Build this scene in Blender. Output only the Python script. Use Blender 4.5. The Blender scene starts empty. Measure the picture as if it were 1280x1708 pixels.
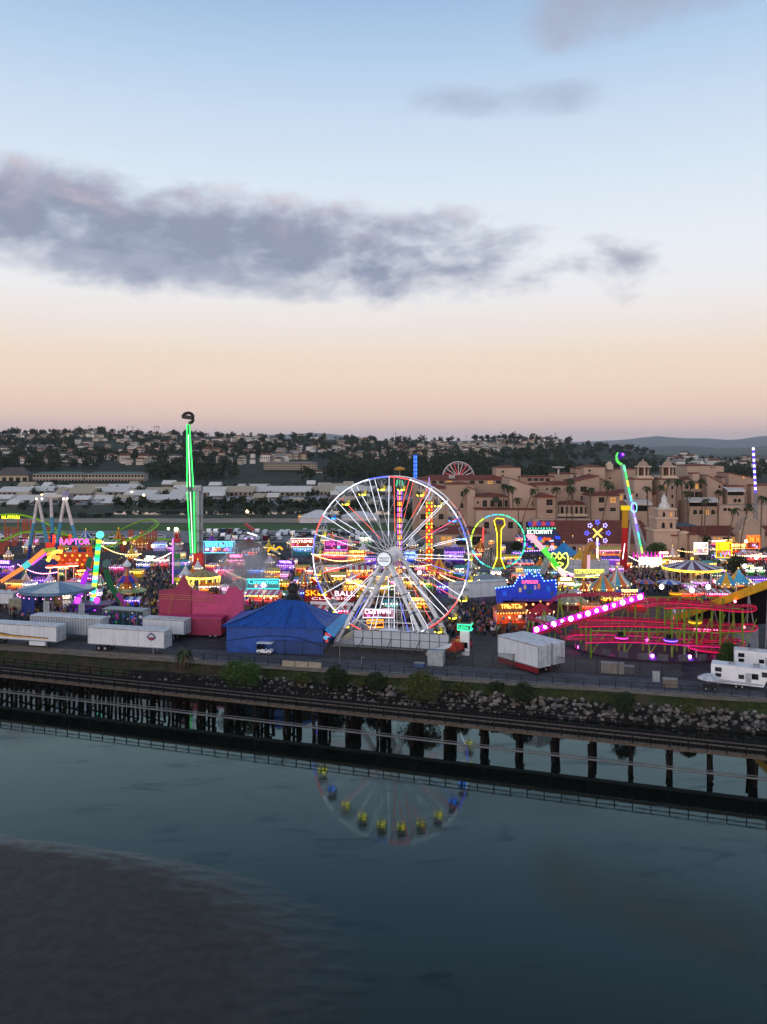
import bpy, math, random
from mathutils import Vector, Matrix
R = random.Random(7)
sc = bpy.context.scene
COL = sc.collection
# ---------------------------------------------------------------- camera, sky, sun, exposure
F, CH, HY, G = 1400.0, 38.0, 748.0, 3.2      # focal length in photo pixels, eye height, horizon row, fairground level
cam = bpy.data.cameras.new('camera'); camo = bpy.data.objects.new('camera', cam); COL.objects.link(camo)
camo.location = (0, 0, CH); camo.rotation_euler = (math.pi/2, 0, 0)
cam.sensor_fit = 'HORIZONTAL'; cam.sensor_width = 36; cam.lens = F/1280*36
cam.shift_y = -(854-HY)/1280; cam.clip_start = 1; cam.clip_end = 40000
sc.camera = camo
sc.view_settings.view_transform = 'Standard'; sc.view_settings.look = 'None'
sc.view_settings.exposure = 0; sc.view_settings.gamma = 1; sc.view_settings.use_curve_mapping = False
sc.render.engine = 'CYCLES'
cy = sc.cycles
cy.use_denoising = True; cy.denoiser = 'OPENIMAGEDENOISE'; cy.denoising_prefilter = 'ACCURATE'
cy.max_bounces = 5; cy.diffuse_bounces = 2; cy.glossy_bounces = 3; cy.transmission_bounces = 3
cy.volume_bounces = 0; cy.transparent_max_bounces = 12; cy.sample_clamp_indirect = 4
cy.caustics_reflective = False; cy.caustics_refractive = False

def lin(c):
    if isinstance(c, str):
        c = [int(c[i:i+2], 16)/255 for i in (0, 2, 4)]
        return tuple(v/12.92 if v <= .04045 else ((v+.055)/1.055)**2.4 for v in c)
    return tuple(c[:3])
class NT:                                     # small node-tree writer
    def __init__(s, t): s.t = t; t.nodes.clear()
    def n(s, typ, **k):
        o = s.t.nodes.new(typ)
        for a, b in k.items(): setattr(o, a, b)
        return o
    def put(s, sock, v):
        if hasattr(v, 'is_linked') or isinstance(v, bpy.types.NodeSocket): s.t.links.new(v, sock)
        elif v is not None: sock.default_value = v
    def m(s, op, a, b=None, c=None, clamp=False):
        o = s.n('ShaderNodeMath', operation=op, use_clamp=clamp)
        for i, v in enumerate((a, b, c)):
            if v is not None: s.put(o.inputs[i], v)
        return o.outputs[0]
    def mr(s, v, a, b, c=0., d=1., smooth=True):
        o = s.n('ShaderNodeMapRange', interpolation_type='SMOOTHSTEP' if smooth else 'LINEAR')
        for i, q in enumerate((v, a, b, c, d)): s.put(o.inputs[i], q)
        return o.outputs[0]
    def noise(s, vec, scale, detail=4, rough=.55, dist=0.):
        o = s.n('ShaderNodeTexNoise'); s.put(o.inputs['Vector'], vec)
        o.inputs['Scale'].default_value = scale; o.inputs['Detail'].default_value = detail
        o.inputs['Roughness'].default_value = rough; o.inputs['Distortion'].default_value = dist
        return o.outputs[0]
    def mix(s, f, a, b, mode='MIX'):
        o = s.n('ShaderNodeMix', data_type='RGBA', blend_type=mode)
        s.put(o.inputs[0], f)
        for i, v in ((6, a), (7, b)):
            s.put(o.inputs[i], (*v, 1.) if isinstance(v, tuple) and len(v) == 3 else v)
        return o.outputs[2]
    def ramp(s, f, stops, interp='LINEAR'):
        o = s.n('ShaderNodeValToRGB'); cr = o.color_ramp; cr.interpolation = interp
        while len(cr.elements) < len(stops): cr.elements.new(.5)
        for e, (p, c) in zip(cr.elements, stops): e.position = p; e.color = (*lin(c), 1)
        s.put(o.inputs[0], f); return o.outputs[0]
    def xyz(s, x, y, z):
        o = s.n('ShaderNodeCombineXYZ')
        for i, v in enumerate((x, y, z)): s.put(o.inputs[i], v)
        return o.outputs[0]

world = bpy.data.worlds.new('World'); sc.world = world; world.use_nodes = True
w = NT(world.node_tree)
tc = w.n('ShaderNodeTexCoord'); sp = w.n('ShaderNodeSeparateXYZ'); w.put(sp.inputs[0], tc.outputs['Generated'])
el = w.m('ARCSINE', sp.outputs[2]); az = w.m('ARCTAN2', sp.outputs[0], sp.outputs[1])
T_ = lambda y: max(0, min(1, math.atan((HY-y)/F)/1.2))
sky_rows = [(748, 'c4bcc4'), (735, 'dcc6c6'), (715, 'eccac0'), (690, 'f2d1be'), (650, 'f3d7c0'), (600, 'f0dbc6'),
            (550, 'ede2da'), (490, 'eae9eb'), (420, 'e4e9f0'), (320, 'd6e2ee'), (200, 'c4d6ea'), (100, 'b0c9e4'), (0, '9bb9da')]
base = w.ramp(w.m('DIVIDE', el, 1.2, clamp=True), [(T_(y), c) for y, c in sky_rows] + [(.5, '8ca3c0'), (.62, '788eab'), (1., '566a8c')])
nv = w.xyz(w.m('MULTIPLY', az, 1.0), w.m('MULTIPLY', el, 1.55), 4.4)
n1 = w.noise(nv, 6.5, 9, .56, .35); n2 = w.noise(w.xyz(w.m('ADD', az, 3.1), w.m('MULTIPLY', el, 2.), 1.9), 15, 8, .58, .2)
nn = w.m('ADD', w.m('MULTIPLY', n1, .68), w.m('MULTIPLY', n2, .32))
def cloud(ac, ec, slope, half, thick, gain, lo, hi, taper=0.):
    da = w.m('SUBTRACT', az, ac)
    cl = w.m('ADD', w.m('MULTIPLY', da, slope), ec)
    dv = w.m('DIVIDE', w.m('SUBTRACT', el, cl), w.m('MAXIMUM', w.m('MULTIPLY_ADD', da, -thick*taper/half, thick), .01))
    du = w.m('DIVIDE', da, half)
    r2 = w.m('ADD', w.m('POWER', w.m('ABSOLUTE', dv), 2.2), w.m('POWER', w.m('ABSOLUTE', du), 4.))
    q = w.m('ADD', w.m('SUBTRACT', 1., r2), w.m('MULTIPLY', w.m('SUBTRACT', nn, .5), gain))
    return w.mr(q, lo, hi), dv
c1, d1 = cloud(-.22, .243, -.062, .53, .062, 4.9, -.1, 1.1, .1)
c2, d2 = cloud(.14, .390, -.04, .15, .021, 5., -.1, 1.6)
c3, d3 = cloud(.335, .482, .1, .16, .04, 5., -.4, 1.5)
c4, d4 = cloud(.09, .151, -.03, .08, .008, 4., .5, 2.6)
shade = w.mr(w.m('ADD', d1, w.m('MULTIPLY', w.m('SUBTRACT', n2, .5), 3.)), -.9, 1.3)
ccol = w.ramp(shade, [(0, '99a2b8'), (.3, '7f8aa4'), (.6, '868ca4'), (.85, '9f9cb0'), (1, 'bfb0bc')])
mixd = w.mix(w.m('MULTIPLY', c1, .9), base, ccol)
mixd = w.mix(w.m('MULTIPLY', c2, .6), mixd, lin('97a2b8'))
mixd = w.mix(w.m('MULTIPLY', c3, .6), mixd, lin('a39fae'))
mixd = w.mix(w.m('MULTIPLY', c4, .3), mixd, lin('b9b4bd'))
bg = w.n('ShaderNodeBackground'); w.put(bg.inputs[0], mixd); bg.inputs[1].default_value = 1.1
w.put(w.n('ShaderNodeOutputWorld').inputs[0], bg.outputs[0])
sl = bpy.data.lights.new('sun', 'SUN'); sl.energy = 1.1; sl.angle = math.radians(40); sl.color = (1, .80, .74)
so = bpy.data.objects.new('sun', sl); COL.objects.link(so)
so.rotation_euler = Vector((.35, 1., -.30)).to_track_quat('-Z', 'Y').to_euler()   # afterglow low behind the camera

# ---------------------------------------------------------------- helpers
def gd(y, z=G): return (CH-z)*F/(y-HY)
def W(x, y, z=G):
    d = gd(y, z); return Vector(((x-640)/F*d, d, z))
def AT(x, y, d): return Vector(((x-640)/F*d, d, CH-(y-HY)/F*d))
def V(*a): return Vector(a)
MATS = {}
def mat(name, rgb=None, rough=.65, metal=0., var=.18, scale=1.2, e=0., spec=None, streak=False):
    if name in MATS: return MATS[name]
    m = bpy.data.materials.new(name); m.use_nodes = True; t = NT(m.node_tree)
    c = lin(rgb); b = t.n('ShaderNodeBsdfPrincipled')
    b.inputs['Roughness'].default_value = rough; b.inputs['Metallic'].default_value = metal
    b.inputs['Specular IOR Level'].default_value = spec if spec is not None else (.12 if rough > .75 else (.25 if rough > .55 else .5))
    if var and not e:
        tcn = t.n('ShaderNodeTexCoord')
        f = t.noise(tcn.outputs['Object'], scale, 5, .6)
        bc = t.mix(t.mr(f, .3, .7), tuple(x*(1-var) for x in c), tuple(min(1, x*(1+var)) for x in c))
        if streak:                             # rain-washed grime
            mp = t.n('ShaderNodeMapping'); mp.inputs['Scale'].default_value = (2.2, 2.2, .18); t.put(mp.inputs[0], tcn.outputs['Object'])
            bc = t.mix(t.m('MULTIPLY', t.mr(t.noise(mp.outputs[0], 2., 6, .7), .48, .75), .38), bc, lin('7d7a72'))
        t.put(b.inputs['Base Color'], bc)
    else: b.inputs['Base Color'].default_value = (*c, 1)
    if e:
        b.inputs['Base Color'].default_value = (*[x*.6 for x in c], 1)
        b.inputs['Emission Color'].default_value = (*c, 1); b.inputs['Emission Strength'].default_value = e
    t.put(t.n('ShaderNodeOutputMaterial').inputs[0], b.outputs[0])
    MATS[name] = m; return m
def em(hexc, s=2.): return mat('lamp_%s_%g' % (hexc, s), hexc, e=s, var=0)  # glowing surface: lamps, and also parts given a glow to look lit
def pt(hexc, rough=.5): return mat('paint_%s' % hexc, hexc, rough)
def mt(m): return m if not isinstance(m, str) else pt(m)
class MB:
    def __init__(s): s.v = []; s.f = []; s.m = []; s.mats = []
    def mi(s, m):
        m = mt(m)
        if m not in s.mats: s.mats.append(m)
        return s.mats.index(m)
    def add(s, vs, fs, m):
        o = len(s.v); s.v.extend(tuple(v) for v in vs); k = s.mi(m)
        for f in fs: s.f.append(tuple(i+o for i in f)); s.m.append(k)
        return s
    def box(s, c, sz, m, rz=0, taper=1.):
        x, y, z = (q/2 for q in sz); ca, sa = math.cos(rz), math.sin(rz); vs = []
        for dz in (-z, z):
            k = taper if dz > 0 else 1
            for dx, dy in ((-x, -y), (x, -y), (x, y), (-x, y)):
                dx *= k; dy *= k
                vs.append((c[0]+dx*ca-dy*sa, c[1]+dx*sa+dy*ca, c[2]+dz))
        return s.add(vs, [(3, 2, 1, 0), (4, 5, 6, 7), (0, 1, 5, 4), (1, 2, 6, 5), (2, 3, 7, 6), (3, 0, 4, 7)], m)
    def frame(s, a, b):
        d = (Vector(b)-Vector(a)).normalized()
        u = d.cross(Vector((0, 0, 1)))
        if u.length < 1e-4: u = Vector((1, 0, 0))
        u.normalize(); return u, u.cross(d).normalized()
    def bar(s, a, b, wd, m, h=None):
        h = h or wd; u, v = s.frame(a, b); vs = []
        for p in (Vector(a), Vector(b)):
            for i, j in ((-1, -1), (1, -1), (1, 1), (-1, 1)): vs.append(p+u*(i*wd/2)+v*(j*h/2))
        return s.add(vs, [(0, 1, 2, 3), (7, 6, 5, 4), (4, 5, 1, 0), (5, 6, 2, 1), (6, 7, 3, 2), (7, 4, 0, 3)], m)
    def tube(s, a, b, r, m, n=6, r2=None):
        r2 = r if r2 is None else r2; u, v = s.frame(a, b); vs = []
        for p, q in ((Vector(a), r), (Vector(b), r2)):
            for i in range(n):
                t = 2*math.pi*i/n; vs.append(p+u*(math.cos(t)*q)+v*(math.sin(t)*q))
        return s.add(vs, [(i, (i+1) % n, n+(i+1) % n, n+i) for i in range(n)]+[tuple(range(n))[::-1], tuple(range(n, 2*n))], m)
    def path(s, ps, r, m, n=5, closed=False):
        q = len(ps); vs = []; fs = []
        for i, p in enumerate(ps):
            a = ps[(i-1) % q] if (closed or i) else p; b = ps[(i+1) % q] if (closed or i < q-1) else p
            u, v = s.frame(a, b)
            for k in range(n):
                t = 2*math.pi*k/n; vs.append(Vector(p)+u*(math.cos(t)*r)+v*(math.sin(t)*r))
        for i in range(q if closed else q-1):
            j = (i+1) % q
            for k in range(n): fs.append((i*n+k, i*n+(k+1) % n, j*n+(k+1) % n, j*n+k))
        if not closed: fs += [tuple(range(n))[::-1], tuple(range((q-1)*n, q*n))]
        return s.add(vs, fs, m)
    def lathe(s, prof, ms, n=16, c=(0, 0, 0), rot=0.):
        ms = ms if isinstance(ms, (list, tuple)) else [ms]; o = len(s.v)
        for r, z in prof:
            for i in range(n):
                t = 2*math.pi*i/n+rot; s.v.append((c[0]+r*math.cos(t), c[1]+r*math.sin(t), c[2]+z))
        for k in range(len(prof)-1):
            for i in range(n):
                j = (i+1) % n
                s.f.append((o+k*n+i, o+k*n+j, o+(k+1)*n+j, o+(k+1)*n+i)); s.m.append(s.mi(ms[i % len(ms)]))
        return s
    def ball(s, c, r, m, n=8, rings=5, sc=(1, 1, 1)):
        vs = [(c[0], c[1], c[2]-r*sc[2])]
        for k in range(1, rings):
            p = math.pi*k/rings-math.pi/2
            for i in range(n):
                t = 2*math.pi*i/n
                vs.append((c[0]+r*sc[0]*math.cos(p)*math.cos(t), c[1]+r*sc[1]*math.cos(p)*math.sin(t), c[2]+r*sc[2]*math.sin(p)))
        vs.append((c[0], c[1], c[2]+r*sc[2])); L = len(vs)-1; fs = []
        for i in range(n):
            j = (i+1) % n; fs.append((0, 1+j, 1+i)); fs.append((L, L-n+i, L-n+j))
            for k in range(rings-2): fs.append((1+k*n+i, 1+k*n+j, 1+(k+1)*n+j, 1+(k+1)*n+i))
        return s.add(vs, fs, m)
    def prism(s, pts, y0, y1, m):              # outline in x,z extruded along y
        n = len(pts); vs = [(x, y0, z) for x, z in pts]+[(x, y1, z) for x, z in pts]
        return s.add(vs, [tuple(range(n)), tuple(range(n, 2*n))[::-1]]+[(n+i, n+(i+1) % n, (i+1) % n, i) for i in range(n)], m)
    def slab(s, pts, z0, z1, m):               # outline in x,y extruded along z
        n = len(pts); vs = [(x, y, z0) for x, y in pts]+[(x, y, z1) for x, y in pts]
        return s.add(vs, [tuple(range(n))[::-1], tuple(range(n, 2*n))]+[(i, (i+1) % n, n+(i+1) % n, n+i) for i in range(n)], m)
    def hip(s, c, sz, h, m, ridge=.5, over=.0, gable=False, along='x'):   # hipped or gabled roof
        x, y = sz[0]/2+over, sz[1]/2+over
        if along == 'x':
            rx = x if gable else max(0, x-y*1.0)*1.; r = [(-rx, 0), (rx, 0)]
            fs = [(0, 1, 5, 4), (1, 2, 5), (2, 3, 4, 5), (3, 0, 4), (3, 2, 1, 0)]
        else:
            ry = y if gable else max(0, y-x*1.0); r = [(0, -ry), (0, ry)]
            fs = [(0, 1, 4), (1, 2, 5, 4), (2, 3, 5), (3, 0, 4, 5), (3, 2, 1, 0)]
        vs = [(c[0]+a, c[1]+b, c[2]) for a, b in ((-x, -y), (x, -y), (x, y), (-x, y))]+[(c[0]+a, c[1]+b, c[2]+h) for a, b in r]
        return s.add(vs, fs, m)
    def xf(s, M):
        s.v = [tuple(M @ Vector(v)) for v in s.v]; return s
    def mesh(s, name, smooth=False):
        me = bpy.data.meshes.new(name); me.from_pydata(s.v, [], s.f)
        for m in s.mats: me.materials.append(m)
        me.polygons.foreach_set('material_index', s.m)
        if smooth: me.polygons.foreach_set('use_smooth', [True]*len(s.f))
        me.update(); return me
    def build(s, name, parent=None, loc=None, rz=0., smooth=False): return ob(name, s.mesh(name, smooth), parent, loc, rz)
def ob(name, me, parent=None, loc=None, rz=0., scale=None):
    o = bpy.data.objects.new(name, me); COL.objects.link(o)
    if parent is not None: o.parent = parent
    if loc is not None: o.location = loc
    if rz: o.rotation_euler = (0, 0, rz)
    if scale is not None: o.scale = scale
    return o
LABELS = {}
def tag(o, label, cat, group=None):
    o['label'] = label; o['category'] = cat
    if group: o['group'] = group
    return o
def thing(name, label, cat, loc=(0, 0, 0), rz=0., group=None):
    return tag(ob(name, None, None, loc, rz), label, cat, group)
def struct(mb, name, kind='structure', smooth=False):
    o = mb.build(name, smooth=smooth); o['kind'] = kind; return o
def copy_tree(o, parent=None, loc=None, rz=None):
    c = o.copy(); COL.objects.link(c); c.parent = parent
    if loc is not None: c.location = loc
    if rz is not None: c.rotation_euler = (0, 0, rz)
    for ch in o.children: copy_tree(ch, c)
    return c
# lettering: every word is turned into a mesh once, one unit high, centred, standing upright and facing -y
WORDS = ["TALLEY'S", 'RAPTOR', 'SKEE', 'BALL', 'CLASSIC', 'Cinnamon', 'EXTREME', 'CHA CHA', 'SUPERSLIDE', 'LEMONADE', 'Dippin']
WORDM = {}
def make_words():
    fos = []
    for s in WORDS:
        c = bpy.data.curves.new('word', 'FONT'); c.body = s; c.size = 1.4; c.extrude = .04; c.align_x = 'CENTER'; c.resolution_u = 2
        o = bpy.data.objects.new('word', c); COL.objects.link(o); fos.append(o)
    bpy.context.view_layer.update(); dg = bpy.context.evaluated_depsgraph_get()
    for s, o in zip(WORDS, fos):
        me = bpy.data.meshes.new_from_object(o.evaluated_get(dg))
        wd = max(v.co.x for v in me.vertices)-min(v.co.x for v in me.vertices)
        WORDM[s] = ([(v.co.x/wd, -v.co.z, v.co.y) for v in me.vertices], [tuple(p.vertices) for p in me.polygons])
        bpy.data.objects.remove(o); bpy.data.meshes.remove(me)
make_words()
def lettering(s, width, height, m, parent, loc, rz=0., name='lettering'):
    vs, fs = WORDM[s]; mb = MB(); mb.add([(x*width, y, z*height) for x, y, z in vs], fs, m)
    return mb.build(name, parent, loc, rz)

def glyphs(n, width, height, m, parent, loc, rz=0., seed=1, name='lettering', depth=.12):   # letter-like strokes for signs too blurred to read
    q = random.Random(seed); mb = MB(); cw = width/n; st = cw*.2; h = height
    segs = {'A': ((.1, 0, .1, 1), (.8, 0, .8, 1), (.1, .95, .8, .95), (.1, .5, .8, .5)), 'b': ((.1, 0, .1, 1), (.1, .05, .8, .05), (.8, 0, .8, .5), (.1, .5, .8, .5)), 'c': ((.1, 0, .1, 1), (.1, .05, .8, .05), (.1, .95, .8, .95)),
            'd': ((.1, 0, .1, 1), (.1, .05, .8, .05), (.1, .95, .8, .95), (.8, 0, .8, 1)), 'e': ((.1, 0, .1, 1), (.1, .05, .8, .05), (.1, .95, .8, .95), (.1, .5, .7, .5)), 'f': ((.45, 0, .45, 1), (.0, .95, .9, .95)), 'g': ((.1, 0, .1, 1), (.8, 0, .8, 1), (.1, 1, .8, 0))}
    for i in range(n):
        for (a, b, c, d) in segs[q.choice('Abcdefg')]:
            x = -width/2+i*cw; mb.bar((x+a*cw, 0, b*h), (x+c*cw+1e-4, 0, d*h), st, m, st) if (a == c) else mb.bar((x+a*cw, 0, b*h), (x+c*cw, 0, d*h), depth*.5, m, st)
    return mb.build(name, parent, loc, rz)
# ---------------------------------------------------------------- setting: water, bank, road, fairground, infield, hills
BA = math.atan2(-30, 118.5); BD = Vector((math.cos(BA), math.sin(BA), 0)); BN = Vector((BD.y, -BD.x, 0))   # along the bank, towards the camera
B0 = Vector((0, 128.3, 0))
def bank(u, v, z=0.): return B0+BD*u+BN*v+Vector((0, 0, z))
def fbm(x, y, s=0):
    r = 0; a = 1
    for k in range(4):
        r += a*math.sin(x*1.7+s*3.1+k*1.3+1.9*math.sin(y*1.3+k))*math.cos(y*1.9-s+k*2.1+1.3*math.sin(x*.9+k*.7)); a *= .5; x *= 2.03; y *= 2.07
    return r
def surf(name, fn, rough=.8, spec=.15, bump=None):
    m = bpy.data.materials.new(name); m.use_nodes = True; t = NT(m.node_tree); b = t.n('ShaderNodeBsdfPrincipled')
    g = t.n('ShaderNodeNewGeometry'); b.inputs['Roughness'].default_value = rough; b.inputs['Specular IOR Level'].default_value = spec
    fn(t, b, g.outputs['Position'])
    t.put(t.n('ShaderNodeOutputMaterial').inputs[0], b.outputs[0]); MATS[name] = m; return m
def two(t, b, P, c1, c2, s, lo=.35, hi=.65, c3=None, s3=1., l3=.55, h3=.7):
    c = t.mix(t.mr(t.noise(P, s, 6, .6), lo, hi), lin(c1), lin(c2))
    if c3: c = t.mix(t.mr(t.noise(P, s3, 5, .65), l3, h3), c, lin(c3))
    t.put(b.inputs['Base Color'], c)
def bumpy(t, b, P, s, st, d=.02, detail=4):
    bp = t.n('ShaderNodeBump'); bp.inputs['Strength'].default_value = st; bp.inputs['Distance'].default_value = d
    t.put(bp.inputs['Height'], t.noise(P, s, detail, .6)); t.put(b.inputs['Normal'], bp.outputs[0])
def water_shader(t, P, out, mask=None):        # dark lagoon water: faint body colour under a sea-green mirror
    sp = t.n('ShaderNodeSeparateXYZ'); t.put(sp.inputs[0], P)
    v = t.xyz(t.m('MULTIPLY', sp.outputs[0], .35), sp.outputs[1], 0.)
    pat = t.mr(t.noise(v, .26, 8, .68, .6), .54, .68)
    df = t.n('ShaderNodeBsdfDiffuse'); t.put(df.inputs[0], t.mix(pat, lin('121713'), lin('0a0d0c')))
    gl = t.n('ShaderNodeBsdfGlossy'); t.put(gl.inputs['Color'], t.mix(pat, (.74, .95, .95), (.50, .68, .73))); t.put(gl.inputs['Roughness'], t.m('ADD', t.m('MULTIPLY', pat, .08), .03))
    bp = t.n('ShaderNodeBump'); bp.inputs['Strength'].default_value = .1; bp.inputs['Distance'].default_value = .02
    t.put(bp.inputs['Height'], t.m('ADD', t.noise(v, 2.2, 4, .6), t.m('MULTIPLY', pat, t.noise(v, 5., 3, .6)))); t.put(gl.inputs['Normal'], bp.outputs[0])
    fr = t.n('ShaderNodeFresnel'); fr.inputs[0].default_value = 1.4
    mx = t.n('ShaderNodeMixShader'); t.put(mx.inputs[0], fr.outputs[0]); t.put(mx.inputs[1], df.outputs[0]); t.put(mx.inputs[2], gl.outputs[0])
    return mx.outputs[0]
wm = bpy.data.materials.new('water_surface'); wm.use_nodes = True; t = NT(wm.node_tree); gp = t.n('ShaderNodeNewGeometry')
t.put(t.n('ShaderNodeOutputMaterial').inputs[0], water_shader(t, gp.outputs['Position'], None)); MATS['water_surface'] = wm
def m_mud(t, b, P):                            # wet mud under a thinning film of water
    two(t, b, P, '3b352f', '2a2723', .9, .3, .7, '4a423a', 7., .5, .8)
    sp = t.n('ShaderNodeSeparateXYZ'); t.put(sp.inputs[0], P)
    film = t.mr(t.m('ADD', sp.outputs[2], t.m('MULTIPLY', t.m('SUBTRACT', t.noise(P, .8, 6, .65), .5), .09)), -.005, .075)
    t.put(b.inputs['Roughness'], t.m('ADD', t.m('MULTIPLY', film, .42), .03)); t.put(b.inputs['Specular IOR Level'], t.m('SUBTRACT', .5, t.m('MULTIPLY', film, .28))); b.inputs['IOR'].default_value = 1.37
    b.inputs['Specular Tint'].default_value = (.7, .95, .98, 1)
    t.put(b.inputs['Base Color'], t.mix(film, lin('0a1716'), t.mix(t.mr(t.noise(P, .9, 6, .6), .3, .7), lin('3a3631'), lin('2b2926'))))
    bp = t.n('ShaderNodeBump'); t.put(bp.inputs['Strength'], t.m('MULTIPLY', film, .45)); bp.inputs['Distance'].default_value = .05; t.put(bp.inputs['Height'], t.noise(P, 5.5, 5, .65)); t.put(b.inputs['Normal'], bp.outputs[0])
surf('wet_mud', m_mud, .4, .3)
surf('asphalt', lambda t, b, P: (two(t, b, P, '393a3d', '4c4d50', .5, .3, .7, '2a2b2e', .16, .5, .62), bumpy(t, b, P, 30, .2, .005)))
surf('road_asphalt', lambda t, b, P: (two(t, b, P, '4a4c52', '5f6166', .3, .3, .7, '3c3e43', .9, .52, .66), bumpy(t, b, P, 30, .2, .005)))
surf('dirt_path', lambda t, b, P: (two(t, b, P, '6f6255', '8b7c6b', .8, .3, .7, '574c42', 3., .55, .8), bumpy(t, b, P, 8, .3, .02)))
surf('bank_soil', lambda t, b, P: (two(t, b, P, '332f24', '4a4033', .9, .35, .65, '2c3a22', .35, .45, .6), bumpy(t, b, P, 4, .6, .08)))
surf('bank_grass', lambda t, b, P: (two(t, b, P, '2a341b', '3a4224', 1.2, .3, .7, '4a4230', .25, .5, .68), bumpy(t, b, P, 6, .8, .08)))
surf('rock_bed', lambda t, b, P: (two(t, b, P, '171814', '242321', 1.5), bumpy(t, b, P, 3, .8, .15)), .7)
surf('turf', lambda t, b, P: two(t, b, P, '3a5827', '476630', .03, .35, .65, '66703f', .01, .55, .7))
surf('dark_scrub', lambda t, b, P: two(t, b, P, '2a3524', '3b4630', .06, .35, .65, '544f3c', .03, .55, .72))
surf('track_sand', lambda t, b, P: two(t, b, P, '8d8272', '9d9282', .05))
surf('far_lot', lambda t, b, P: two(t, b, P, '77767a', '8f8d90', .03, .35, .65, '565c58', .02, .55, .7))
surf('lagoon', lambda t, b, P: t.put(b.inputs['Base Color'], (.05, .05, .05, 1)), .04, .5)
surf('hill_scrub', lambda t, b, P: two(t, b, P, '1d281a', '2b3624', .02, .35, .65, '50483a', .009, .6, .7))
surf('mountain', lambda t, b, P: two(t, b, P, '39463f', '4b5448', .002, .35, .65, '77706a', .006, .56, .7))

mb = MB(); N = 40
mb.add([(-900, -300, 0), (900, -300, 0), (900, 240, 0), (-900, 240, 0)], [(0, 1, 2, 3)], MATS['water_surface']); struct(mb, 'water')
# mud flat just breaking the surface, lower left of the view
edge = [(W(x, y, .02).y, W(x, y, .02).x) for x, y in ((-900, 1290), (-500, 1330), (-200, 1362), (0, 1398), (120, 1412), (230, 1432), (330, 1452), (420, 1487), (490, 1515), (530, 1560), (548, 1610), (545, 1680), (530, 1780), (480, 2100), (300, 3200))]
def mud_edge(Y):
    for (ya, xa), (yb, xb) in zip(edge, edge[1:]):
        if ya >= Y >= yb: return xa+(xb-xa)*(ya-Y)/(ya-yb)
    return edge[0][1]
mb = MB(); vs = []; NJ, NI = 320, 100
for j in range(NJ+1):
    Y = edge[0][0]+(edge[-1][0]-edge[0][0])*j/NJ
    xe = 2.5+mud_edge(Y)+.9*fbm(Y*.5, 1, 1)+.4*fbm(Y*2.1, 2, 3)
    for i in range(NI+1):
        q = 1-(1-i/NI)**2; X = -120+(xe+120)*q; d = xe-X
        vs.append((X, Y, min(.07, .004+.006*d)+(.008*fbm(X*.55, Y*.8, 6)+.003*fbm(X*2.3, Y*3.1, 2))*min(1, .25+d*.2)*(1.4 if d < 9 else .9)))
mb.add(vs, [(j*(NI+1)+i, (j+1)*(NI+1)+i, (j+1)*(NI+1)+i+1, j*(NI+1)+i+1) for j in range(NJ) for i in range(NI)], MATS['wet_mud']); struct(mb, 'mud_flat', smooth=True)

# one continuous sheet from the waterline to the hills: profile across the bank, then far terrain
def far_z(X, Y):
    if Y < 760: return G
    xp = 640+X/Y*F                            # bearing of the point, as a photo column
    ridge = [(-900, 60), (-300, 76), (0, 82), (150, 85), (330, 80), (520, 74), (640, 66), (720, 66), (830, 73), (900, 68), (1000, 52), (1080, 34), (1180, 20), (1500, 14), (2200, 10)]
    h = ridge[0][1]
    for (a, ha), (b, hb) in zip(ridge, ridge[1:]):
        if xp >= a: h = ha+(hb-ha)*min(1, (xp-a)/(b-a))
    t = min(1, (Y-760)/1300); s = t*t*(3-2*t)*.55+t*.45
    h = max(G+2, h-13); z = G+(h-G)*s+fbm(X*.006, Y*.006, 2)*6*t*(1-.3*t)+fbm(X*.02, Y*.02, 4)*1.5*t
    if Y > 2200: z -= (Y-2200)*.035
    return max(z, -6)
mb = MB()
lon = [-520, -300, -220, -170]+[-140+i*3.5 for i in range(80)]+[150, 200, 300, 520]
prof = [(5.2, -1.6), (4.3, -.35), (3.6, .35), (2.6, 1.1), (1.6, 1.95), (.9, 2.6), (.25, 3.08), (-.6, G-.02), (-3, G-.02)]
vs = []; fs = []; K = len(prof)
for u in lon:
    left = max(0, min(1, (-8-u)/45))          # towards the left the slope is earth and gentler
    for k, (v, z) in enumerate(prof):
        j = .25*fbm(u*.5, k*1.7, 3) if 0 < k < 7 else 0
        p = bank(u, v+j+left*.5*(k < 5), z+.12*fbm(u*.9, k, 8)*(1 < k < 6)); vs.append(p)
gi = mb.mi(MATS['bank_grass']); si = mb.mi(MATS['bank_soil']); ri = mb.mi(MATS['rock_bed'])
mb.v = [tuple(p) for p in vs]
for i in range(len(lon)-1):
    for k in range(K-1):
        mb.f.append((i*K+k, (i+1)*K+k, (i+1)*K+k+1, i*K+k+1))
        mb.m.append(ri if k < 4 and lon[i] > -45 or k < 3 else (gi if lon[i] > -22 else si))
bank_o = struct(mb, 'embankment', smooth=True)
def strip(name, v0, v1, m, z, u0=-400, u1=400, step=8):
    b = MB(); n = int((u1-u0)/step); vs = []
    for i in range(n+1):
        u = u0+i*step
        vs += [bank(u, v0+.25*fbm(u*.3, 2, 1), z), bank(u, v1+.2*fbm(u*.3, 4, 3), z)]
    b.add(vs, [(2*i, 2*i+2, 2*i+3, 2*i+1) for i in range(n)], m); return struct(b, name)
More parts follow.
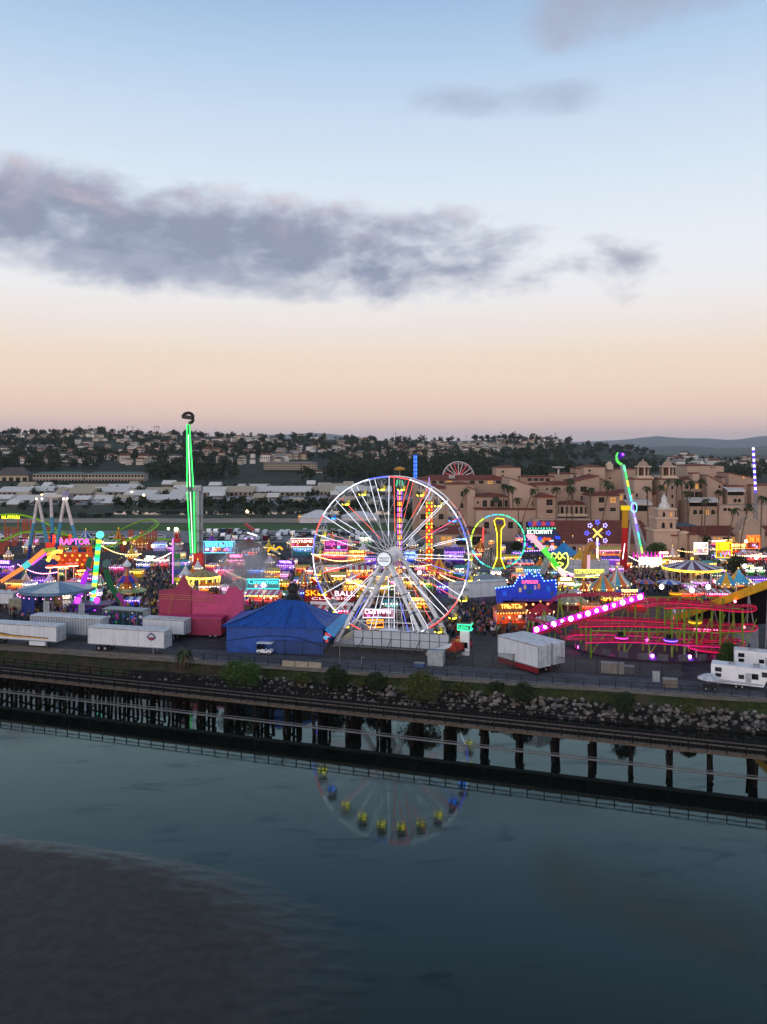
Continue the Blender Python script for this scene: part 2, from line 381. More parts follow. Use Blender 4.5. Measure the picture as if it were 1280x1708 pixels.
# fairground sheet
mb = MB(); ys = [-8+8*i for i in range(1)]; 
P0, P1, P2, P3 = bank(-520, -2.4, G-.012), bank(520, -2.4, G-.012), Vector((900, 800, G-.012)), Vector((-900, 800, G-.012))
mb.add([P0, P1, P2, P3], [(0, 1, 2, 3)], MATS['asphalt']); struct(mb, 'fairground')
strip('dirt_path', .35, -1.9, MATS['dirt_path'], G)
strip('dirt_verge', -1.85, -3.6, MATS['dirt_path'], G+.008, -120, -31)
strip('road', -1.8, -8.6, MATS['road_asphalt'], G+.004)
mb = MB()
for u in range(-60, 70, 1): mb.add([bank(u, -2.25, G+.009), bank(u+1.0, -2.25, G+.009), bank(u+1.0, -2.37, G+.009), bank(u, -2.37, G+.009)], [(0, 1, 2, 3)], mat('road_paint', 'b9b9b4', .6))
struct(mb, 'road_marking')
# infield and beyond (rows given by the depth of photo rows)
def sheet(name, x0, x1, ya, yb, m, z, wob=0.):
    b = MB(); n = 40; da, db = gd(ya), gd(yb); vs = []
    for i in range(n+1):
        x = x0+(x1-x0)*i/n
        for d, s in ((da, 1), (db, 2)):
            dd = d*(1+wob*fbm(x*.012, s, s)); vs.append(((x-640)/F*dd, dd, z))
    b.add(vs, [(2*i, 2*i+2, 2*i+3, 2*i+1) for i in range(n)], m); return struct(b, name)
sheet('infield_lot', -700, 860, 905, 884, MATS['far_lot'], G-.004, .003)
sheet('infield_turf', -700, 700, 885, 874, MATS['turf'], G, .006)
sheet('racetrack', -700, 800, 872, 864.5, MATS['track_sand'], G+.004, .002)
sheet('infield_scrub', -700, 760, 864.5, 838, MATS['dark_scrub'], G+.008, .003)
sheet('lagoon', 190, 720, 858, 852.5, MATS['lagoon'], G+.02, .004)
sheet('far_parking_lot', -700, 800, 842, 822, MATS['far_lot'], G+.015, .002)
sheet('far_ground', -900, 2600, 822, 808, MATS['dark_scrub'], G+.02)
# hills
mb = MB(); nx, ny = 150, 60; vs = []
for j in range(ny+1):
    Y = 755+(3300-755)*(j/ny)**1.25
    for i in range(nx+1):
        X = (-1.15+2.5*i/nx)*Y; vs.append((X, Y, far_z(X, Y)-(.06 if j == 0 else 0)))
mb.add(vs, [(j*(nx+1)+i, j*(nx+1)+i+1, (j+1)*(nx+1)+i+1, (j+1)*(nx+1)+i) for j in range(ny) for i in range(nx)], MATS['hill_scrub'])
hill_o = struct(mb, 'hillside', smooth=True)
for name, D, rows in (('far_hills', 9500, [(-800, 745), (500, 742), (700, 744), (900, 750), (1060, 745), (1130, 743), (1200, 748), (1280, 744), (1400, 740), (2100, 748)]),
                      ('distant_mountains', 21000, [(-800, 738), (300, 736), (430, 727), (520, 722), (575, 727), (640, 738), (840, 741), (960, 737), (1050, 732), (1100, 727), (1150, 731), (1220, 733), (1280, 728), (1360, 731), (2100, 736)])):
    mb = MB(); vs = []; n = 220; K = 5
    for i in range(n+1):
        x = -800+2900*i/n
        for (a, ya), (b, yb) in zip(rows, rows[1:]):
            if x >= a: y = ya+(yb-ya)*min(1, (x-a)/(b-a))
        top = CH+(HY-y)/F*D+fbm(x*.02, 3, D)*D*.0007
        for k in range(K):
            t = k/(K-1); d = D*(.72+.28*t); vs.append(((x-640)/F*d, d, -8+(top+8)*t**1.3+fbm(x*.03, k, 7)*8*math.sin(t*math.pi)))
    mb.add(vs, [(i*K+k, (i+1)*K+k, (i+1)*K+k+1, i*K+k+1) for i in range(n) for k in range(K-1)], MATS['mountain']); struct(mb, name, smooth=True)
mb = MB(); mb.add([(-26000, 2500, -7), (26000, 2500, -7), (26000, 22000, -7), (-26000, 22000, -7)], [(0, 1, 2, 3)], MATS['dark_scrub']); struct(mb, 'valley_floor')
# the evening air
hz = bpy.data.materials.new('evening_air'); hz.use_nodes = True; t = NT(hz.node_tree)
pv = t.n('ShaderNodeVolumePrincipled'); pv.inputs['Color'].default_value = (.80, .89, 1., 1); pv.inputs['Density'].default_value = 0.00004
pv.inputs['Anisotropy'].default_value = 0.
t.put(t.n('ShaderNodeOutputMaterial').inputs['Volume'], pv.outputs[0])
mb = MB(); mb.box((0, 11000, 224), (64000, 25000, 470), hz); hz_o = struct(mb, 'haze', 'stuff')
# ---------------------------------------------------------------- railway trestle over the lagoon
TD = Vector((.948, -.3188, 0)); TN = Vector((-.3188, -.948, 0)); T0 = Vector((0, 108.0, 0)); TA = math.atan2(TD.y, TD.x)
timber = mat('tarred_timber', '191614', .85, var=.35, scale=2.); lit_timber = mat('lit_plank', '5a5249', .85, var=.3, scale=1.5)
steel = mat('rail_steel', '6d6965', .4, .7, var=.2); rust = mat('dark_rust', '3a2f29', .8, var=.3)
tr = thing('railway_trestle', 'dark timber railway trestle with close-set pile bents crossing the lagoon', 'railway bridge', T0, TA)
U0, U1 = -82, 64                               # local x along the track, y away from the camera, z up
mb = MB(); mb.box(((U0+U1)/2, .25, 3.52), (U1-U0, .5, .1), lit_timber); mb.box(((U0+U1)/2, .03, 3.32), (U1-U0, .1, .28), lit_timber); mb.build('walkway', tr)  # near boards coloured lighter than the rest, as an edge catching light
mb = MB(); mb.box(((U0+U1)/2, 5.0, 3.5), (U1-U0, .5, .12), timber); mb.build('walkway', tr)
for y in (.75, 1.6, 2.65, 3.7, 4.55):
    mb = MB(); mb.box(((U0+U1)/2, y, 3.18), (U1-U0, .28, .34), timber); mb.build('stringer', tr)
mb = MB(); mb.box((0, 2.65, 3.46), (.26, 4.2, .2), timber); tie = mb.mesh('sleeper')
n = 0; u = U0+.3
while u < U1 and n < 290: ob('sleeper', tie, tr, (u, 0, 0)); u += .51; n += 1
for y in (1.93, 3.37):
    mb = MB(); mb.box(((U0+U1)/2, y, 3.63), (U1-U0, .07, .16), steel); mb.build('rail', tr)
mb = MB(); mb.box((0, 0, 3.95), (.11, .11, 1.2), timber); post = mb.mesh('railing_post')
for y in (.04, 5.2):
    u = U0
    while u < U1: ob('railing_post', post, tr, (u, y, 0)); u += 2.05
    for z in (4.52, 4.05):
        mb = MB(); mb.box(((U0+U1)/2, y-.0, z), (U1-U0, .07, .11), timber); mb.build('handrail', tr)
piles = []
for k in range(4):
    mb = MB(); r = .19+.02*k; mb.tube((0, 0, -1.8), (.05*(k-1.5), 0, 2.75), r*1.05, timber, 8, r*.95); piles.append(mb.mesh('pile', True))
mbc = MB(); mbc.box((0, 2.65, 2.85), (.36, 4.9, .34), timber); capm = mbc.mesh('pile_cap')
bra = []
for s in (1, -1):
    mb = MB(); mb.bar((.24*s, .3, .25 if s > 0 else 2.5), (.24*s, 5., 2.5 if s > 0 else .25), .09, timber, .24); bra.append(mb.mesh('brace'))
u = U0+1.2
while u < U1:
    for k, y in enumerate((.12, 1.1, 2.1, 3.2, 4.2, 5.15)):
        p = ob('pile', piles[(k+int(u)) % 4], tr, (u+R.uniform(-.12, .12), y+R.uniform(-.08, .08), 0))
        p.rotation_euler = (.10 if k == 0 else (-.10 if k == 5 else R.uniform(-.02, .02)), R.uniform(-.02, .02), R.uniform(0, 6))
    ob('pile_cap', capm, tr, (u, 0, 0))
    for m in bra: ob('brace', m, tr, (u, 0, 0))
    u += 4.45
mb = MB(); mb.tube((U0, -.28, 1.12), (U1, -.28, 1.12), .13, mat('pipe_grey', '5f6265', .5, .2), 8); mb.build('pipe', tr)
mb = MB(); mb.tube((U0, -.2, 1.42), (U1, -.2, 1.38), .05, mat('pipe_grey', '5f6265', .5, .2), 6); mb.build('cable_conduit', tr)

# ---------------------------------------------------------------- rocks of the bank
rk = [mat('rock_%d' % i, c, .85, var=.3, scale=2.5) for i, c in enumerate(('5c5956', '7d7873', '474543', '8d857d', '6a6159'))]
rms = []
for i in range(10):
    mb = MB(); mb.ball((0, 0, 0), 1, rk[i % 5], 7, 5); q = random.Random(i)
    mb.v = [tuple(Vector(v)*q.uniform(.72, 1.15)) for v in mb.v]; rms.append(mb.mesh('rock'))
def bank_z(v):
    pr = [(4.3, -.35), (3.6, .35), (2.6, 1.1), (1.6, 1.95), (.9, 2.6), (.25, 3.08)]
    for (a, za), (b, zb) in zip(pr, pr[1:]):
        if a >= v >= b: return za+(zb-za)*(a-v)/(a-b)
    return 2.9
cand = []
for i in range(1500):
    u = R.uniform(-48, 80); v = R.uniform(1.35, 3.9) if u > -25 else R.uniform(1.9, 3.4)
    if u < -5 and R.random() > .55 or u < -28 and R.random() > .4: continue
    s = R.uniform(.18, .36)*(1.25 if R.random() < .2 else 1)*(.8 if u < 0 else 1)
    cand.append((s/(128-.25*u), u, v, s))
cand.sort(reverse=True); mbr = MB()
for k, (_, u, v, s) in enumerate(cand):
    p = bank(u, v, bank_z(v)+s*.35); me = rms[k % 10]
    if k < 290:
        o = ob('rock', me, bank_o, p, 0, (s*R.uniform(.9, 1.4), s*R.uniform(.8, 1.2), s*R.uniform(.65, .95))); o.rotation_euler = (R.uniform(-.5, .5), R.uniform(-.5, .5), R.uniform(0, 6))
    else:
        M = Matrix.Translation(p) @ Matrix.Rotation(R.uniform(0, 6), 4, 'Z') @ Matrix.Rotation(R.uniform(-.6, .6), 4, 'X') @ Matrix.Diagonal((s*1.2, s, s*.8, 1))
        mbr.add([M @ x.co for x in me.vertices], [tuple(f.vertices) for f in me.polygons], rk[k % 5])
o = mbr.build('riprap_rubble', bank_o); o['kind'] = 'stuff'

# ---------------------------------------------------------------- plants
def leaf_mat(name, c1, c2, scale=1.5):
    def fn(t, b, P):
        oi = t.n('ShaderNodeObjectInfo'); tcn = t.n('ShaderNodeTexCoord')
        c = t.mix(t.mr(t.noise(tcn.outputs['Object'], scale, 4, .6), .35, .65), lin(c1), lin(c2))
        t.put(b.inputs['Base Color'], t.mix(t.m('MULTIPLY', oi.outputs['Random'], .35), c, lin('37402c')))
    return surf(name, fn, .7, .2)
LEAF = {'green': leaf_mat('leaf_green', '2c4a1f', '4a6a2e'), 'dark': leaf_mat('leaf_dark', '24351f', '35462a'), 'olive': leaf_mat('leaf_olive', '3d4622', '5d6232'),
        'far': leaf_mat('leaf_far', '1d2a19', '33402a', .3), 'palm': leaf_mat('leaf_palm', '2a3a22', '40512e')}
bark = mat('bark', '4a3c30', .9, var=.3); palm_bark = mat('palm_bark', '6a5a4a', .9, var=.3, scale=3)
def leaves(mb, c, r, n, size, m, q, zmin=-1e9, shell=.35):
    for i in range(n):
        d = Vector((q.gauss(0, 1), q.gauss(0, 1), q.gauss(0, 1))).normalized()*(1-shell*q.random()**1.5)
        lump = 1+.22*math.sin(d.x*5+c[0])*math.cos(d.y*4+d.z*5)
        p = Vector((c[0]+d.x*r[0]*lump, c[1]+d.y*r[1]*lump, c[2]+d.z*r[2]*lump))
        if p.z < zmin: continue
        s = size*q.uniform(.6, 1.3); a = Vector((q.gauss(0, 1), q.gauss(0, 1), q.gauss(0, .6))).normalized()*s
        b = a.cross(Vector((q.gauss(0, 1), q.gauss(0, 1), q.gauss(0, 1)))).normalized()*s*.55
        mb.add([p-a, p+b, p+a, p-b], [(0, 1, 2, 3)], m)
def bush(x, y, wpx, hpx, kind, label, z=2.1, n=2600):
    p = W(x, y, z); k = p.y/F; rx, rz = wpx*k/2, hpx*k*.62
    t = thing('bush', label, 'bush', p); q = random.Random(int(x))
    mb = MB()
    for i in range(7): mb.tube((0, 0, -.5), (q.uniform(-.6, .6)*rx, q.uniform(-.6, .6)*rx, rz*1.1), .06, bark, 5, .015)
    mb.build('stem', t)
    mb = MB(); leaves(mb, (0, 0, rz*.6), (rx, rx*.8, rz), n, .15, LEAF[kind], q, -.5)
    for j in range(5):
        a = q.uniform(0, 6.28); leaves(mb, (math.cos(a)*rx*.55, math.sin(a)*rx*.4, rz*q.uniform(.4, 1.2)), (rx*.42, rx*.4, rz*.45), n//6, .12, LEAF[kind], q, -.5)
    mb.build('foliage', t)
bush(403, 1141, 66, 40, 'green', 'large rounded bright green bush on the bank near the small palm')
bush(560, 1142, 36, 32, 'dark', 'dark round bush on the bank in front of the Ferris wheel, nearest the concrete barriers')
bush(627, 1146, 36, 24, 'dark', 'low dark bush on the bank, left of the big olive bush', 2.1, 1500)
bush(703, 1163, 66, 42, 'olive', 'big olive green bush among the rocks in front of the white box')
bush(828, 1152, 30, 15, 'dark', 'small flat dark bush on the bank below the double trailers', 2.4, 900)
bush(873, 1165, 36, 27, 'dark', 'round dark bush above the rocks, right of the double trailers', 2.1, 1500)
bush(1042, 1184, 38, 30, 'dark', 'dark bush on the rocks in front of the magenta coaster', 2.1, 1500)
bush(600, 1141, 18, 10, 'olive', 'tiny olive shrub between two dark bushes', 2.6, 400)
bush(770, 1152, 34, 14, 'olive', 'low olive shrub just right of the big olive bush', 2.4, 700)
bush(505, 1136, 30, 14, 'olive', 'low dry shrub just left of the dark round bush', 2.4, 700)
bush(1150, 1186, 26, 12, 'olive', 'low shrub on the bank in front of the campers', 2.6, 600)
mb = MB(); q = random.Random(3)
for i in range(9000):
    u = q.uniform(-80, 75); v = q.uniform(.1, 1.7) if u > -30 else q.uniform(.3, 2.8)
    if fbm(u*.25, v*.8, 2) < -.3: continue
    p = bank(u, v, bank_z(v)); a = q.uniform(0, 6.28); h = q.uniform(.12, .42)*(1.3 if fbm(u*.13, 1, 5) > .4 else .8); wv = Vector((math.cos(a), math.sin(a), 0))*.07
    tip = p+Vector((q.uniform(-.15, .15), q.uniform(-.15, .15), h))
    mb.add([p-wv, p+wv, tip], [(0, 1, 2)], LEAF['olive'] if u > -20 else mat('dry_grass', '5b4f36', .9))
struct(mb, 'bank_grass', 'stuff')
def fronds(mb, top, n, L, m, q, droop=.9, wd=.22):
    for i in range(n):
        a = 2*math.pi*i/n+q.uniform(-.3, .3); up = q.uniform(-.35, 1.1); d = Vector((math.cos(a), math.sin(a), 0)); s = Vector((-d.y, d.x, 0))
        prev = None; K = 4
        for k in range(K+1):
            t = k/K; p = top+d*(L*t*math.cos(up*.6))+Vector((0, 0, L*(up*t*.75-droop*t*t))); w2 = wd*L*(.35+1.2*t)*(1-t)**.6+.01
            cur = (p-s*w2-Vector((0, 0, w2*.5)), p, p+s*w2-Vector((0, 0, w2*.5)))
            if prev: mb.add([*prev, *cur], [(0, 1, 4, 3), (1, 2, 5, 4)], m)
            prev = cur
def palm_parts(t, h, L, q, lean=0., n=16, r=.16, skirt=True):
    mb = MB(); top = Vector((lean*h, 0, h)); K = 6
    mb.path([Vector((lean*h*(i/K)**1.6, 0, h*i/K)) for i in range(K+1)], r, palm_bark, 6); mb.build('trunk', t)
    mb = MB(); fronds(mb, top, n, L, LEAF['palm'], q)
    if skirt: fronds(mb, top-Vector((0, 0, .3)), n//2, L*.7, mat('dead_frond', '5a4a38', .9), q, 1.6)
    mb.build('crown', t)
t = thing('palm_tree', 'short bushy palm on the dirt path beside the logo trailer', 'palm tree', W(306, 1108)); palm_parts(t, 2.1, 1.9, random.Random(2), .05, 24, .25)

# ---------------------------------------------------------------- fences along the road
dkm = mat('dark_metal', '2b2d30', .6, .4); galv = mat('galvanised', '8a8d90', .5, .5)
t = thing('guard_fence', 'low dark post and rail fence along the road edge above the bank', 'fence', B0, BA)
mb = MB(); mb.box((0, 0, .55), (.1, .1, 1.1), dkm); post = mb.mesh('post')
def gap(u): return -17.4 < u < -10.6
u = -31.
while u < 66:
    if not gap(u): ob('post', post, t, (u, 2.0, G))
    u += 2.25
for a, b in ((-31, -17.6), (-10.4, 66)):
    for z in (.98, .55):
        mb = MB(); mb.bar((a, 2.0, G+z), (b, 2.0, G+z), .05, dkm); mb.build('rail', t)
conc = mat('barrier_concrete', '9b9180', .85, var=.15)
for i, (a, lab) in enumerate(((-17.2, 'beige concrete road barrier at the left end of its row of three'), (-15.0, 'beige concrete road barrier in the middle of its row of three'), (-12.8, 'beige concrete road barrier at the right end of its row of three'))):
    mb = MB(); mb.prism([(-.32, 0), (.32, 0), (.32, .12), (.16, .35), (.11, .85), (-.11, .85), (-.16, .35), (-.32, .12)], 0, 2.1, conc)
    mb.xf(Matrix.Rotation(-math.pi/2, 4, 'Z')); o = mb.build('concrete_barrier', None, bank(a, -2.0-.05*i, G), BA); tag(o, lab, 'barrier', 'concrete barriers by the road')
chain = bpy.data.materials.new('chain_link'); chain.use_nodes = True; nt = NT(chain.node_tree)
ms = nt.n('ShaderNodeMixShader'); tcn = nt.n('ShaderNodeNewGeometry'); sx = nt.n('ShaderNodeSeparateXYZ'); nt.put(sx.inputs[0], tcn.outputs['Position'])
hh = nt.m('ADD', sx.outputs[0], sx.outputs[1])
cell = lambda a: nt.m('GREATER_THAN', nt.m('ABSOLUTE', nt.m('SUBTRACT', nt.m('FRACT', nt.m('MULTIPLY', a, 12.)), .5)), .42)
nt.put(ms.inputs[0], nt.m('MAXIMUM', cell(nt.m('ADD', hh, sx.outputs[2])), cell(nt.m('SUBTRACT', hh, sx.outputs[2]))))
bs = nt.n('ShaderNodeBsdfPrincipled'); bs.inputs['Base Color'].default_value = (.06, .065, .07, 1); nt.put(ms.inputs[1], nt.n('ShaderNodeBsdfTransparent').outputs[0]); nt.put(ms.inputs[2], bs.outputs[0])
nt.put(nt.n('ShaderNodeOutputMaterial').inputs[0], ms.outputs[0])
t = thing('chain_link_fence', 'tall see-through chain link fence along the far side of the road', 'fence', B0, BA)
mb = MB(); mb.tube((0, 0, 0), (0, 0, 2.3), .045, dkm, 6); post = mb.mesh('post')
u = -26
while u < 44: ob('post', post, t, (u, 9.2, G)); u += 3.2
mb = MB(); mb.tube((-26, 9.2, G+2.28), (44, 9.2, G+2.28), .03, dkm, 5); mb.build('top_rail', t)
mb = MB(); mb.add([(-26, 9.2, G+.05), (44, 9.2, G+.05), (44, 9.2, G+2.25), (-26, 9.2, G+2.25)], [(0, 1, 2, 3)], chain); mb.build('mesh_panel', t)
# ---------------------------------------------------------------- Ferris wheel
white = mat('white_paint', 'eef0f2', .45, var=.06); offw = mat('trailer_white', 'd8dde3', .4, var=.05, scale=.6, streak=True); black = mat('black_rubber', '121212', .7)
glass = mat('dark_glass', '10161c', .1, spec=.6); navy = pt('1d3f8f'); grey = mat('grey_steel', '8d9298', .5, .3)
LW, LR, LB, LY, LG, LC, LM, LO = em('e8ecff', 2.6), em('ff3a2e', 2.6), em('4a5cff', 3.), em('ffd23a', 2.2), em('35e85a', 2.), em('3fd8ff', 1.9), em('ff2fd8', 2.2), em('ff8a24', 2.2)
WARM, HOT, LV = em('ffe2a0', 6.), em('fff3dc', 7.), em('9a4dff', 2.)
bulbm = {}
def bulbs(parent, pts, m, r=.09, name='bulb', cap=60):
    key = (m.name, r)
    if key not in bulbm:
        b = MB(); b.ball((0, 0, 0), r, m, 6, 4); bulbm[key] = b.mesh(name, True)
    for p in pts[:cap]: ob(name, bulbm[key], parent, p)
CW = V(1.5, 153., 0); fw = thing('ferris_wheel', 'giant white Ferris wheel lit red, white and blue beside the road', 'Ferris wheel', (CW.x, CW.y, G), BA)
RW, ZC, NG = 14.4, 15.3, 24
def rim(a, y, r=RW): return V(math.sin(a)*r, y, ZC+math.cos(a)*r)
segc = [LR, LW, LW, LW, LB, LW, LB, LW, LR, LR, LW, LW, LW, LR, LW, LW, LB, LW, LB, LR, LW, LW, LW, LB]
DW, DR, DB = em('eceefc', 1.7), em('ff4a3a', 1.8), em('5a6aff', 1.8)
spc = [DW, DR, DR, DW, DR, DW, DW, DR, DR, DW, DW, DB, DW, DW, DB, DW, DW, DR, DW, DW, DW, DW, DW, DW]
for y in (-1.9, 1.9):
    for i in range(NG):
        a, b = 2*math.pi*i/NG, 2*math.pi*(i+1)/NG
        mb = MB(); mb.path([rim(a+(b-a)*k/3, y) for k in range(4)], .10, white, 5)
        s = mb.build('rim_segment', fw)
        mb = MB(); mb.path([rim(a+(b-a)*k/3, y-.11 if y < 0 else y+.11, RW+.03) for k in range(4)], .07, segc[i] if y < 0 else segc[(i+5) % NG], 4); mb.build('light_tube', s)
for i in range(NG):
    a = 2*math.pi*i/NG
    for y in (-1.9, 1.9):
        h = rim(a, y*1.4, 1.2); e = rim(a, y, RW-.1)
        mb = MB(); mb.tube(h, e, .055, white, 5)
        s = mb.build('spoke', fw)
        m = h.lerp(e, (.2, .45, .55)[i % 3]); k = spc[i] if y < 0 else spc[(i+7) % NG]
        mb = MB(); mb.tube(m+V(0, -.1, 0), e+V(0, -.1, 0), .042, k, 4); mb.build('light_tube', s)
        mb = MB(); mb.tube(h.lerp(e, .5), rim(a+.06, -y, RW*.78), .03, white, 4); mb.build('tie_rod', s)
    mb = MB(); mb.bar(rim(a, -2.3, RW+.05), rim(a, 2.3, RW+.05), .16, white); mb.build('cross_tie', fw)
gm = {}
for kind, c, lamp in (('yellow', 'd8c83a', em('f4e23a', 5.)), ('blue', '2c6fd0', em('2a7bff', 5.))):
    tub = MB(); tub.lathe([(.15, -2.3), (.7, -2.25), (.95, -1.75), (1.0, -1.45), (.9, -1.45), (.85, -1.6), (.1, -2.1)], [pt('3f4247'), pt('8a8a80'), em(c, .5), pt('3f4247')], 12)  # coloured gores glow faintly so the tubs look lit
    can = MB(); can.lathe([(1.0, -.35), (.98, -.25), (.55, .05), (.08, .22), (.0, .24)], [pt('5a5f66'), pt('8a8f94'), pt('5a5f66')], 12)
    lam = MB(); lam.lathe([(.5, -2.30), (.72, -2.24), (.84, -2.02), (.78, -2.02), (.5, -2.2)], [lamp, lamp, pt('4a4d52')], 12)
    pol = MB(); pol.tube((0, 0, -1.9), (0, 0, 0), .05, white, 4)
    for k in range(4): pol.tube((.0, .0, -1.85), (.9*math.cos(k*1.57), .9*math.sin(k*1.57), -.3), .04, white, 4)
    gm[kind] = [(n, b.mesh(n, True)) for n, b in (('tub', tub), ('canopy', can), ('light_ring', lam), ('post', pol))]
for i in range(NG):
    a = 2*math.pi*(i+.5)/NG; p = rim(a, 0, RW-.15)
    g = ob('gondola', None, fw, p); kind = 'blue' if i in (3, 4, 20, 13) else 'yellow'
    mb = MB(); mb.bar((0, -1.85, 0), (0, 1.85, 0), .1, white); mb.build('hanger', g)
    for n, me in gm[kind]: ob(n, me, g)
mb = MB(); mb.tube((0, -5.4, ZC), (0, 5.4, ZC), .55, white, 12); mb.lathe([(1.25, 0), (1.25, .5), (.6, .9)], white, 16); 
mb.build('axle', fw)
for y in (-2.7, 2.7):
    mb = MB(); mb.tube((0, y-.12, ZC), (0, y+.12, ZC), 1.35, white, 20); mb.build('hub_flange', fw)
mb = MB(); mb.tube((0, -5.75, ZC), (0, -5.45, ZC), 1.4, pt('6a6d72'), 28); hs = mb.build('hub_sign', fw)
mb = MB(); mb.tube((0, -5.80, ZC), (0, -5.76, ZC), 1.22, em('dde4ec', .8), 28); mb.build('sign_face', hs)
lettering("TALLEY'S", 1.85, .42, pt('4a1f2a'), hs, (0, -5.84, ZC+.0)); mb = MB(); mb.box((0, -5.83, ZC-.28), (1.7, .03, .16), pt('2b3a55')); mb.build('lettering', hs)
for yt, yf, wd in ((-5.2, -8.2, 8.4), (-4.3, -5.4, 9.2), (4.3, 5.0, 9.2), (5.2, 8.0, 8.6)):
    for s in (-1, 1):
        mb = MB(); mb.tube((0+s*.25, yt, ZC), (s*wd, yf, .15), .33, white, 8, .28)
        for k in range(1, 5):
            q = V(s*.25, yt, ZC).lerp(V(s*wd, yf, .15), k/5); d = (V(s*wd, yf, .15)-V(s*.25, yt, ZC)).normalized()*.12; mb.tube(q-d, q+d, .34, grey, 8)
        lg = mb.build('support_leg', fw); mb = MB(); mb.box((s*wd, yf, .1), (1.3, 1.3, .2), pt('3c5a46')); mb.build('foot_plate', lg)
for s in (-1, 1):
    for z, f in ((3.2, .79), (7.0, .54)):
        mb = MB(); mb.bar((s*8.4*f, -7.6, z), (s*9.2*f, 7.4, z), .16, white); mb.build('cross_brace', fw)
for z, f in ((4.4, .71), (8.5, .45)):
    for y in (-7, 7):
        mb = MB(); mb.bar((-8.6*f, y*f-1.2*(y < 0), z), (8.6*f, y*f-1.2*(y < 0), z), .14, white); mb.build('cross_brace', fw)
mb = MB(); mb.box((0, -1.2, .75), (16., 17, .35), grey); mb.build('platform', fw)
mb = MB(); mb.lathe([(0, 3.2), (1.6, 3.0), (2.6, 2.3), (2.8, 1.6), (2.8, .9)], white, 16, (1, -6, 0)); mb.build('loading_canopy', fw)
mb = MB()
for x in (-1.8, -.6, .6, 1.8): mb.tube((x, 2, .9), (x*.6, 2, 6.8), .06, white, 5)
for z in (3, 4.6, 6): mb.bar((-1.8, 2, z), (1.8, 2, z), .06, white)
mb.build('loading_frame', fw)
# white sheeted skirting in front of the wheel
sf = thing('skirting_screen', 'white sheeted screen of square panels below the Ferris wheel', 'screen', bank(-.5, -13.6, G), BA)
sheetm = mat('white_sheet', 'b7c0ca', .6, var=.08, scale=.4)
for i in range(10):
    for k in range(2):
        mb = MB(); mb.box((-8.2+i*1.65+.8, R.uniform(-.03, .03), 1.2+k*1.32+.65), (1.58, .05, 1.26), sheetm); mb.build('panel', sf)
for i in range(11):
    mb = MB(); mb.bar((-8.2+i*1.65, -.06, .1), (-8.2+i*1.65, -.06, 3.95), .07, dkm); mb.build('frame_post', sf)
    if i % 3 == 1: mb = MB(); mb.bar((-8.2+i*1.65, -.06, 2.6), (-8.2+i*1.65-.9, -1.5, .1), .07, dkm); mb.build('stay', sf)
for z in (1.2, 2.52, 3.85):
    mb = MB(); mb.bar((-8.2, -.1, z), (8.3, -.1, z), .06, dkm); mb.build('frame_rail', sf)

# ---------------------------------------------------------------- trailers and vehicles
def wheel_mesh(r=.5, wd=.28):
    mb = MB(); mb.tube((0, -wd/2, 0), (0, wd/2, 0), r, black, 14); mb.tube((0, -wd/2-.01, 0), (0, wd/2+.01, 0), r*.5, grey, 10); return mb.mesh('wheel')
WH = wheel_mesh(); WHS = wheel_mesh(.3, .2)
def trailer(name, label, p, rz, L=14.6, wd=2.6, h=2.75, base=1.15, body=offw, roof=None, skirt=None, axles=(-5.2, -4.0), group='trailers parked in the fairground', ribs=0, door=1):
    t = thing(name, label, 'trailer', p, rz, group)
    mb = MB(); mb.box((0, 0, base+h/2), (L, wd, h), body); bd = mb.build('box_body', t)
    mb = MB(); mb.box((0, 0, base+h+.02), (L+.04, wd+.04, .08), roof or mat('trailer_roof', 'd0d3d6', .6)); mb.build('roof', t)
    mb = MB()
    for z in (base+.04, base+h-.1):
        for y in (-wd/2-.015, wd/2+.015): mb.box((0, y, z), (L, .04, .12), grey)
    for x in (-L/2+.03, L/2-.03):
        for y in (-wd/2-.02, wd/2+.02): mb.box((x, y, base+h/2), (.1, .05, h), grey)
    mb.build('trim', bd)
    n = ribs or 6
    for i in range(1, n):
        mb = MB(); mb.box((-L/2+L*i/n, -wd/2-.012, base+h/2), (.04 if not ribs else .12, .025, h-.3), mat('seam_grey', 'a3a8ae', .5) if not ribs else pt('6c747c')); mb.build('seam', bd)
    if door:
        for y in (-wd/4, wd/4):
            mb = MB(); mb.box((L/2+.015, y, base+h/2), (.03, wd/2-.1, h-.2), pt('b8bdc3')); d = mb.build('rear_door', t)
            mb = MB(); mb.tube((L/2+.05, y, base+.2), (L/2+.05, y, base+h-.2), .025, grey, 5); mb.build('lock_rod', d)
    mb = MB(); mb.box((0, 0, base-.12), (L*.96, .9, .22), dkm); mb.build('chassis', t)
    for ax in axles:
        for y in (-wd/2+.2, wd/2-.2): ob('wheel', WH, t, (ax*L/14.6, y, .5))
    mb = MB(); mb.bar((L/2-2.4, -.7, base), (L/2-2.4, -.7, .05), .14, grey); mb.bar((L/2-2.4, .7, base), (L/2-2.4, .7, .05), .14, grey); mb.build('landing_leg', t)
    if skirt:
        for y in (-wd/2+.03, wd/2-.03):
            mb = MB(); mb.box((0, y, base-.42), (L*.98, .05, .85), skirt); mb.build('skirt', t)
    return t
Lt = trailer('trailer', 'white trailer with round dark logo parked nearest the road at left', W(209, 1089)+V(.4, 1.2, 0), BA, 14.6, h=2.9)
mb = MB(); q = Lt; mb.prism([(-.9, 0), (-.5, .55), (0, .8), (.5, .55), (.9, 0), (.45, -.42), (0, -.55), (-.45, -.42)], -1.345, -1.325, pt('3a4a78')); mb.xf(Matrix.Translation((4.9, 0, 2.9))); em1 = mb.build('emblem', Lt)
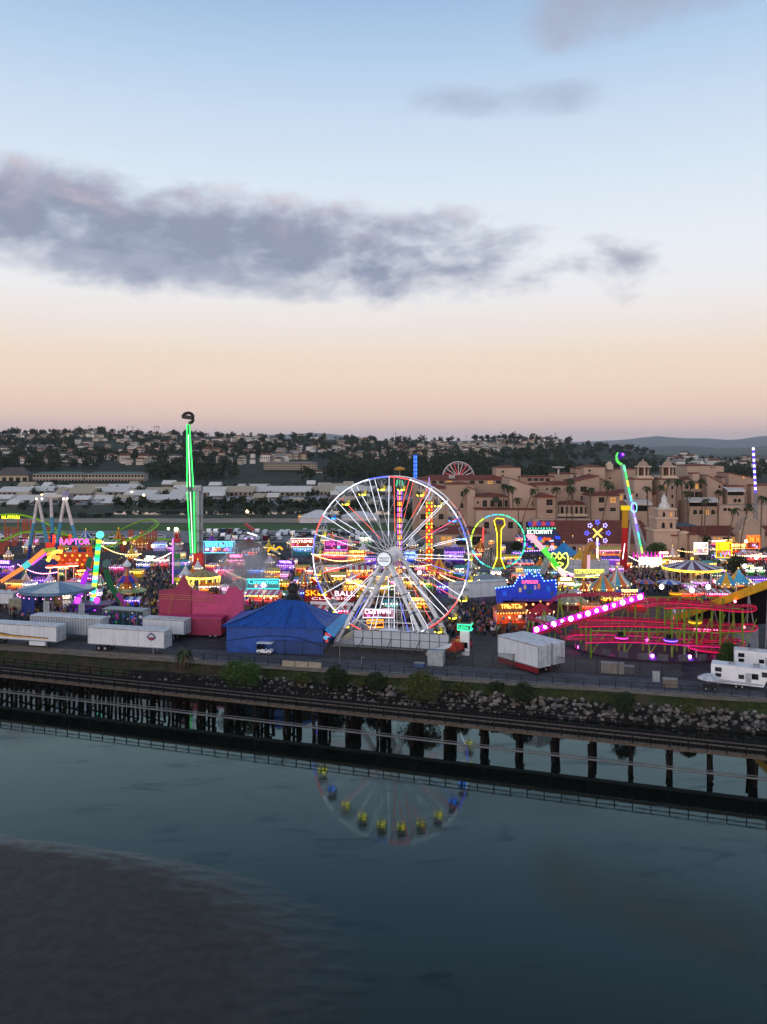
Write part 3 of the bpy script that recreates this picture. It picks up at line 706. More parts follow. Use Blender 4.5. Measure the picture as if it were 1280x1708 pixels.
mb = MB(); mb.prism([(-.6, .05), (-.3, .4), (0, .52), (.3, .4), (.6, .05)], -1.365, -1.347, pt('c9ccd0')); mb.prism([(-.75, -.02), (.75, -.02), (.3, -.32), (-.3, -.32)], -1.365, -1.347, pt('a02a32')); mb.xf(Matrix.Translation((4.9, 0, 2.9))); mb.build('emblem_detail', em1)
Lt = trailer('trailer', 'white trailer with sweeping yellow and brown stripe at the left edge', W(42, 1080)+V(-1.5, 2.2, 0), BA, 16., h=2.7)
mb = MB()
for k, c in ((0, '3a2a20'), (1, 'c9962c')):
    mb.prism([(-8, 2.55-.55*k+.3), (-5, 1.6-.28*k+.3), (-1, 1.35-.12*k+.1), (6.3, 1.28-.1*k), (6.3, 1.14-.1*k), (-1, 1.12-.1*k+.05), (-5, 1.2-.2*k+.2), (-8, 1.9-.65*k+.3)], -1.36-.01*k, -1.33-.01*k, pt(c))
mb.xf(Matrix.Translation((0, 0, .55))); mb.build('stripe', Lt)
mb = MB(); mb.box((4.2, -1.25, .75), (3.2, .5, .7), offw); mb.build('storage_box', Lt)
trailer('trailer', 'ribbed pale grey trailer behind the striped one, partly hidden', W(106, 1072)+V(-.2, 3.2, 0), BA, 14.6, h=3.0, ribs=26, body=mat('grey_trailer', 'a9b0b7', .5, var=.06))
trailer('trailer', 'short white trailer parked against the pink funhouse', W(276, 1067)+V(0, 1., 0), BA, 8.4, h=2.6, axles=(-4.,))
Lt = trailer('trailer', 'dark trailer with colourful painted mural side and lit roof edge', W(206, 1056)+V(0, 2, 0), BA, 8.6, h=3.1, body=pt('16323c'), axles=(-4.,), roof=pt('9aa5ab'))
mb = MB(); q = random.Random(4)
for i in range(46): 
    x, z = q.uniform(-4, 4), q.uniform(1.5, 3.9); mb.ball((x, -1.33, z), q.uniform(.15, .42), pt(q.choice(['2f8a3c', '54b54a', '2a6fb0', '123a5a', '6a2a8a', 'c84a9a', 'd8d8e0', '1a4a2a'] if x < 1.2 else ['d8dce4', '9a6ac0', 'c85a8a', '1a2a3a', '3a6ad0'])), 7, 4, (1, .08, .8))
mb.build('mural', Lt)['kind'] = 'stuff'
trailer('trailer', 'white trailer with dark red skirt, nearer of the pair by the magenta coaster', W(874, 1118)+V(.2, 1.2, 0), -.95, 9., wd=2.7, h=3.4, skirt=pt('7a1420'), axles=(4.6, 6.2))
trailer('trailer', 'white trailer standing behind the red-skirted one by the magenta coaster', W(874, 1118)+V(2.8, 3.2, 0), -.95, 9., wd=2.7, h=3.3, axles=(4.2, 5.2))
trailer('trailer', 'long pale trailer behind the Ferris wheel, left of the blue house front', W(803, 1006)+V(-.5, 2, 0), .35, 13.5, h=3.4, axles=(-4.6, -3.6))
trailer('trailer', 'small white box trailer at the left edge beside the game stalls', W(6, 1014), -.1, 6., h=2.3, axles=(-4.,))
# campers at the right edge
def camper(label, p, rz, L):
    t = thing('camper_trailer', label, 'camper', p, rz, 'campers at the right edge')
    mb = MB(); mb.prism([(-L/2, .6), (L/2-1.6, .6), (L/2-1.2, 1.5), (L/2, 1.9), (L/2-.2, 3.1), (-L/2+.15, 3.3), (-L/2, 3.1)], -1.25, 1.25, white); mb.build('shell', t)
    for x, z, wd, h in ((-L/2+1.0, 2.55, .8, .5), (-L/2+1.0, 1.75, .7, .4), (-.2, 1.8, .65, .5), (1.6, 2.0, .8, .7), (L/2-1.4, 2.4, .7, .6)):
        mb = MB(); mb.box((x, -1.265, z), (wd+.12, .03, h+.12), pt('3a3e44')); f = mb.build('window', t); mb = MB(); mb.box((x, -1.285, z), (wd, .02, h), glass); mb.build('pane', f)
    mb = MB(); mb.box((.7, -1.26, 1.55), (.75, .03, 1.75), pt('aeb3ba')); d = mb.build('door', t); mb = MB(); mb.box((.98, -1.29, 1.5), (.08, .05, .12), dkm); mb.build('handle', d)
    for x in (-1.5, 1.8): mb = MB(); mb.box((x, 0, 3.38), (.9, .8, .25), pt('8d9298')); mb.build('roof_vent', t)
    for x in (-.9, -.1):
        for y in (-1.15, 1.15): ob('wheel', WHS, t, (x, y, .32))
    mb = MB()
    for k in range(3): mb.prism([(-L/2+.2, 1.15-.2*k), (L/2-1.7, 1.0-.1*k), (L/2-1.7, .93-.1*k), (-L/2+.2, 1.02-.2*k)], -1.262-.003*k, -1.252, pt(('9aa5b5', '5a6f90', 'c0c4ca')[k]))
    mb.build('stripe', t)
camper('white camper trailer with small dark windows, nearest the road at right', W(1237, 1149)+V(.6, .8, 0), -.42, 8.6)
camper('white camper trailer standing further back at the right edge', W(1285, 1124)+V(-.5, 1.5, 0), -.35, 8.2)
def parasol(label, p, c1, c2, r=1.6, h=2.4, cat='parasol', n=12):
    t = thing('parasol', label, cat, p); mb = MB(); mb.tube((0, 0, 0), (0, 0, h), .04, grey, 6); mb.build('pole', t)
    mb = MB(); mb.lathe([(r, h-.75), (r*.98, h-.62), (r*.5, h-.2), (0, h+.05)], [pt(c1), pt(c2)], n); mb.build('canopy', t)
    return t
parasol('white parasol over a cart by the nearer camper', W(1183, 1151), 'c9ccd0', 'b9bdc2', 1.6)
t = thing('utility_cart', 'dark utility cart under the white parasol by the camper', 'cart', W(1183, 1151)+V(.1, -.15, 0), BA)
mb = MB(); mb.box((0, 0, .65), (1.9, .9, .45), dkm); mb.build('bed', t)
for x in (-.6, .6):
    for y in (-.42, .42): ob('wheel', WHS, t, (x, y, .3))
mb = MB(); mb.bar((.9, 0, .8), (1.3, 0, 1.2), .06, grey); mb.build('handle', t)
# golf cart on the road
t = thing('golf_cart', 'small white golf cart with flat roof driving past the blue tent', 'golf cart', W(442, 1092)+V(0, .3, 0), BA)
mb = MB(); mb.prism([(-1.3, .35), (1.25, .35), (1.35, .75), (.8, .95), (.55, .7), (.1, .7), (.05, .95), (-.5, .95), (-.55, .8), (-1.3, .8)], -.6, .6, white); mb.build('body', t)
mb = MB(); mb.box((0, 0, 1.95), (2.7, 1.3, .09), white); mb.build('roof', t)
for x in (-1.1, 1.0):
    for y in (-.55, .55): mb = MB(); mb.bar((x, y, .8), (x*.95, y, 1.93), .045, dkm); mb.build('roof_post', t)
for x in (-.25, -1.0): mb = MB(); mb.box((x, 0, .98), (.5, 1.1, .14), pt('1f2226')); mb.box((x-.28, 0, 1.25), (.1, 1.1, .45), pt('1f2226')); mb.build('seat', t)
for x in (-.85, .9):
    for y in (-.55, .55): ob('wheel', WHS, t, (x, y, .28), 0, (.9, .9, .9))
# service truck and kiosk by the wheel
t = thing('crane_truck', 'red and white service truck with boom parked right of the Ferris wheel', 'truck', W(765, 1097)+V(0, 1.5, 0), 1.0)
mb = MB(); mb.box((0, 0, .95), (6.5, 2.2, .35), dkm); mb.build('chassis', t)
mb = MB(); mb.prism([(1.6, 1.1), (3.3, 1.1), (3.3, 1.9), (2.9, 2.7), (1.6, 2.7)], -1.1, 1.1, pt('a8221e')); c = mb.build('cab', t)
mb = MB(); mb.prism([(2.3, 2.0), (3.15, 2.0), (2.85, 2.6), (2.3, 2.6)], -1.13, 1.13, glass); mb.build('window', c)
mb = MB(); mb.box((-.8, 0, 1.6), (3.6, 2.0, .9), pt('a8321e')); q = random.Random(9)
for i in range(10): mb.box((q.uniform(-2.2, .6), q.uniform(-.8, .8), q.uniform(2.1, 2.4)), (.7, .5, .6), pt(q.choice(['b03020', 'd0a040', '8a1a1a'])), q.uniform(0, 3))
mb.build('cargo_bed', t)
mb = MB(); mb.bar((-2., 0, 2.2), (-6.2, 2.4, 1.1), .5, white); mb.build('loading_ramp', t)
for x in (-2.2, -1.2, 2.4):
    for y in (-1., 1.): ob('wheel', WH, t, (x, y, .5))
t = thing('ticket_booth', 'white kiosk tower with green lit sign right of the Ferris wheel', 'kiosk', W(776, 1092), BA)
mb = MB(); mb.box((0, 0, 2.1), (1.5, 1.3, 4.2), white); mb.build('cabin', t); mb = MB(); mb.box((0, -.67, 1.7), (1.1, .04, 1.), glass); mb.build('window', t)
mb = MB(); mb.box((0, 0, 4.75), (2.3, 1.6, .95), pt('2a4a40')); s = mb.build('sign_box', t)
mb = MB()
for z in (4.3, 5.2): mb.bar((-1.15, -.83, z), (1.15, -.83, z), .14, em('3dffb0', 2.)); mb.bar((1.17, -.8, z), (1.17, .8, z), .14, em('3dffb0', 2.))
for x in (-1.1, 1.1): mb.bar((x, -.83, 4.3), (x, -.83, 5.2), .14, em('3dffb0', 2.))
mb.build('light_tube', s); glyphs(5, 1.6, .35, em('3dffb0', 1.5), s, (0, -.84, 4.57), 0, 3)
mb = MB(); mb.box((0, 0, 1.15), (2.5, 2.2, 2.2), mat('box_grey', 'aab0b2', .6))
for i in range(7): mb.box((-1.2+i*.4, -1.12, 1.15), (.05, .05, 2.1), pt('7a8286'))
tag(mb.build('storage_container', None, W(729, 1112)+V(0, 1.2, 0), BA), 'small pale grey ribbed storage box at the foot of the Ferris wheel', 'container')
def crate(label, x, y, sz, c, rz=BA):
    mb = MB(); mb.box((0, 0, sz[2]/2), sz, pt(c)); mb.box((0, 0, sz[2]+.03), (sz[0]+.1, sz[1]+.1, .06), pt('8d8f8c'))
    for i in range(5): mb.box((-sz[0]/2+sz[0]*(i+.5)/5, -sz[1]/2-.02, sz[2]/2), (.07, .04, sz[2]*.95), pt('6f7274'))
    tag(mb.build('equipment_crate', None, W(x, y), rz), label, 'crate')
crate('long pale equipment crate behind the chain link fence below the magenta coaster', 1022, 1122, (3.4, 1.3, 1.5), '9c948c', -.25)
crate('small dark generator box right of the pale crate below the coaster', 1049, 1123, (1.6, 1.2, 1.1), '4a5254', -.2)
crate('white upright notice board by the fence gap', 1095, 1137, (1., .3, 1.5), 'bfc6cc', -.2)
crate('beige stacked boxes behind the left trailers', 35, 1022, (4.2, 2.2, 3.), '8a8672', 0)
crate('low beige block beside the road near the campers', 1118, 1146, (2., .9, 1.2), '6f675c', -.2)
crate('blue toolbox at the foot of the white screen', 700, 1112, (1.6, .8, .6), '1f4a86', BA)
# light poles near the road
for x, y, h, lab in ((567, 1110, 4.2, 'slim pale pole standing at the road edge left of the wheel'), (603, 1114, 1.6, 'short pale hooked pole beside the road below the wheel')):
    t = thing('pole', lab, 'pole', W(x, y)); mb = MB(); mb.tube((0, 0, 0), (0, 0, h), .05, galv, 6); mb.build('shaft', t); mb = MB(); mb.bar((0, 0, h), (.5, 0, h+.1), .08, galv); mb.build('arm', t)

# ---------------------------------------------------------------- blue tent, pink funhouse
blue = mat('blue_tarp', '134a9e', .5, var=.22, scale=.7); blue2 = mat('blue_tarp_light', '2f9fe0', .5, var=.15)
bc = W(462, 1090)+V(.5, 5.2, 0); t = thing('big_tent', 'large blue game tent with peaked roof and closed back wall', 'tent', bc, -.12)
wx, wy, wz = 8.7, 5.2, 4.7
mb = MB(); 
for (a, b) in (((-wx, -wy), (wx-.6, -wy)), ((wx-.6, -wy), (wx, wy)), ((wx, wy), (-wx, wy)), ((-wx, wy), (-wx, -wy))):
    n = 14; vs = []
    for i in range(n+1):
        s = i/n; x, y = a[0]+(b[0]-a[0])*s, a[1]+(b[1]-a[1])*s; k = .06*math.sin(i*2.7)
        vs += [(x+k, y+k, 0), (x-k, y-k, wz*.5), (x, y, wz)]
    if a[0] != wx-.6: mb.add(vs, [(i*3+k, i*3+3+k, i*3+4+k, i*3+1+k) for i in range(n) for k in (0, 1)], blue)
mb.build('wall', t, smooth=True)
def rp(x, y, z): return V(x, y, z)
mb = MB(); e = .9; c4 = [rp(-wx-e, -wy-.5, wz-.2), rp(wx+.2, -wy-.5, wz-.1), rp(wx+e, wy+e, wz), rp(-wx-e, wy+e, wz)]; r0, r1 = rp(-.8, .0, wz+3.6), rp(3.4, .6, wz+3.2)
for q in ((c4[0], c4[1], r1, r0), (c4[1], c4[2], r1, r1), (c4[2], c4[3], r0, r1), (c4[3], c4[0], r0, r0)):
    n = 10; vs = []
    for j in range(n+1):
        for i in range(n+1):
            e0, e1 = q[0].lerp(q[1], i/n), q[3].lerp(q[2], i/n); p_ = e0.lerp(e1, j/n); p_.z -= .55*math.sin(j/n*math.pi)*(.75+.25*math.cos(i*2.1))+.12*abs(math.sin(i/n*math.pi*4))*(1-j/n); vs.append(p_)
    mb.add(vs, [(j*(n+1)+i, j*(n+1)+i+1, (j+1)*(n+1)+i+1, (j+1)*(n+1)+i) for j in range(n) for i in range(n)], blue)
mb.build('roof', t)
mb = MB(); mb.add([c4[1]+V(-.4, -.6, -.1), c4[1]+V(1.2, -.2, -1.5), c4[2]+V(1.0, .3, -.6), c4[2]+V(.2, .2, .25), c4[1]+V(.1, .1, .2)], [(0, 1, 2, 3, 4)], blue2); mb.build('awning', t)
mb = MB(); pl = [(-wx+.5+i*1.7, -wy-.08, 2.0+1.0*math.sin(i/10*math.pi)-.6*(i > 7)*(i-7)*.4) for i in range(11)]; mb.path([V(*p) for p in pl], .07, pt('0e2a55'), 5); mb.build('rope_hem', t)
for i in range(6):
    mb = MB(); q = i/5; mb.path([r0.lerp(r1, q).lerp(c4[0].lerp(c4[1], q), k/6)+V(0, -.03, .03-.5*math.sin(k/6*math.pi)) for k in range(7)], .05, pt('123a7a'), 4); mb.build('roof_seam', t)
for x, y in ((-wx, -wy), (wx-.6, -wy), (wx, wy), (-wx, wy), (0, -wy)): mb = MB(); mb.tube((x*.98, y*.98, 0), (x*.98, y*.98, wz), .08, grey, 6); mb.build('tent_pole', t)
mb = MB(); mb.box((wx-1.2, .5, 1.), (.8, 8, 1.1), pt('1b56a0')); q = random.Random(5)
for i in range(30): mb.ball((wx-.8+q.uniform(-.2, .3), q.uniform(-3.6, 4.2), q.uniform(1.6, 3.4)), q.uniform(.15, .3), em(q.choice(['e04aa0', '6ad0ff', 'c8d8ff', 'e05050']), .7), 6, 4)
mb.build('prize_counter', t)
mar = mat('maroon_panel', '96284e', .55, var=.12, scale=.5); mag = mat('pink_panel', 'bc3f72', .55, var=.12, scale=.5)
fc = W(330, 1064)+V(0, 3, 0); t = thing('funhouse', 'maroon and pink castle funhouse seen from behind with peaked gable', 'funhouse', fc, -.1)
mb = MB(); mb.prism([(-8.2, 2.2), (-2., 2.2), (-2., 8.4), (-2.6, 9.5), (-3.4, 11.2), (-4.5, 9.2), (-5.4, 8.4), (-8.2, 8.1)], 0, .3, mar); mb.build('back_panel', t)
mb = MB(); mb.prism([(-2., 2.2), (8., 1.2), (8., 8.6), (7.4, 8.2), (6.6, 9.0), (5.2, 8.8), (4.6, 7.6), (2.6, 7.4), (1.4, 7.6), (-2., 8.4)], .35, .65, mag); mb.build('side_panel', t)
mb = MB(); mb.box((-1.6, -1.6, 2.05), (12.6, 2.8, 3.1), mar); mb.build('wagon_body', t)
mb = MB(); mb.box((-1.6, -1.6, 3.66), (12.9, 3.1, .14), mag); mb.build('wagon_roof', t)
for x in (-6, -5, 2.6, 3.6): ob('wheel', WH, t, (x, -2.8, .5))
for z in (6.6, 7.0, 7.4): mb = MB(); mb.bar((-8.2, -.15, z), (2.4, -.15, z-.3), .08, pt('c07a5a')); mb.build('rail', t)
for x in (-6.2, -5.9): mb = MB(); mb.bar((x, -.2, 3.7), (x+.5, -.15, 7.4), .07, pt('c07a5a')); mb.build('ladder_rail', t)
mb = MB(); mb.lathe([(.0, 0), (.9, .2), (1., .6), (.7, .9), (0, 1.)], pt('4a4038'), 10, (2.2, .8, 7.8)); mb.build('roof_ornament', t)
mb = MB(); mb.box((1.2, 3.2, 1.2), (16, 6, 2.2), pt('5a1a30')); mb.build('deck', t)
# ---------------------------------------------------------------- rides and stalls of the midway
def M_(n, d): return n*d/F                     # photo pixels to metres at depth d
def lattice(mb, a, b, wd, m, r=.06, n=8, diag=True):   # square lattice mast between two points
    a, b = Vector(a), Vector(b); u, v = mb.frame(a, b); cs = [u*(i*wd/2)+v*(j*wd/2) for i, j in ((-1, -1), (1, -1), (1, 1), (-1, 1))]
    for c in cs: mb.bar(a+c, b+c, r*2, m)
    for k in range(n+1):
        p = a.lerp(b, k/n)
        for i in range(4):
            mb.bar(p+cs[i], p+cs[(i+1) % 4], r*1.2, m)
            if diag and k < n: mb.bar(p+cs[i], a.lerp(b, (k+1)/n)+cs[(i+1) % 4], r*1.1, m)
def tent(x, y, wpx, hpx, cols, label, group='striped midway tents', legs=True, val=None, n=16, finial=None):
    p = W(x, y); d = p.y; r = M_(wpx, d)/2; h = M_(hpx, d); eave = h*.42
    t = thing('tent', label, 'tent', p, 0, group); cs = [pt(c) for c in cols]
    mb = MB(); mb.lathe([(r, eave), (r*.62, eave+(h-eave)*.3), (r*.3, eave+(h-eave)*.62), (0.03, h)], cs, n); mb.build('canopy', t)
    mb = MB(); mb.lathe([(r+.02, eave-.5), (r+.02, eave)], [pt(c) for c in (val or cols)], n); mb.build('valance', t)
    for k in range(6):
        a = k*math.pi/3; mb = MB(); mb.tube((r*.95*math.cos(a), r*.95*math.sin(a), 0), (r*.95*math.cos(a), r*.95*math.sin(a), eave), .06, white, 5); mb.build('pole', t)
    mb = MB(); mb.ball((0, 0, h+.1), .16, finial or LY, 6, 4); mb.build('finial', t)
    bulbs(t, [(r*1.03*math.cos(k*.5236), r*1.03*math.sin(k*.5236), eave-.1) for k in range(12)], WARM, .09)
    mb = MB(); mb.box((0, 0, .55), (r*1.1, r*.9, 1.1), pt(R.choice(['7a3a22', '8a5a2a', '5a2a2a']))); mb.build('counter', t)
    mb = MB(); mb.lathe([(.05, eave-.2), (r*.5, eave-.25), (r*.5, eave-.35)], em('ffd890', 11.), 10); mb.build('ceiling_lamp', t)
    return t
ST = []
def stall(x, y, wpx, hpx, aw, sign, lamp, label, rz=0., glow='ffcf80', gs=2.2, kind='stall', txt=6):
    p = W(x, y); d = p.y; wd = M_(wpx, d); h = max(2.6, M_(hpx, d)); dp = max(2., wd*.45)
    t = thing('midway_stall', label, kind, p, rz, 'food and game stalls of the midway')
    mb = MB(); mb.box((0, 0, .5), (wd, dp, 1.), pt(aw[0])); mb.build('counter', t)
    mb = MB(); mb.box((0, dp*.45, h*.36), (wd*.96, .1, h*.62), pt(R.choice(['c8b8a0', 'a87a5a', '8a5a6a', 'b8b0b8', '6a5a7a']))); mb.build('back_wall', t)
    mb = MB(); mb.box((0, -dp*.2, h*.6), (wd*.9, .18, .12), em(glow, gs*16)); mb.build('light_tube', t)
    q = random.Random(int(x*7+y)); mb = MB()
    for i in range(int(wd*3.2)):
        mb.ball((q.uniform(-.45, .45)*wd, dp*.3, q.uniform(1.2, h*.62)), q.uniform(.14, .3), em(q.choice([glow, 'fff0d0']), 2.2) if i % 4 == 0 else pt(q.choice(['d04a8a', '3a7ad0', 'e0c030', '60b050', 'd0d0d8', 'c03030', '8a4ac0'])), 6, 4)  # every fourth prize glows by itself, as if lit
    o = mb.build('hanging_prizes', t); o['kind'] = 'stuff'
    for s in (-1, 1):
        mb = MB(); mb.box((s*(wd/2-.06), -dp/2+.06, h*.35), (.12, .12, h*.7), white); mb.build('post', t)
    n = max(4, int(wd/.7)); mb = MB(); v = [(-wd/2+wd*i/n) for i in range(n+1)]
    for i in range(n):
        m = pt(aw[i % len(aw)]); mb.add([(v[i], dp/2, h*.78), (v[i+1], dp/2, h*.78), (v[i+1], -dp/2-.5, h*.62), (v[i], -dp/2-.5, h*.62), (v[i], -dp/2-.52, h*.55), (v[i+1], -dp/2-.52, h*.55)], [(0, 3, 2, 1), (3, 4, 5, 2)], m)
    mb.build('awning', t)
    if sign:
        mb = MB(); mb.box((0, -dp/2-.1, h*.84), (wd*.92, .16, h*.26), pt(sign)); s = mb.build('sign', t)
        glyphs(txt, wd*.7, h*.15, lamp, s, (0, -dp/2-.24, h*.77), 0, int(x+y))
    k = max(4, int(wd/.55)); bulbs(t, [(-wd/2+wd*(i+.5)/k, -dp/2-.58, h*.6) for i in range(k)], lamp, .14, cap=14)
    return t
def facade(t, name, pts, d, m, y0=0., y1=.25, x0=None, z0=None):   # outline taken in photo pixels at the depth of the thing
    l = t.location; P = [AT(x, y, d) for x, y in pts]; mb = MB(); mb.prism([(p.x-l.x, p.z-l.z) for p in P], y0, y1, m); return mb.build(name, t)
def loc_(t, x, y, d, dy=0.): p = AT(x, y, d)-t.location; p.y += dy; return p
def bulb_line(t, pts, d, m, step=.5, dy=-.1, r=.1, cap=60, name='bulb'):
    out = []
    for a, b in zip(pts, pts[1:]):
        A_, B_ = loc_(t, *a, d, dy), loc_(t, *b, d, dy); k = max(1, int((B_-A_).length/step)); out += [A_.lerp(B_, i/k) for i in range(k)]
    bulbs(t, out, m, r, name, cap)
def smooth_path(ps, n=6, closed=False):        # Catmull-Rom
    out = []; q = len(ps); ps = [Vector(p) for p in ps]
    for i in range(q if closed else q-1):
        g = (lambda k: ps[k % q]) if closed else (lambda k: ps[max(0, min(q-1, k))])
        a, b, c, e = g(i-1), g(i), g(i+1), g(i+2)
        for k in range(n):
            t = k/n; out.append(.5*((2*b)+(c-a)*t+(2*a-5*b+4*c-e)*t*t+(3*b-a-3*c+e)*t**3))
    if not closed: out.append(ps[-1])
    return out
def coaster_track(t, ps, gauge, m, r=.08, track_glow=None, tie=1.2, closed=False, name='track'):
    L, Rr, S = [], [], []; acc = 0; ties = []; q = len(ps)
    for i, p in enumerate(ps):
        a = ps[max(0, i-1)]; b = ps[min(q-1, i+1)]; d = (b-a); d.z = 0; d.normalize(); n = Vector((-d.y, d.x, 0))*gauge/2
        L.append(p+n); Rr.append(p-n); S.append(p-V(0, 0, .35))
        acc += (p-a).length if i else 0
        if acc > tie: ties.append(i); acc = 0
    mb = MB(); mb.path(S, r*1.4, m, 5); tr_ = mb.build(name, t)
    for e in (L, Rr): mb = MB(); mb.path(e, r, m, 5); mb.build('rail', tr_)
    mb = MB()
    for i in ties: mb.bar(L[i], Rr[i], .1, m); mb.bar(L[i].lerp(Rr[i], .5), S[i], .1, m)
    o = mb.build('track_tie', tr_); o['kind'] = 'stuff'
    if track_glow: mb = MB(); mb.path([p+V(0, 0, -.2) for p in Rr], r*.8, track_glow, 4); mb.build('light_strip', tr_)
# --- magenta spinning coaster
cc = W(1085, 1078); t = thing('spinning_coaster', 'magenta lit spinning coaster with stacked red tracks on lime columns', 'roller coaster', cc, -.06)
red = pt('b01a44', .4); lime = pt('6f8f1e'); track_glow = em('ff1e5a', .75); KX = cc.y/F  # pink glow strips added to imitate magenta flood light on the tracks
def serp(x0, x1, ys, h0, h1):
    out = []; n = len(ys)
    for i, y in enumerate(ys):
        a, b = (x0, x1) if i % 2 == 0 else (x1, x0)
        for k in range(7): out.append(V(a+(b-a)*k/6, y, 0))
        if i < n-1:
            s = 1 if b > a else -1; r = (ys[i+1]-y)/2
            for k in range(1, 6): th = -math.pi/2+math.pi*k/6; out.append(V(b+s*abs(r)*math.cos(th), y+r+r*math.sin(th), 0))
    for i, p in enumerate(out): p.z = h0+(h1-h0)*i/(len(out)-1)+.25*math.sin(i*.8)
    return out
coaster_track(t, serp(0, 13.2, [-9, -5.2, -1.4, 2.4, 6], 8.6, 7.2), .9, red, .07, track_glow)
coaster_track(t, serp(-14, 13.5, [-8.5, -4.5, -.5, 3.2], 5.3, 4.2), .9, red, .07, track_glow)
coaster_track(t, serp(-13, 11, [-9.5, -5., 0., 5.], 2.9, 1.3), .9, red, .07, em('ff2a90', .8))
hel = [V(8+3.6*math.cos(a*.35), -8+3*math.sin(a*.35), 2.6-.05*a) for a in range(26)]; coaster_track(t, hel, .9, red, .1, track_glow)
dr = [V(-1, 4, 8.6), V(-6, 5, 8.4), V(-11.5, 5, 8.2), V(-15.5, 4.6, 7.8), V(-18.5, 4, 5.2), V(-21, 2, 4.6), V(-19, -1, 4.4), V(-16, -3, 3)]; coaster_track(t, smooth_path(dr, 5), .9, red, .09)
for x in (-12, -6.5, -2.5, 1.2, 3.2, 5.2, 9., 12.6):
    for y, h in ((-9.2, 8.5), (-5, 8.4), (.2, 8.4), (6, 7.6)):
        if x < 0 and y != .2: h = 5.
        mb = MB(); mb.tube((x, y, 0), (x, y, h), .17 if y < 1 else .13, lime, 7); c = mb.build('column', t)
        mb = MB(); mb.bar((x, y, h*.15), (x+2.4, y+.4, h*.8), .11, lime); mb.build('diagonal_brace', c)
for z, y in ((8.1, -7), (8., 3.8), (4.4, -8.5), (4.2, -1.9)):
    mb = MB(); mb.bar((0 if z > 6 else -12, y, z), (13, y, z), .16, lime); mb.build('girder', t)
for x, y, h in ((-20.5, 3.5, 4.2), (-18, 4.2, 5.5), (-15, 5, 7.4)):
    for s in (-1.1, 1.1): mb = MB(); mb.tube((x+s, y-abs(s), 0), (x, y, h), .15, lime, 7); mb.build('column', t)
la, lb = loc_(t, 890, 1062, 147.5), loc_(t, 1076, 1001, 146.); la.y -= 0
mb = MB(); mb.bar(la, lb, .5, red, .6); lf = mb.build('lift_hill', t)
nP = 13; panel = em('e01ae0', 1.25); globe = em('ffd8ff', 9.)
for i in range(nP):
    a, b = la.lerp(lb, i/nP+.006), la.lerp(lb, (i+1)/nP-.006); up = V(0, 0, .95)
    mb = MB(); mb.add([a+V(0, -.3, .25), b+V(0, -.3, .25), b+V(0, -.3, 1.35), a+V(0, -.3, 1.35), a+V(0, -.1, .25), b+V(0, -.1, .25), b+V(0, -.1, 1.35), a+V(0, -.1, 1.35)], [(0, 1, 2, 3), (7, 6, 5, 4), (4, 5, 1, 0), (3, 2, 6, 7), (1, 5, 6, 2), (4, 0, 3, 7)], panel); p = mb.build('light_panel', lf)
    mb = MB(); mb.ball(a.lerp(b, .5)+V(0, -.34, .82), .3 if i % 2 else .42, globe, 8, 5, (1, .5, 1.1)); mb.build('globe_lamp', p)
def car(x, y, z, m1, m2, rz=0.):
    c = ob('coaster_car', None, t, (x, y, z), rz); mb = MB(); mb.lathe([(.2, 0), (.9, .1), (1.05, .5), (1.0, .9), (.8, .9), (.7, .4)], [m1], 12); mb.build('tub', c)
    mb = MB(); mb.lathe([(1.07, .45), (1.1, .55), (1.07, .65)], m2, 12); mb.build('trim', c); mb = MB(); mb.box((0, .3, 1.), (1.1, .3, .8), black); mb.build('seat', c)
car(6.1, -5.4, 4.9, pt('c8a018'), em('ffcc20', 1.5)); car(.9, -9.5, 2.7, pt('3a1a8a'), em('8a5aff', 3.), .2); car(5.4, 3.5, 8.2, pt('d09018'), em('ffb020', 1.5)); car(-7, -9.3, 3, pt('7a1a4a'), em('ff4ad0', 1.5))
mb = MB(); mb.lathe([(13.5, 0), (13.5, .35), (0, .4)], mat('plum_deck', '3a2438', .7), 28, (1, -1.5, 0)); mb.v = [(x*1.12, y*.78, z) for x, y, z in mb.v]; mb.build('deck', t)
for k in range(14):
    a = math.pi*(1.05+k*.068); mb = MB(); mb.box((1.1+15*math.cos(a), -1.2+10.5*math.sin(a), .9), (1.6, .06, 1.1), mat('barrier_grey', '5a5660', .6), a+1.57); mb.build('barrier_panel', t)
for x, y, m in ((-9, -8, em('ff28c8', 90)), (-2, -9.4, em('a040ff', 90)), (4, -9.6, em('8a4aff', 90)), (-13, -4, em('ff28b0', 90)), (9, -8, em('ff3080', 60)), (0, 2, em('ff2890', 90)), (13.6, -6.9, em('ff5a6a', 12)), (13.9, -2, em('ff5a6a', 12))):
    mb = MB(); z = 8.4 if x > 13.8 else (5. if x > 13.5 else .6); mb.ball((x, y, z), .26, m, 8, 5); mb.build('flood_lamp', t)
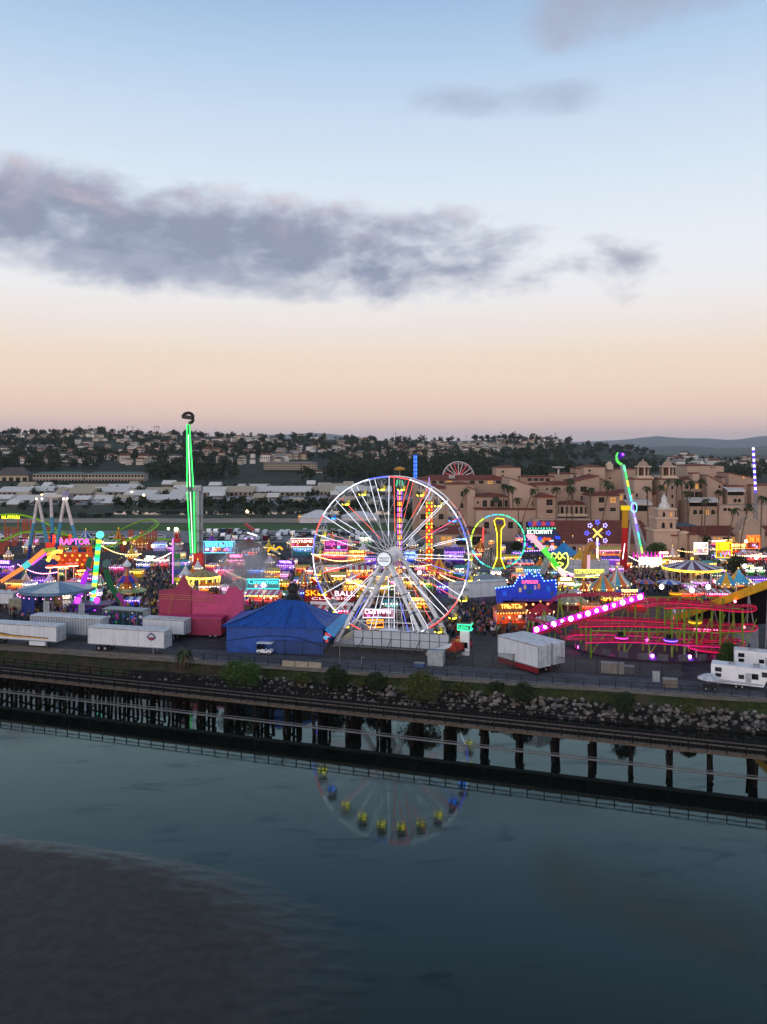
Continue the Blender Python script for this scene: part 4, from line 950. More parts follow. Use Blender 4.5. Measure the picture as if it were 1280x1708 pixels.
# --- big slide at the right edge
sl0, sl1 = V(55.2, 158., G+3.4), V(68.5, 131., G+16.4); t = thing('giant_slide', 'giant slide with yellow edge rail and black underside at the right edge', 'slide', (55.2, 158, G)); o0 = V(0, 0, 3.4); o1 = sl1-V(55.2, 158, G)
sd = (o1-o0); nn_ = V(.86, .5, 0)
for k in range(5):
    a, b = o0+nn_*k*1.9, o1+nn_*k*1.9; mb = MB(); mb.add([a, b, b+nn_*1.8, a+nn_*1.8], [(0, 1, 2, 3)], pt(('c8a020', '2a6ac0', 'c03a2a', '2a8a4a', 'c8a020')[k])); mb.build('lane', t)
mb = MB(); mb.bar(o0+V(-.3, 0, -.6), o1+V(-.3, 0, .2), .4, mat('slide_yellow', 'd8a612', .5), 1.35); mb.build('edge_rail', t)
mb = MB(); mb.add([o0+V(0, .3, -.6), o1+V(0, .3, -.6), o1+V(0, .4, -8.), o0.lerp(o1, .35)+V(0, .4, -5.2), o0+V(0, .3, -1.6)], [(0, 1, 2, 3, 4)], mat('black_tarp', '0b0b0d', .8)); mb.build('tarp', t)
for k in (.3, .42, .55, .68, .8):
    p = o0.lerp(o1, k); mb = MB(); mb.tube(V(p.x, p.y, 0)+V(-.9, -.4, 0), p+V(-.2, 0, -.8), .12, grey, 6); mb.tube(V(p.x, p.y, 0)+V(1.1, -1, 0), p+V(-.2, 0, -.8), .12, grey, 6); mb.build('support_leg', t)
mb = MB(); mb.box((8.2, -9, 1.8), (4.2, 5, 3.6), mat('pale_tarp', '8d97a5', .7)); tag(mb.build('tarp_shed', None, (55.2, 158, G)), 'pale tarp covered shed under the giant slide', 'shed')
# --- shrub next to the campers
bush(1217, 1108, 34, 40, 'green', 'leafy green bush beside the coaster and behind the campers', G, 2600)
# --- blue haunted house front with red stall below
D1 = 176; t = thing('dark_ride', 'blue peaked house front outlined in bulbs with pink lettering', 'dark ride', AT(880, 1028, D1)*1); t.location.z = G
hp = [(829, 1008), (827, 981), (857, 977), (867, 959), (871, 964), (875, 962), (884, 953), (891, 961), (895, 960), (899, 955), (908, 969), (927, 967), (929, 985), (929, 1006)]
facade(t, 'front_panel', hp, D1, mat('blue_facade', '1a48e0', .5, e=0), 0, .4); bulb_line(t, hp[1:-1], D1, em('8ac8ff', 4), .62, -.12, .13, 60)
mb = MB()
for a, b in zip(hp[1:-1], hp[2:-1]): mb.tube(loc_(t, *a, D1, -.06), loc_(t, *b, D1, -.06), .05, em('2a5aff', 2), 5)
mb.build('light_strip', t); lettering('SUPERSLIDE', M_(27, D1), M_(5.5, D1), em('ff5a7a', 3.), t, loc_(t, 884, 973, D1, -.2), 0)
for x, y, wv, hv, c in ((868, 984, 4, 7, 'd0b890'), (876, 979, 4, 7, 'c8a870'), (899, 978, 4, 8, 'd87a5a'), (893, 980, 3, 7, 'c0a0d0'), (884, 987, 9, 7, '1a4a8a'), (842, 990, 6, 8, '2a6aff'), (915, 982, 6, 8, '2a6ae0'), (921, 990, 5, 7, '3a4a8a')):
    mb = MB(); p = loc_(t, x, y, D1, -.1); mb.box(p, (M_(wv, D1), .12, M_(hv, D1)), em(c, .45)); mb.build('window', t)
mb = MB(); mb.box(loc_(t, 892, 999, D1, -1.2), (M_(75, D1), 2.2, .2), pt('5a4a9a')); mb.build('porch_roof', t)
mb = MB(); mb.box(loc_(t, 885, 1014, D1, .6), (M_(92, D1), 1.2, M_(24, D1)), pt('4a1020')); mb.build('base_wagon', t)
bulb_line(t, [(838, 1006), (922, 1003)], D1, em('ff7a4a', 7), 1.35, -2.6, .24, 12, 'globe_lamp')
p = W(852, 1046); t = stall(850, 1046, 52, 44, ('a8401a', 'c87a30'), 'a86a20', em('ffb050', 3), 'brightly lit orange food stall below the blue house front', .12, 'ff9a40', 2.6)
tent(902, 1030, 44, 26, ('b01a22', 'a01420'), 'plain red awning tent below the blue house front', n=4)
parasol('pale parasol standing between the red tent and the magenta coaster', W(912, 1047), 'b8c4c8', 'a8b4b8', 2.2)
# --- loop ride with ring of lights
D2 = 235; t = thing('loop_ride', 'ring ride with green, yellow and cyan light hoop', 'loop ride', W(831, 955)); c0 = loc_(t, 831, 903, D2); r0 = M_(45, D2)
for i in range(24):
    a0, a1 = 2*math.pi*i/24, 2*math.pi*(i+1)/24; col = ('3fd8a8' if i < 6 else '4ab8d8' if i < 8 else 'b8e83a' if i < 13 else '58d8e8' if i < 16 else '28a080' if i < 20 else '35e8b0')
    arc = lambda rr: [c0+V(math.cos(a0+.02+(a1-a0-.04)*k/3)*rr, 0, math.sin(a0+.02+(a1-a0-.04)*k/3)*rr) for k in range(4)]
    mb = MB(); mb.path(arc(r0), .22, pt('1e5a50'), 6); s = mb.build('hoop_segment', t); mb = MB(); mb.path([q+V(0, -.24, 0) for q in arc(r0-.02)], .2, em(col, 1.7), 5); mb.build('light_tube', s)
mb = MB(); op = [(822, 948), (829, 930), (829, 890), (824, 868), (828, 864), (840, 865), (842, 875), (836, 882), (835, 930), (842, 948)]; mb.path([loc_(t, *q, D2, -.8) for q in op], .14, em('ffe63a', 2.2), 5); mb.build('neon_outline', t)
facade(t, 'club_panel', op, D2, pt('6a5a18'), -.6, -.3); mb = MB(); mb.box(loc_(t, 833, 871, D2, -.9), (1.8, .1, .9), pt('4a3a7a')); mb.build('badge', t)
for x0, x1 in ((806, 815), (815, 815), (822, 826)): mb = MB(); lattice(mb, loc_(t, x0, 950, D2+2, 0), loc_(t, x1, 888, D2+2, 0), .7, grey, .06, 7); mb.build('support_leg', t)
mb = MB(); mb.tube(loc_(t, 805, 905, D2-2), loc_(t, 807, 880, D2-2), .25, em('ff4a4a', 1.2), 6); mb.build('red_lamp', t)
mb = MB(); mb.box(V(0, 0, .5), (16, 6, .9), pt('3a4a6a')); mb.build('base', t)
def round_ride(x, y, wpx, hpx, cols, rimm, label, cat='carousel', top=None, star=False, skirt='1d3f8f', fl=12):
    p = W(x, y); d = p.y; r = M_(wpx, d)/2; h = M_(hpx, d); t = thing('round_ride', label, cat, p, 0, 'round rides')
    mb = MB(); mb.lathe([(r*.98, 0), (r*.98, .7), (0, .75)], pt(skirt), 24); mb.build('platform', t)
    mb = MB(); mb.lathe([(r, h*(.62 if star is False else .7)), (r, h*(.70 if star is False else .8))], rimm if star is False else pt('5a7a9a'), 24); mb.build('rim_light', t)
    mb = MB(); mb.lathe([(r*1.02, h*(.7 if star is False else .8)), (r*.5, h*(.85 if star is False else .91)), (.05, h)], [pt(c) for c in cols], 24 if star is False else 16); mb.build('roof', t)
    mb = MB(); mb.tube((0, 0, .7), (0, 0, h*.9), r*.12, pt('b8a060'), 10); mb.build('centre_pole', t)
    for k in range(fl):
        a = 2*math.pi*k/fl; mb = MB(); mb.tube((r*.92*math.cos(a), r*.92*math.sin(a), .7), (r*.92*math.cos(a), r*.92*math.sin(a), h*.64), .07, white, 5); mb.build('post', t)
    bulbs(t, [(r*1.03*math.cos(k*.19635), r*1.03*math.sin(k*.19635), h*.62) for k in range(32)], rimm, .13)
    if top: mb = MB(); mb.ball((0, 0, h+.2), .4, top, 8, 5); mb.build('finial', t)
    return t
round_ride(1155, 975, 92, 42, ('c9c4cc', '5a2a48'), em('ffc83a', 3), 'carousel tent with plum and white striped roof behind the coaster', top=LY, skirt='7a2a2a', fl=16)
round_ride(812, 983, 66, 26, ('8a8f96', '7d828a'), em('fff0c0', 3), 'low grey roofed ride with red and white rim behind the long trailer', 'ride', skirt='b02a30')
t = round_ride(97, 1018, 122, 48, ('c2c8cc', '5f7f9c', '6f8fa8', 'b8c2c8'), em('ff9ae8', 3), 'blue drum ride with star patterned roof at left', 'ride', star=True, skirt='16357a')
r_ = M_(118, W(97, 1018).y)/2
for k in range(10):
    a = math.pi*(.75+k*.066); mb = MB(); b = a+.2; mb.add([(r_*.97*math.cos(a), r_*.97*math.sin(a), .2), (r_*.97*math.cos(b), r_*.97*math.sin(b), .2), (r_*.97*math.cos(b), r_*.97*math.sin(b), 4.), (r_*.97*math.cos(a), r_*.97*math.sin(a), 4.)], [(0, 1, 2, 3)], pt('14307c')); mb.build('wall_panel', t)
t = round_ride(339, 985, 54, 36, ('8a7a5a', 'b09a50'), em('ffd850', 3.5), 'ride topped by a ring of golden lights behind the funhouse', 'ride', skirt='6a5a3a')
for k in range(16):
    a = 2*math.pi*k/16; r = M_(54, W(339, 985).y)/2; h = M_(36, W(339, 985).y); mb = MB(); mb.tube((r*1.0*math.cos(a), r*1.0*math.sin(a), h*.35), (r*1.05*math.cos(a), r*1.05*math.sin(a), h*.6), .12, em('ffd24a', 2.5), 5); mb.build('hanging_lamp', t)
# --- towers
def drop_tower(x, y, ytop, wpx, label, body, cols, n=14, head=None, lat=False):
    p = W(x, y); d = p.y; h = (y-ytop)*d/F; wd = M_(wpx, d); t = thing('drop_tower', label, 'drop tower', p, 0, 'light covered towers')
    mb = MB(); mb.box((0, .2, h/2), (wd*.8, wd*.8, h), pt(body)); mb.build('mast', t)
    for i in range(n):
        z0, z1 = h*i/n+.1, h*(i+1)/n-.05
        for s, c in zip((-.32, 0, .32), cols[i % len(cols)]):
            mb = MB(); mb.box((s*wd*.9, .2-wd*.4-.07, (z0+z1)/2), (wd*.17, .12, (z1-z0)*.8), em(c, 2.)); mb.build('light_panel', t)
    mb = MB(); mb.box((0, 0, .5), (wd*2.4, wd*2., 1.), pt('7a2020')); mb.build('base', t)
    mb = MB(); mb.lathe([(wd*1.0, h*.16), (wd*1.3, h*.17), (wd*1.3, h*.2), (wd*.6, h*.215)], pt('a02a6a'), 12); mb.build('passenger_ring', t)
    if head: head(t, h, wd)
    return t
def onion(t, h, wd):
    mb = MB()
    for k in range(8):
        a = k*math.pi/4; mb.path([V(math.cos(a)*r, math.sin(a)*r, h+z) for r, z in ((.3, 0), (1.0, 1.2), (.8, 2.4), (.1, 3.2))], .07, em('4adf9a', 1.6), 4)
    mb.tube((0, 0, h), (0, 0, h+5), .1, grey, 5); mb.build('lantern_cage', t)
    mb = MB(); mb.lathe([(.2, 5.2), (1.4, 5.3), (1.5, 5.7), (.4, 6.2)], pt('c08a2a'), 12, (0, 0, h)); mb.build('crown_disc', t)
drop_tower(667, 966, 817, 10, 'tower striped in purple and yellow light seen through the wheel', '3a2a4a', (('c85aff', 'ffd24a', 'c85aff'), ('ff8a3a', 'ffe24a', 'ff8a3a'), ('ff5ad0', 'ffb03a', '9a5aff')), 16, onion)
def cage(t, h, wd):
    mb = MB()
    for k in range(8):
        a = k*math.pi/4; mb.path([V(math.cos(a)*r, math.sin(a)*r, h+z) for r, z in ((.3, 0), (1.3, 2.), (.9, 3.6), (.1, 5.))], .08, white, 4)
    mb.tube((0, 0, h), (0, 0, h+6.5), .12, em('c8a0ff', 1.), 5); mb.build('lantern_cage', t)
drop_tower(716, 962, 836, 14, 'red drop tower with vertical rows of amber bulbs right of the wheel', 'a01420', (('ffae20', '3ab84a', 'ffcf3a'), ('ff4a2a', 'ffb82a', 'ff4a2a'), ('ffd23a', 'ff3a2a', 'ffd23a')), 22, cage)
t = drop_tower(693, 800, 726, 7, 'tall blue lit tower rising far behind the grandstand', '2a4ad0', (('4a8aff', '3a6aff', '4a8aff'),), 12)
p = W(693, 810); t.location = ((693-640)/F*520, 520, G); t.scale = (.56, .56, .62)
mb = MB(); mb.box((0, 0, 74*937/F+1), (9, 7, 1.6), pt('3a3f5a')); mb.build('head_frame', t)
# --- giant pendulum with green neon, far left centre
p = W(325, 944); t = thing('pendulum_ride', 'very tall pendulum arm edged in green neon with claw on top', 'pendulum ride', p); D3 = p.y
grn = em('30ff62', 3.2)
mb = MB(); mb.tube(loc_(t, 315, 708, D3), loc_(t, 319, 815, D3), .55, pt('5a6a62'), 6, .9); mb.tube(loc_(t, 319, 815, D3), loc_(t, 325, 925, D3), .9, pt('5a6a62'), 6, .6); mb.build('arm', t)
for a, b in (((313, 708), (313.5, 812)), ((317.5, 708), (324, 812)), ((315.5, 725), (318.5, 812)), ((313.5, 820), (320, 922)), ((325, 820), (326.5, 922)), ((319, 820), (323, 922))):
    mb = MB(); mb.tube(loc_(t, *a, D3, -1.), loc_(t, *b, D3, -1.), .13, grn if a[0] not in (315.5, 319) else em('dcffe4', 1.6), 5); mb.build('neon_strip', t)
for y in (728, 765, 793): mb = MB(); mb.box(loc_(t, 317, y, D3, -.2), (2.1, 1.6, .35), pt('3a5a48')); mb.build('collar', t)
mb = MB(); mb.path(smooth_path([loc_(t, x, y, D3) for x, y in ((315, 706), (321, 703), (322, 694), (317, 689), (309, 690), (305, 695))], 4), .5, pt('2a2420'), 6); mb.build('claw', t)
for k in range(5): mb = MB(); mb.box(loc_(t, 306+k*3., 695+.4*k, D3, R.uniform(-.4, .4)), (.8, 1., 1.1), pt('1a1614')); mb.build('seat', t)
mb = MB(); mb.bar(loc_(t, 329, 945, D3, .5), loc_(t, 329, 812, D3, .5), 1.2, mat('tower_grey', '9aa0a6', .5)); mb.bar(loc_(t, 334, 945, D3, 1.5), loc_(t, 334, 812, D3, 1.5), .9, mat('tower_grey', '9aa0a6', .5)); mb.build('support_tower', t)
mb = MB(); mb.bar(loc_(t, 317, 814, D3, .2), loc_(t, 336, 814, D3, .2), 1.6, mat('tower_grey', '9aa0a6', .5)); mb.build('axle_housing', t)
for y in (860, 885, 905): mb = MB(); mb.box(loc_(t, 331, y, D3, .4), (2.6, 2., .3), pt('6a7076')); mb.build('tower_flange', t)
mb = MB(); mb.bar(loc_(t, 331.5, 945, D3, -.3), loc_(t, 331.5, 922, D3, -.3), 2.6, em('e0403a', .25)); mb.build('red_lit_base', t)  # red light on the tower foot, put in as a faint glow
mb = MB(); mb.tube(loc_(t, 324, 925, D3, -.6), loc_(t, 324, 936, D3, -.6), .35, em('f8ffd8', 2.5), 6); mb.build('tip_lamp', t)
# --- right pendulum (long cyan-green arm)
p = W(1069, 936); t = thing('pendulum_ride', 'leaning pendulum arm lit green and violet with purple pod on top', 'pendulum ride', p); D4 = p.y
mb = MB(); mb.tube(loc_(t, 1038, 775, D4), loc_(t, 1069, 925, D4), .7, mat('tower_grey', '9aa0a6', .5), 7, 1.0); mb.build('arm', t)
for k in range(12):
    a, b = k/12+.005, (k+1)/12-.005; A_, B_ = loc_(t, 1039.5, 775, D4, -1.), loc_(t, 1070.5, 923, D4, -1.); c = ('6affb0', '4adf6a', 'd8e84a', '3adf8a', '5ad8ff', '8a6aff', 'a88aff', 'c8b0ff', '8a6aff', '5ad8e8', '4adf9a', 'b8e86a')[k]
    mb = MB(); mb.tube(A_.lerp(B_, a), A_.lerp(B_, b), .32, em(c, 1.5), 5); mb.build('neon_strip', t)
mb = MB(); ring = [loc_(t, 1056, 846, D4, -1.3)+V(math.cos(k*.524)*.9, 0, math.sin(k*.524)*1.5) for k in range(12)]; mb.path(ring, .13, em('8af0ff', 1.8), 5, True); mb.build('hub_ring', t)
mb = MB(); mb.path(smooth_path([loc_(t, x, y, D4) for x, y in ((1038, 775), (1031, 770), (1029, 762), (1032, 755))], 4), .4, em('5adf5a', 1.2), 6); mb.build('claw', t)
mb = MB(); mb.ball(loc_(t, 1035, 760, D4), 1.1, em('4a1a9a', .6), 10, 7); mb.build('pod', t); mb = MB(); mb.ball(loc_(t, 1038, 758, D4, -.8), .5, em('a050ff', 2), 8, 5); mb.build('pod_lamp', t)
mb = MB(); mb.box((0, 0, .8), (7, 5, 1.6), pt('4a4a5a')); mb.build('base', t)
for s in (-1, 1): mb = MB(); mb.tube((s*3.5, 2, .5), loc_(t, 1057, 850, D4, 1.2), .4, mat('tower_grey', '9aa0a6', .5), 7); mb.build('support_leg', t)
# --- red boom
p = W(1043, 956); t = thing('boom_ride', 'upright boom, mustard at the top and red below, beside the leaning arm', 'boom ride', p); D5 = p.y
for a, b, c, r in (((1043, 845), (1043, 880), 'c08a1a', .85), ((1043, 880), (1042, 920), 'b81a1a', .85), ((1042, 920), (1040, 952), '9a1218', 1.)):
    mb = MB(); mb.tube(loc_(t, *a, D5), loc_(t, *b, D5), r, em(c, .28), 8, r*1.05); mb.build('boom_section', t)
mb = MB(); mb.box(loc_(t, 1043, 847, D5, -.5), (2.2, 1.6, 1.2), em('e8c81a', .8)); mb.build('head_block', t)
mb = MB(); mb.tube(loc_(t, 1041, 906, D5, -1), loc_(t, 1037.5, 932, D5, -1), .12, LW, 5); mb.build('light_strip', t)
mb = MB(); mb.tube(loc_(t, 1040, 950, D5), loc_(t, 1014, 958, D5-6), .7, pt('8a1220'), 8); mb.box((0, 0, .5), (5, 4, 1.), pt('8a1220')); mb.build('base_arm', t)
# --- blue star wheel
p = W(997, 937); t = thing('star_wheel', 'small wheel with blue light clusters and yellow cross', 'ride', p); D6 = p.y; c0 = loc_(t, 997, 889, D6)
mb = MB(); mb.tube(c0-V(0, 0, 1.5), V(0, 0, 0), .3, em('fff0d0', 1.6), 6); mb.build('mast', t)
for k in range(4): a = math.pi/4+k*math.pi/2; mb = MB(); mb.tube(c0, c0+V(math.cos(a)*1.9, -.3, math.sin(a)*1.9), .25, em('ffd85a', 2.2), 5); mb.build('cross_arm', t)
for k in range(8):
    a = k*math.pi/4; q = c0+V(math.cos(a)*3.3, 0, math.sin(a)*3.3); mb = MB(); mb.bar(c0, q, .12, grey); arm = mb.build('arm', t)
    mb = MB()
    for j in range(5): mb.ball(q+V(math.cos(j*1.257)*.55, -.2, math.sin(j*1.257)*.55), .26, em('5a5aff' if k % 2 == 0 else 'b8a8ff', 2.), 6, 4)
    o = mb.build('bulb_cluster', arm); o['kind'] = 'stuff'
# --- tilted green and pink arm
p = W(920, 968); t = thing('arm_ride', 'tilted arm glowing pink at both ends and green between', 'ride', p); D7 = p.y
for a, b, c in (((888, 896), (905, 915), 'ffb0b8'), ((905, 915), (918, 929), '5adf4a'), ((920, 931), (931, 947), '4ac83a'), ((931, 947), (940, 957), 'ffd0d0'), ((940, 957), (943, 966), 'ffd8c8')):
    mb = MB(); mb.tube(loc_(t, *a, D7), loc_(t, *b, D7), .7, em(c, 1.1), 7); mb.build('arm_section', t)
for s in (0, 5): mb = MB(); mb.bar(loc_(t, 903+s, 958, D7, 1), loc_(t, 913+s, 932, D7, 1), .8, mat('tower_grey', '9aa0a6', .5)); mb.build('support_leg', t)
mb = MB()
for k in range(8): mb.ball(loc_(t, 880+k*1.6, 893+(k % 3)*2.4, D7, -.5), .4, em('ff8a9a', 2.), 6, 4)
o = mb.build('seat_cluster', t); o['kind'] = 'stuff'
# --- big sign pavilion
p = W(902, 935); t = thing('show_pavilion', 'busy neon pavilion with green and white lettering behind the tilted arm', 'pavilion', p); D8 = p.y
facade(t, 'back_panel', [(872, 925), (873, 890), (884, 880), (925, 880), (935, 895), (936, 925)], D8, pt('22305a'), 0, .4)
glyphs(9, M_(42, D8), M_(6, D8), em('e0ffd8', 2.6), t, loc_(t, 901, 890, D8, -.3), 0, 5)
bulb_line(t, [(880, 881), (926, 881), (926, 888)], D8, em('4affb0', 3), .8, -.2, .18, 30); bulb_line(t, [(876, 919), (932, 917)], D8, em('d8a8ff', 3), .7, -.4, .2, 40)
q = random.Random(8)
for i in range(38):
    mb = MB(); mb.box(loc_(t, q.uniform(876, 932), q.uniform(896, 916), D8, -.2), (q.uniform(.5, 1.6), .3, q.uniform(.4, 1.2)), em(q.choice(['3a5aff', 'ff4a8a', 'ffb03a', '4ad84a', '2ad8d8', 'd8d8ff', 'a03ad8', 'ff6a2a']), .8)); mb.build('light_panel', t)
for x in range(6): mb = MB(); mb.ball(loc_(t, 885+x*7.5, 874, D8, .5), .8, em('d84a5a' if x % 2 else '4a4ac8', .5), 7, 5); mb.build('rooftop_balloon', t)
# --- neon lion
p = W(934, 966); t = thing('neon_face_sign', 'yellow neon outline of a bearded face on a round sign', 'neon sign', p); D9 = p.y
mb = MB(); mb.tube(V(0, .3, 0), loc_(t, 933, 945, D9, .3), .2, grey, 6); mb.build('post', t)
mb = MB(); c0 = loc_(t, 933, 936, D9); mb.tube(c0+V(0, .1, 0), c0+V(0, .3, 0), M_(14, D9), pt('2a3a22'), 20); mb.build('backboard', t)
for pts in ([(920, 930), (922, 922), (930, 926), (933, 921), (937, 926), (945, 922), (948, 932)], [(920, 930), (921, 942), (928, 950), (934, 953), (941, 950), (947, 942), (948, 932)], [(926, 932), (930, 928), (933, 933)], [(935, 933), (938, 928), (943, 932)], [(928, 941), (933, 938), (940, 941), (934, 944), (928, 941)]):
    mb = MB(); mb.path(smooth_path([loc_(t, *q, D9, -.1) for q in pts], 4), .16, em('f0ff6a', 2.), 5); mb.build('neon_tube', t)
# ---------------------------------------------------------------- left and centre of the midway
tq, nv_ = pt('3a8fb0'), pt('1c2f7a')
p = W(92, 946); t = thing('swing_ride', 'twin A frame swing with white, turquoise and navy legs', 'ride', p)
for (ax, ay), feet, dd in (((63, 828), ((47, 935), (84, 930)), 262), ((108, 827), ((92, 930), (138, 948)), 250), ((85, 830), ((88, 908),), 256)):
    for fx, fy in feet:
        a, b = loc_(t, ax, ay, dd), loc_(t, fx, fy, dd); b.z = max(b.z, 0)
        for s0, s1, m in ((0, .42, mat('leg_white', 'cfc9c6', .5)), (.42, .76, tq), (.76, 1, nv_)):
            mb = MB(); mb.tube(a.lerp(b, s0), a.lerp(b, s1), .42+.25*s0, m, 8, .42+.25*s1); mb.build('leg_section', t)
mb = MB(); mb.bar(loc_(t, 60, 828, 262), loc_(t, 112, 826, 250), .8, mat('leg_white', 'cfc9c6', .5)); mb.build('top_beam', t)
mb = MB(); mb.ball(loc_(t, 110, 826, 250), 1.2, pt('9a90b0'), 8, 6); mb.build('bearing', t)
bulbs(t, [loc_(t, x, 832, 249) for x in (61, 70, 106, 112)], HOT, .28, 'flood_lamp')
mb = MB(); mb.tube(loc_(t, 85, 905, 256), loc_(t, 85, 914, 256), 1.5, em('ff4a3a', .35), 14); mb.build('gondola_ring', t)
for x in (92, 119):
    for k in range(4): mb = MB(); mb.ball(loc_(t, x, 893+k*4, 252, -1), .42, em('ff3a2a', 1.8), 7, 5); mb.build('red_lamp', t)
# RAPTOR coaster
p = W(125, 922); t = thing('roller_coaster', 'lime green roller coaster on orange towers at the left', 'roller coaster', p)
gt = pt('7aa82a'); org = pt('c2491c')
A1 = [(-30, 866, 300), (0, 858, 300), (35, 858, 300), (70, 868, 300), (100, 885, 300), (135, 900, 292), (160, 912, 285), (200, 905, 282), (235, 892, 285), (255, 880, 292), (262, 872, 300), (250, 866, 306), (225, 872, 306), (200, 884, 306), (170, 897, 306)]
A2 = [(-30, 905, 275), (5, 900, 275), (35, 888, 278), (65, 886, 282), (95, 888, 286), (130, 896, 290), (170, 900, 294), (210, 899, 298), (250, 897, 304), (290, 900, 310)]
for A_ in (A1, A2): coaster_track(t, smooth_path([loc_(t, *a) for a in A_], 5), 1.3, gt, .14, em('a8e83a', .5), 2.)
q = random.Random(3)
for x, yt, dd in ((4, 905, 275), (12, 880, 300), (24, 880, 300), (42, 866, 300), (54, 868, 300), (80, 880, 300), (108, 893, 296), (140, 905, 290), (178, 910, 284), (190, 902, 300), (206, 898, 284), (219, 884, 305), (238, 885, 305), (248, 888, 288), (258, 885, 295)):
    top = loc_(t, x, yt, dd); mb = MB(); lattice(mb, V(top.x, top.y, 0), top, 1.2, org, .09, 6); mb.build('support_tower', t)
p = W(125, 948); t = thing('coaster_station', 'orange glowing coaster station under the RAPTOR lettering', 'ride station', p); dd = p.y
lettering('RAPTOR', M_(50, dd), M_(10, dd), em('ff5ae0', 2.6), t, loc_(t, 125, 908, dd, -.3)); 
mb = MB(); mb.bar(loc_(t, 100, 911, dd), loc_(t, 150, 911, dd), .25, grey); mb.build('sign_rail', t)
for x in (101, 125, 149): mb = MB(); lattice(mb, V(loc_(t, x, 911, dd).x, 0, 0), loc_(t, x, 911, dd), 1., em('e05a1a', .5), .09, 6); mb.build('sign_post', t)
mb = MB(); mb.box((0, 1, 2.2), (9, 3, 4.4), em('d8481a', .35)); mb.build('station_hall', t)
for i in range(12): mb = MB(); mb.box((-4+i*.7, -.6, 1.2+(i % 3)*1.3), (.5, .2, .5), em(R.choice(['ffb02a', 'ff5a2a', 'ffd85a']), 1.8)); mb.build('light_panel', t)
p = W(18, 905); t = thing('neon_sign', 'yellow neon scribble sign high at the left edge', 'neon sign', p); dd = p.y
glyphs(6, M_(32, dd), M_(7, dd), em('e8f02a', 2.2), t, loc_(t, 18, 865, dd), -.12, 4)
for x in (8, 30): mb = MB(); mb.bar(V(loc_(t, x, 865, dd).x, .2, 0), loc_(t, x, 865, dd, .2), .25, org); mb.build('post', t)
# tilted orange truss arm
p = W(45, 975); t = thing('arm_ride', 'long tilted orange truss arm with turquoise joint at the left edge', 'ride', p); dd = p.y
for a, b, c, r in (((2, 970), (40, 946), 'ff9a4a', .55), ((40, 946), (50, 938), '5ad8d8', .8), ((50, 938), (74, 918), 'ffa050', .6), ((74, 918), (92, 916), '8aa83a', .5)):
    mb = MB(); mb.bar(loc_(t, *a, dd), loc_(t, *b, dd), r*1.4, em(c, .7), r*1.8); mb.build('truss_section', t)
mb = MB(); mb.bar(loc_(t, 54, 942, dd, -.3), loc_(t, 78, 923, dd, -.3), .3, em('d85aff', 1.5)); mb.build('light_strip', t)
for x in (33, 40): mb = MB(); mb.bar(loc_(t, x, 974, dd), loc_(t, 43, 946, dd), .35, pt('3a7a5a')); mb.build('support_leg', t)
mb = MB(); mb.path(smooth_path([loc_(t, x, y, dd, -1) for x, y in ((82, 935), (87, 927), (92, 921), (100, 919), (106, 920))], 4), .5, em('f0e85a', 1.4), 6); mb.build('serpent_tube', t)
for k in range(3): mb = MB(); mb.ball(loc_(t, 85+k*7, 924+k*3, dd, -1), .7, em('ff8a3a', 2.), 7, 5); mb.build('globe_lamp', t)
# blue wall and red mushroom lamps
p = W(60, 968); t = thing('hoarding', 'long dark blue hoarding behind the tilted arm', 'hoarding', p)
for i in range(6): mb = MB(); mb.box((-4.6+i*1.85, 0, 2.9), (1.8, .12, 5.2), pt('142a72')); mb.build('panel', t)
for i in range(7): mb = MB(); mb.bar((-5.5+i*1.85, .15, 0), (-5.5+i*1.85, .15, 5.6), .12, dkm); mb.build('post', t)
for i, (x, pos) in enumerate(((84, 'leftmost'), (97, 'second from left'), (110, 'third from left'), (123, 'rightmost'))):
    p = W(x, 976-i*.8); t = thing('mushroom_lamp', 'red glowing mushroom lamp, %s of the four in a row' % pos, 'lamp', p, 0, 'red mushroom lamps'); h = M_(29, p.y)
    mb = MB(); mb.tube((0, 0, 0), (0, 0, h), .09, em('ffb090', 1.), 6); mb.build('stem', t); mb = MB(); mb.lathe([(.3, h-.1), (1.1, h), (1.1, h+.35), (.6, h+.6), (0, h+.65)], em('ff3a1a', 2.), 12); c = mb.build('cap', t)
    mb = MB(); mb.lathe([(1.12, h+.05), (1.12, h+.28)], em('ffe0b0', 4), 12); mb.build('rim_light', c)
# striped neon pole with claws
p = W(153, 1016); t = thing('claw_ride', 'pole striped in cyan and yellow light with purple and green claws', 'ride', p); dd = p.y
A_, B_ = loc_(t, 155, 1002, dd), loc_(t, 165, 900, dd)
for k in range(17): mb = MB(); mb.bar(A_.lerp(B_, k/17), A_.lerp(B_, (k+1)/17-.004), .85, em(('3ad8c8', 'd8e83a', '2ad870', 'f0f0ff')[(0, 1, 0, 2, 1, 0, 3, 1, 2, 0, 1, 0, 2, 1, 0, 2, 1)[k]], 1.5)); mb.build('light_panel', t)
mb = MB(); c0 = loc_(t, 167, 892, dd); mb.tube(c0+V(0, -.3, 0), c0+V(0, .3, 0), .8, em('5ad8c0', 1.6), 16); mb.build('head_disc', t)
mb = MB(); c0 = loc_(t, 178, 940, dd); mb.tube(c0+V(0, -.3, 0), c0+V(0, .3, 0), .9, em('4a6a68', .4), 16); mb.build('rear_disc', t)
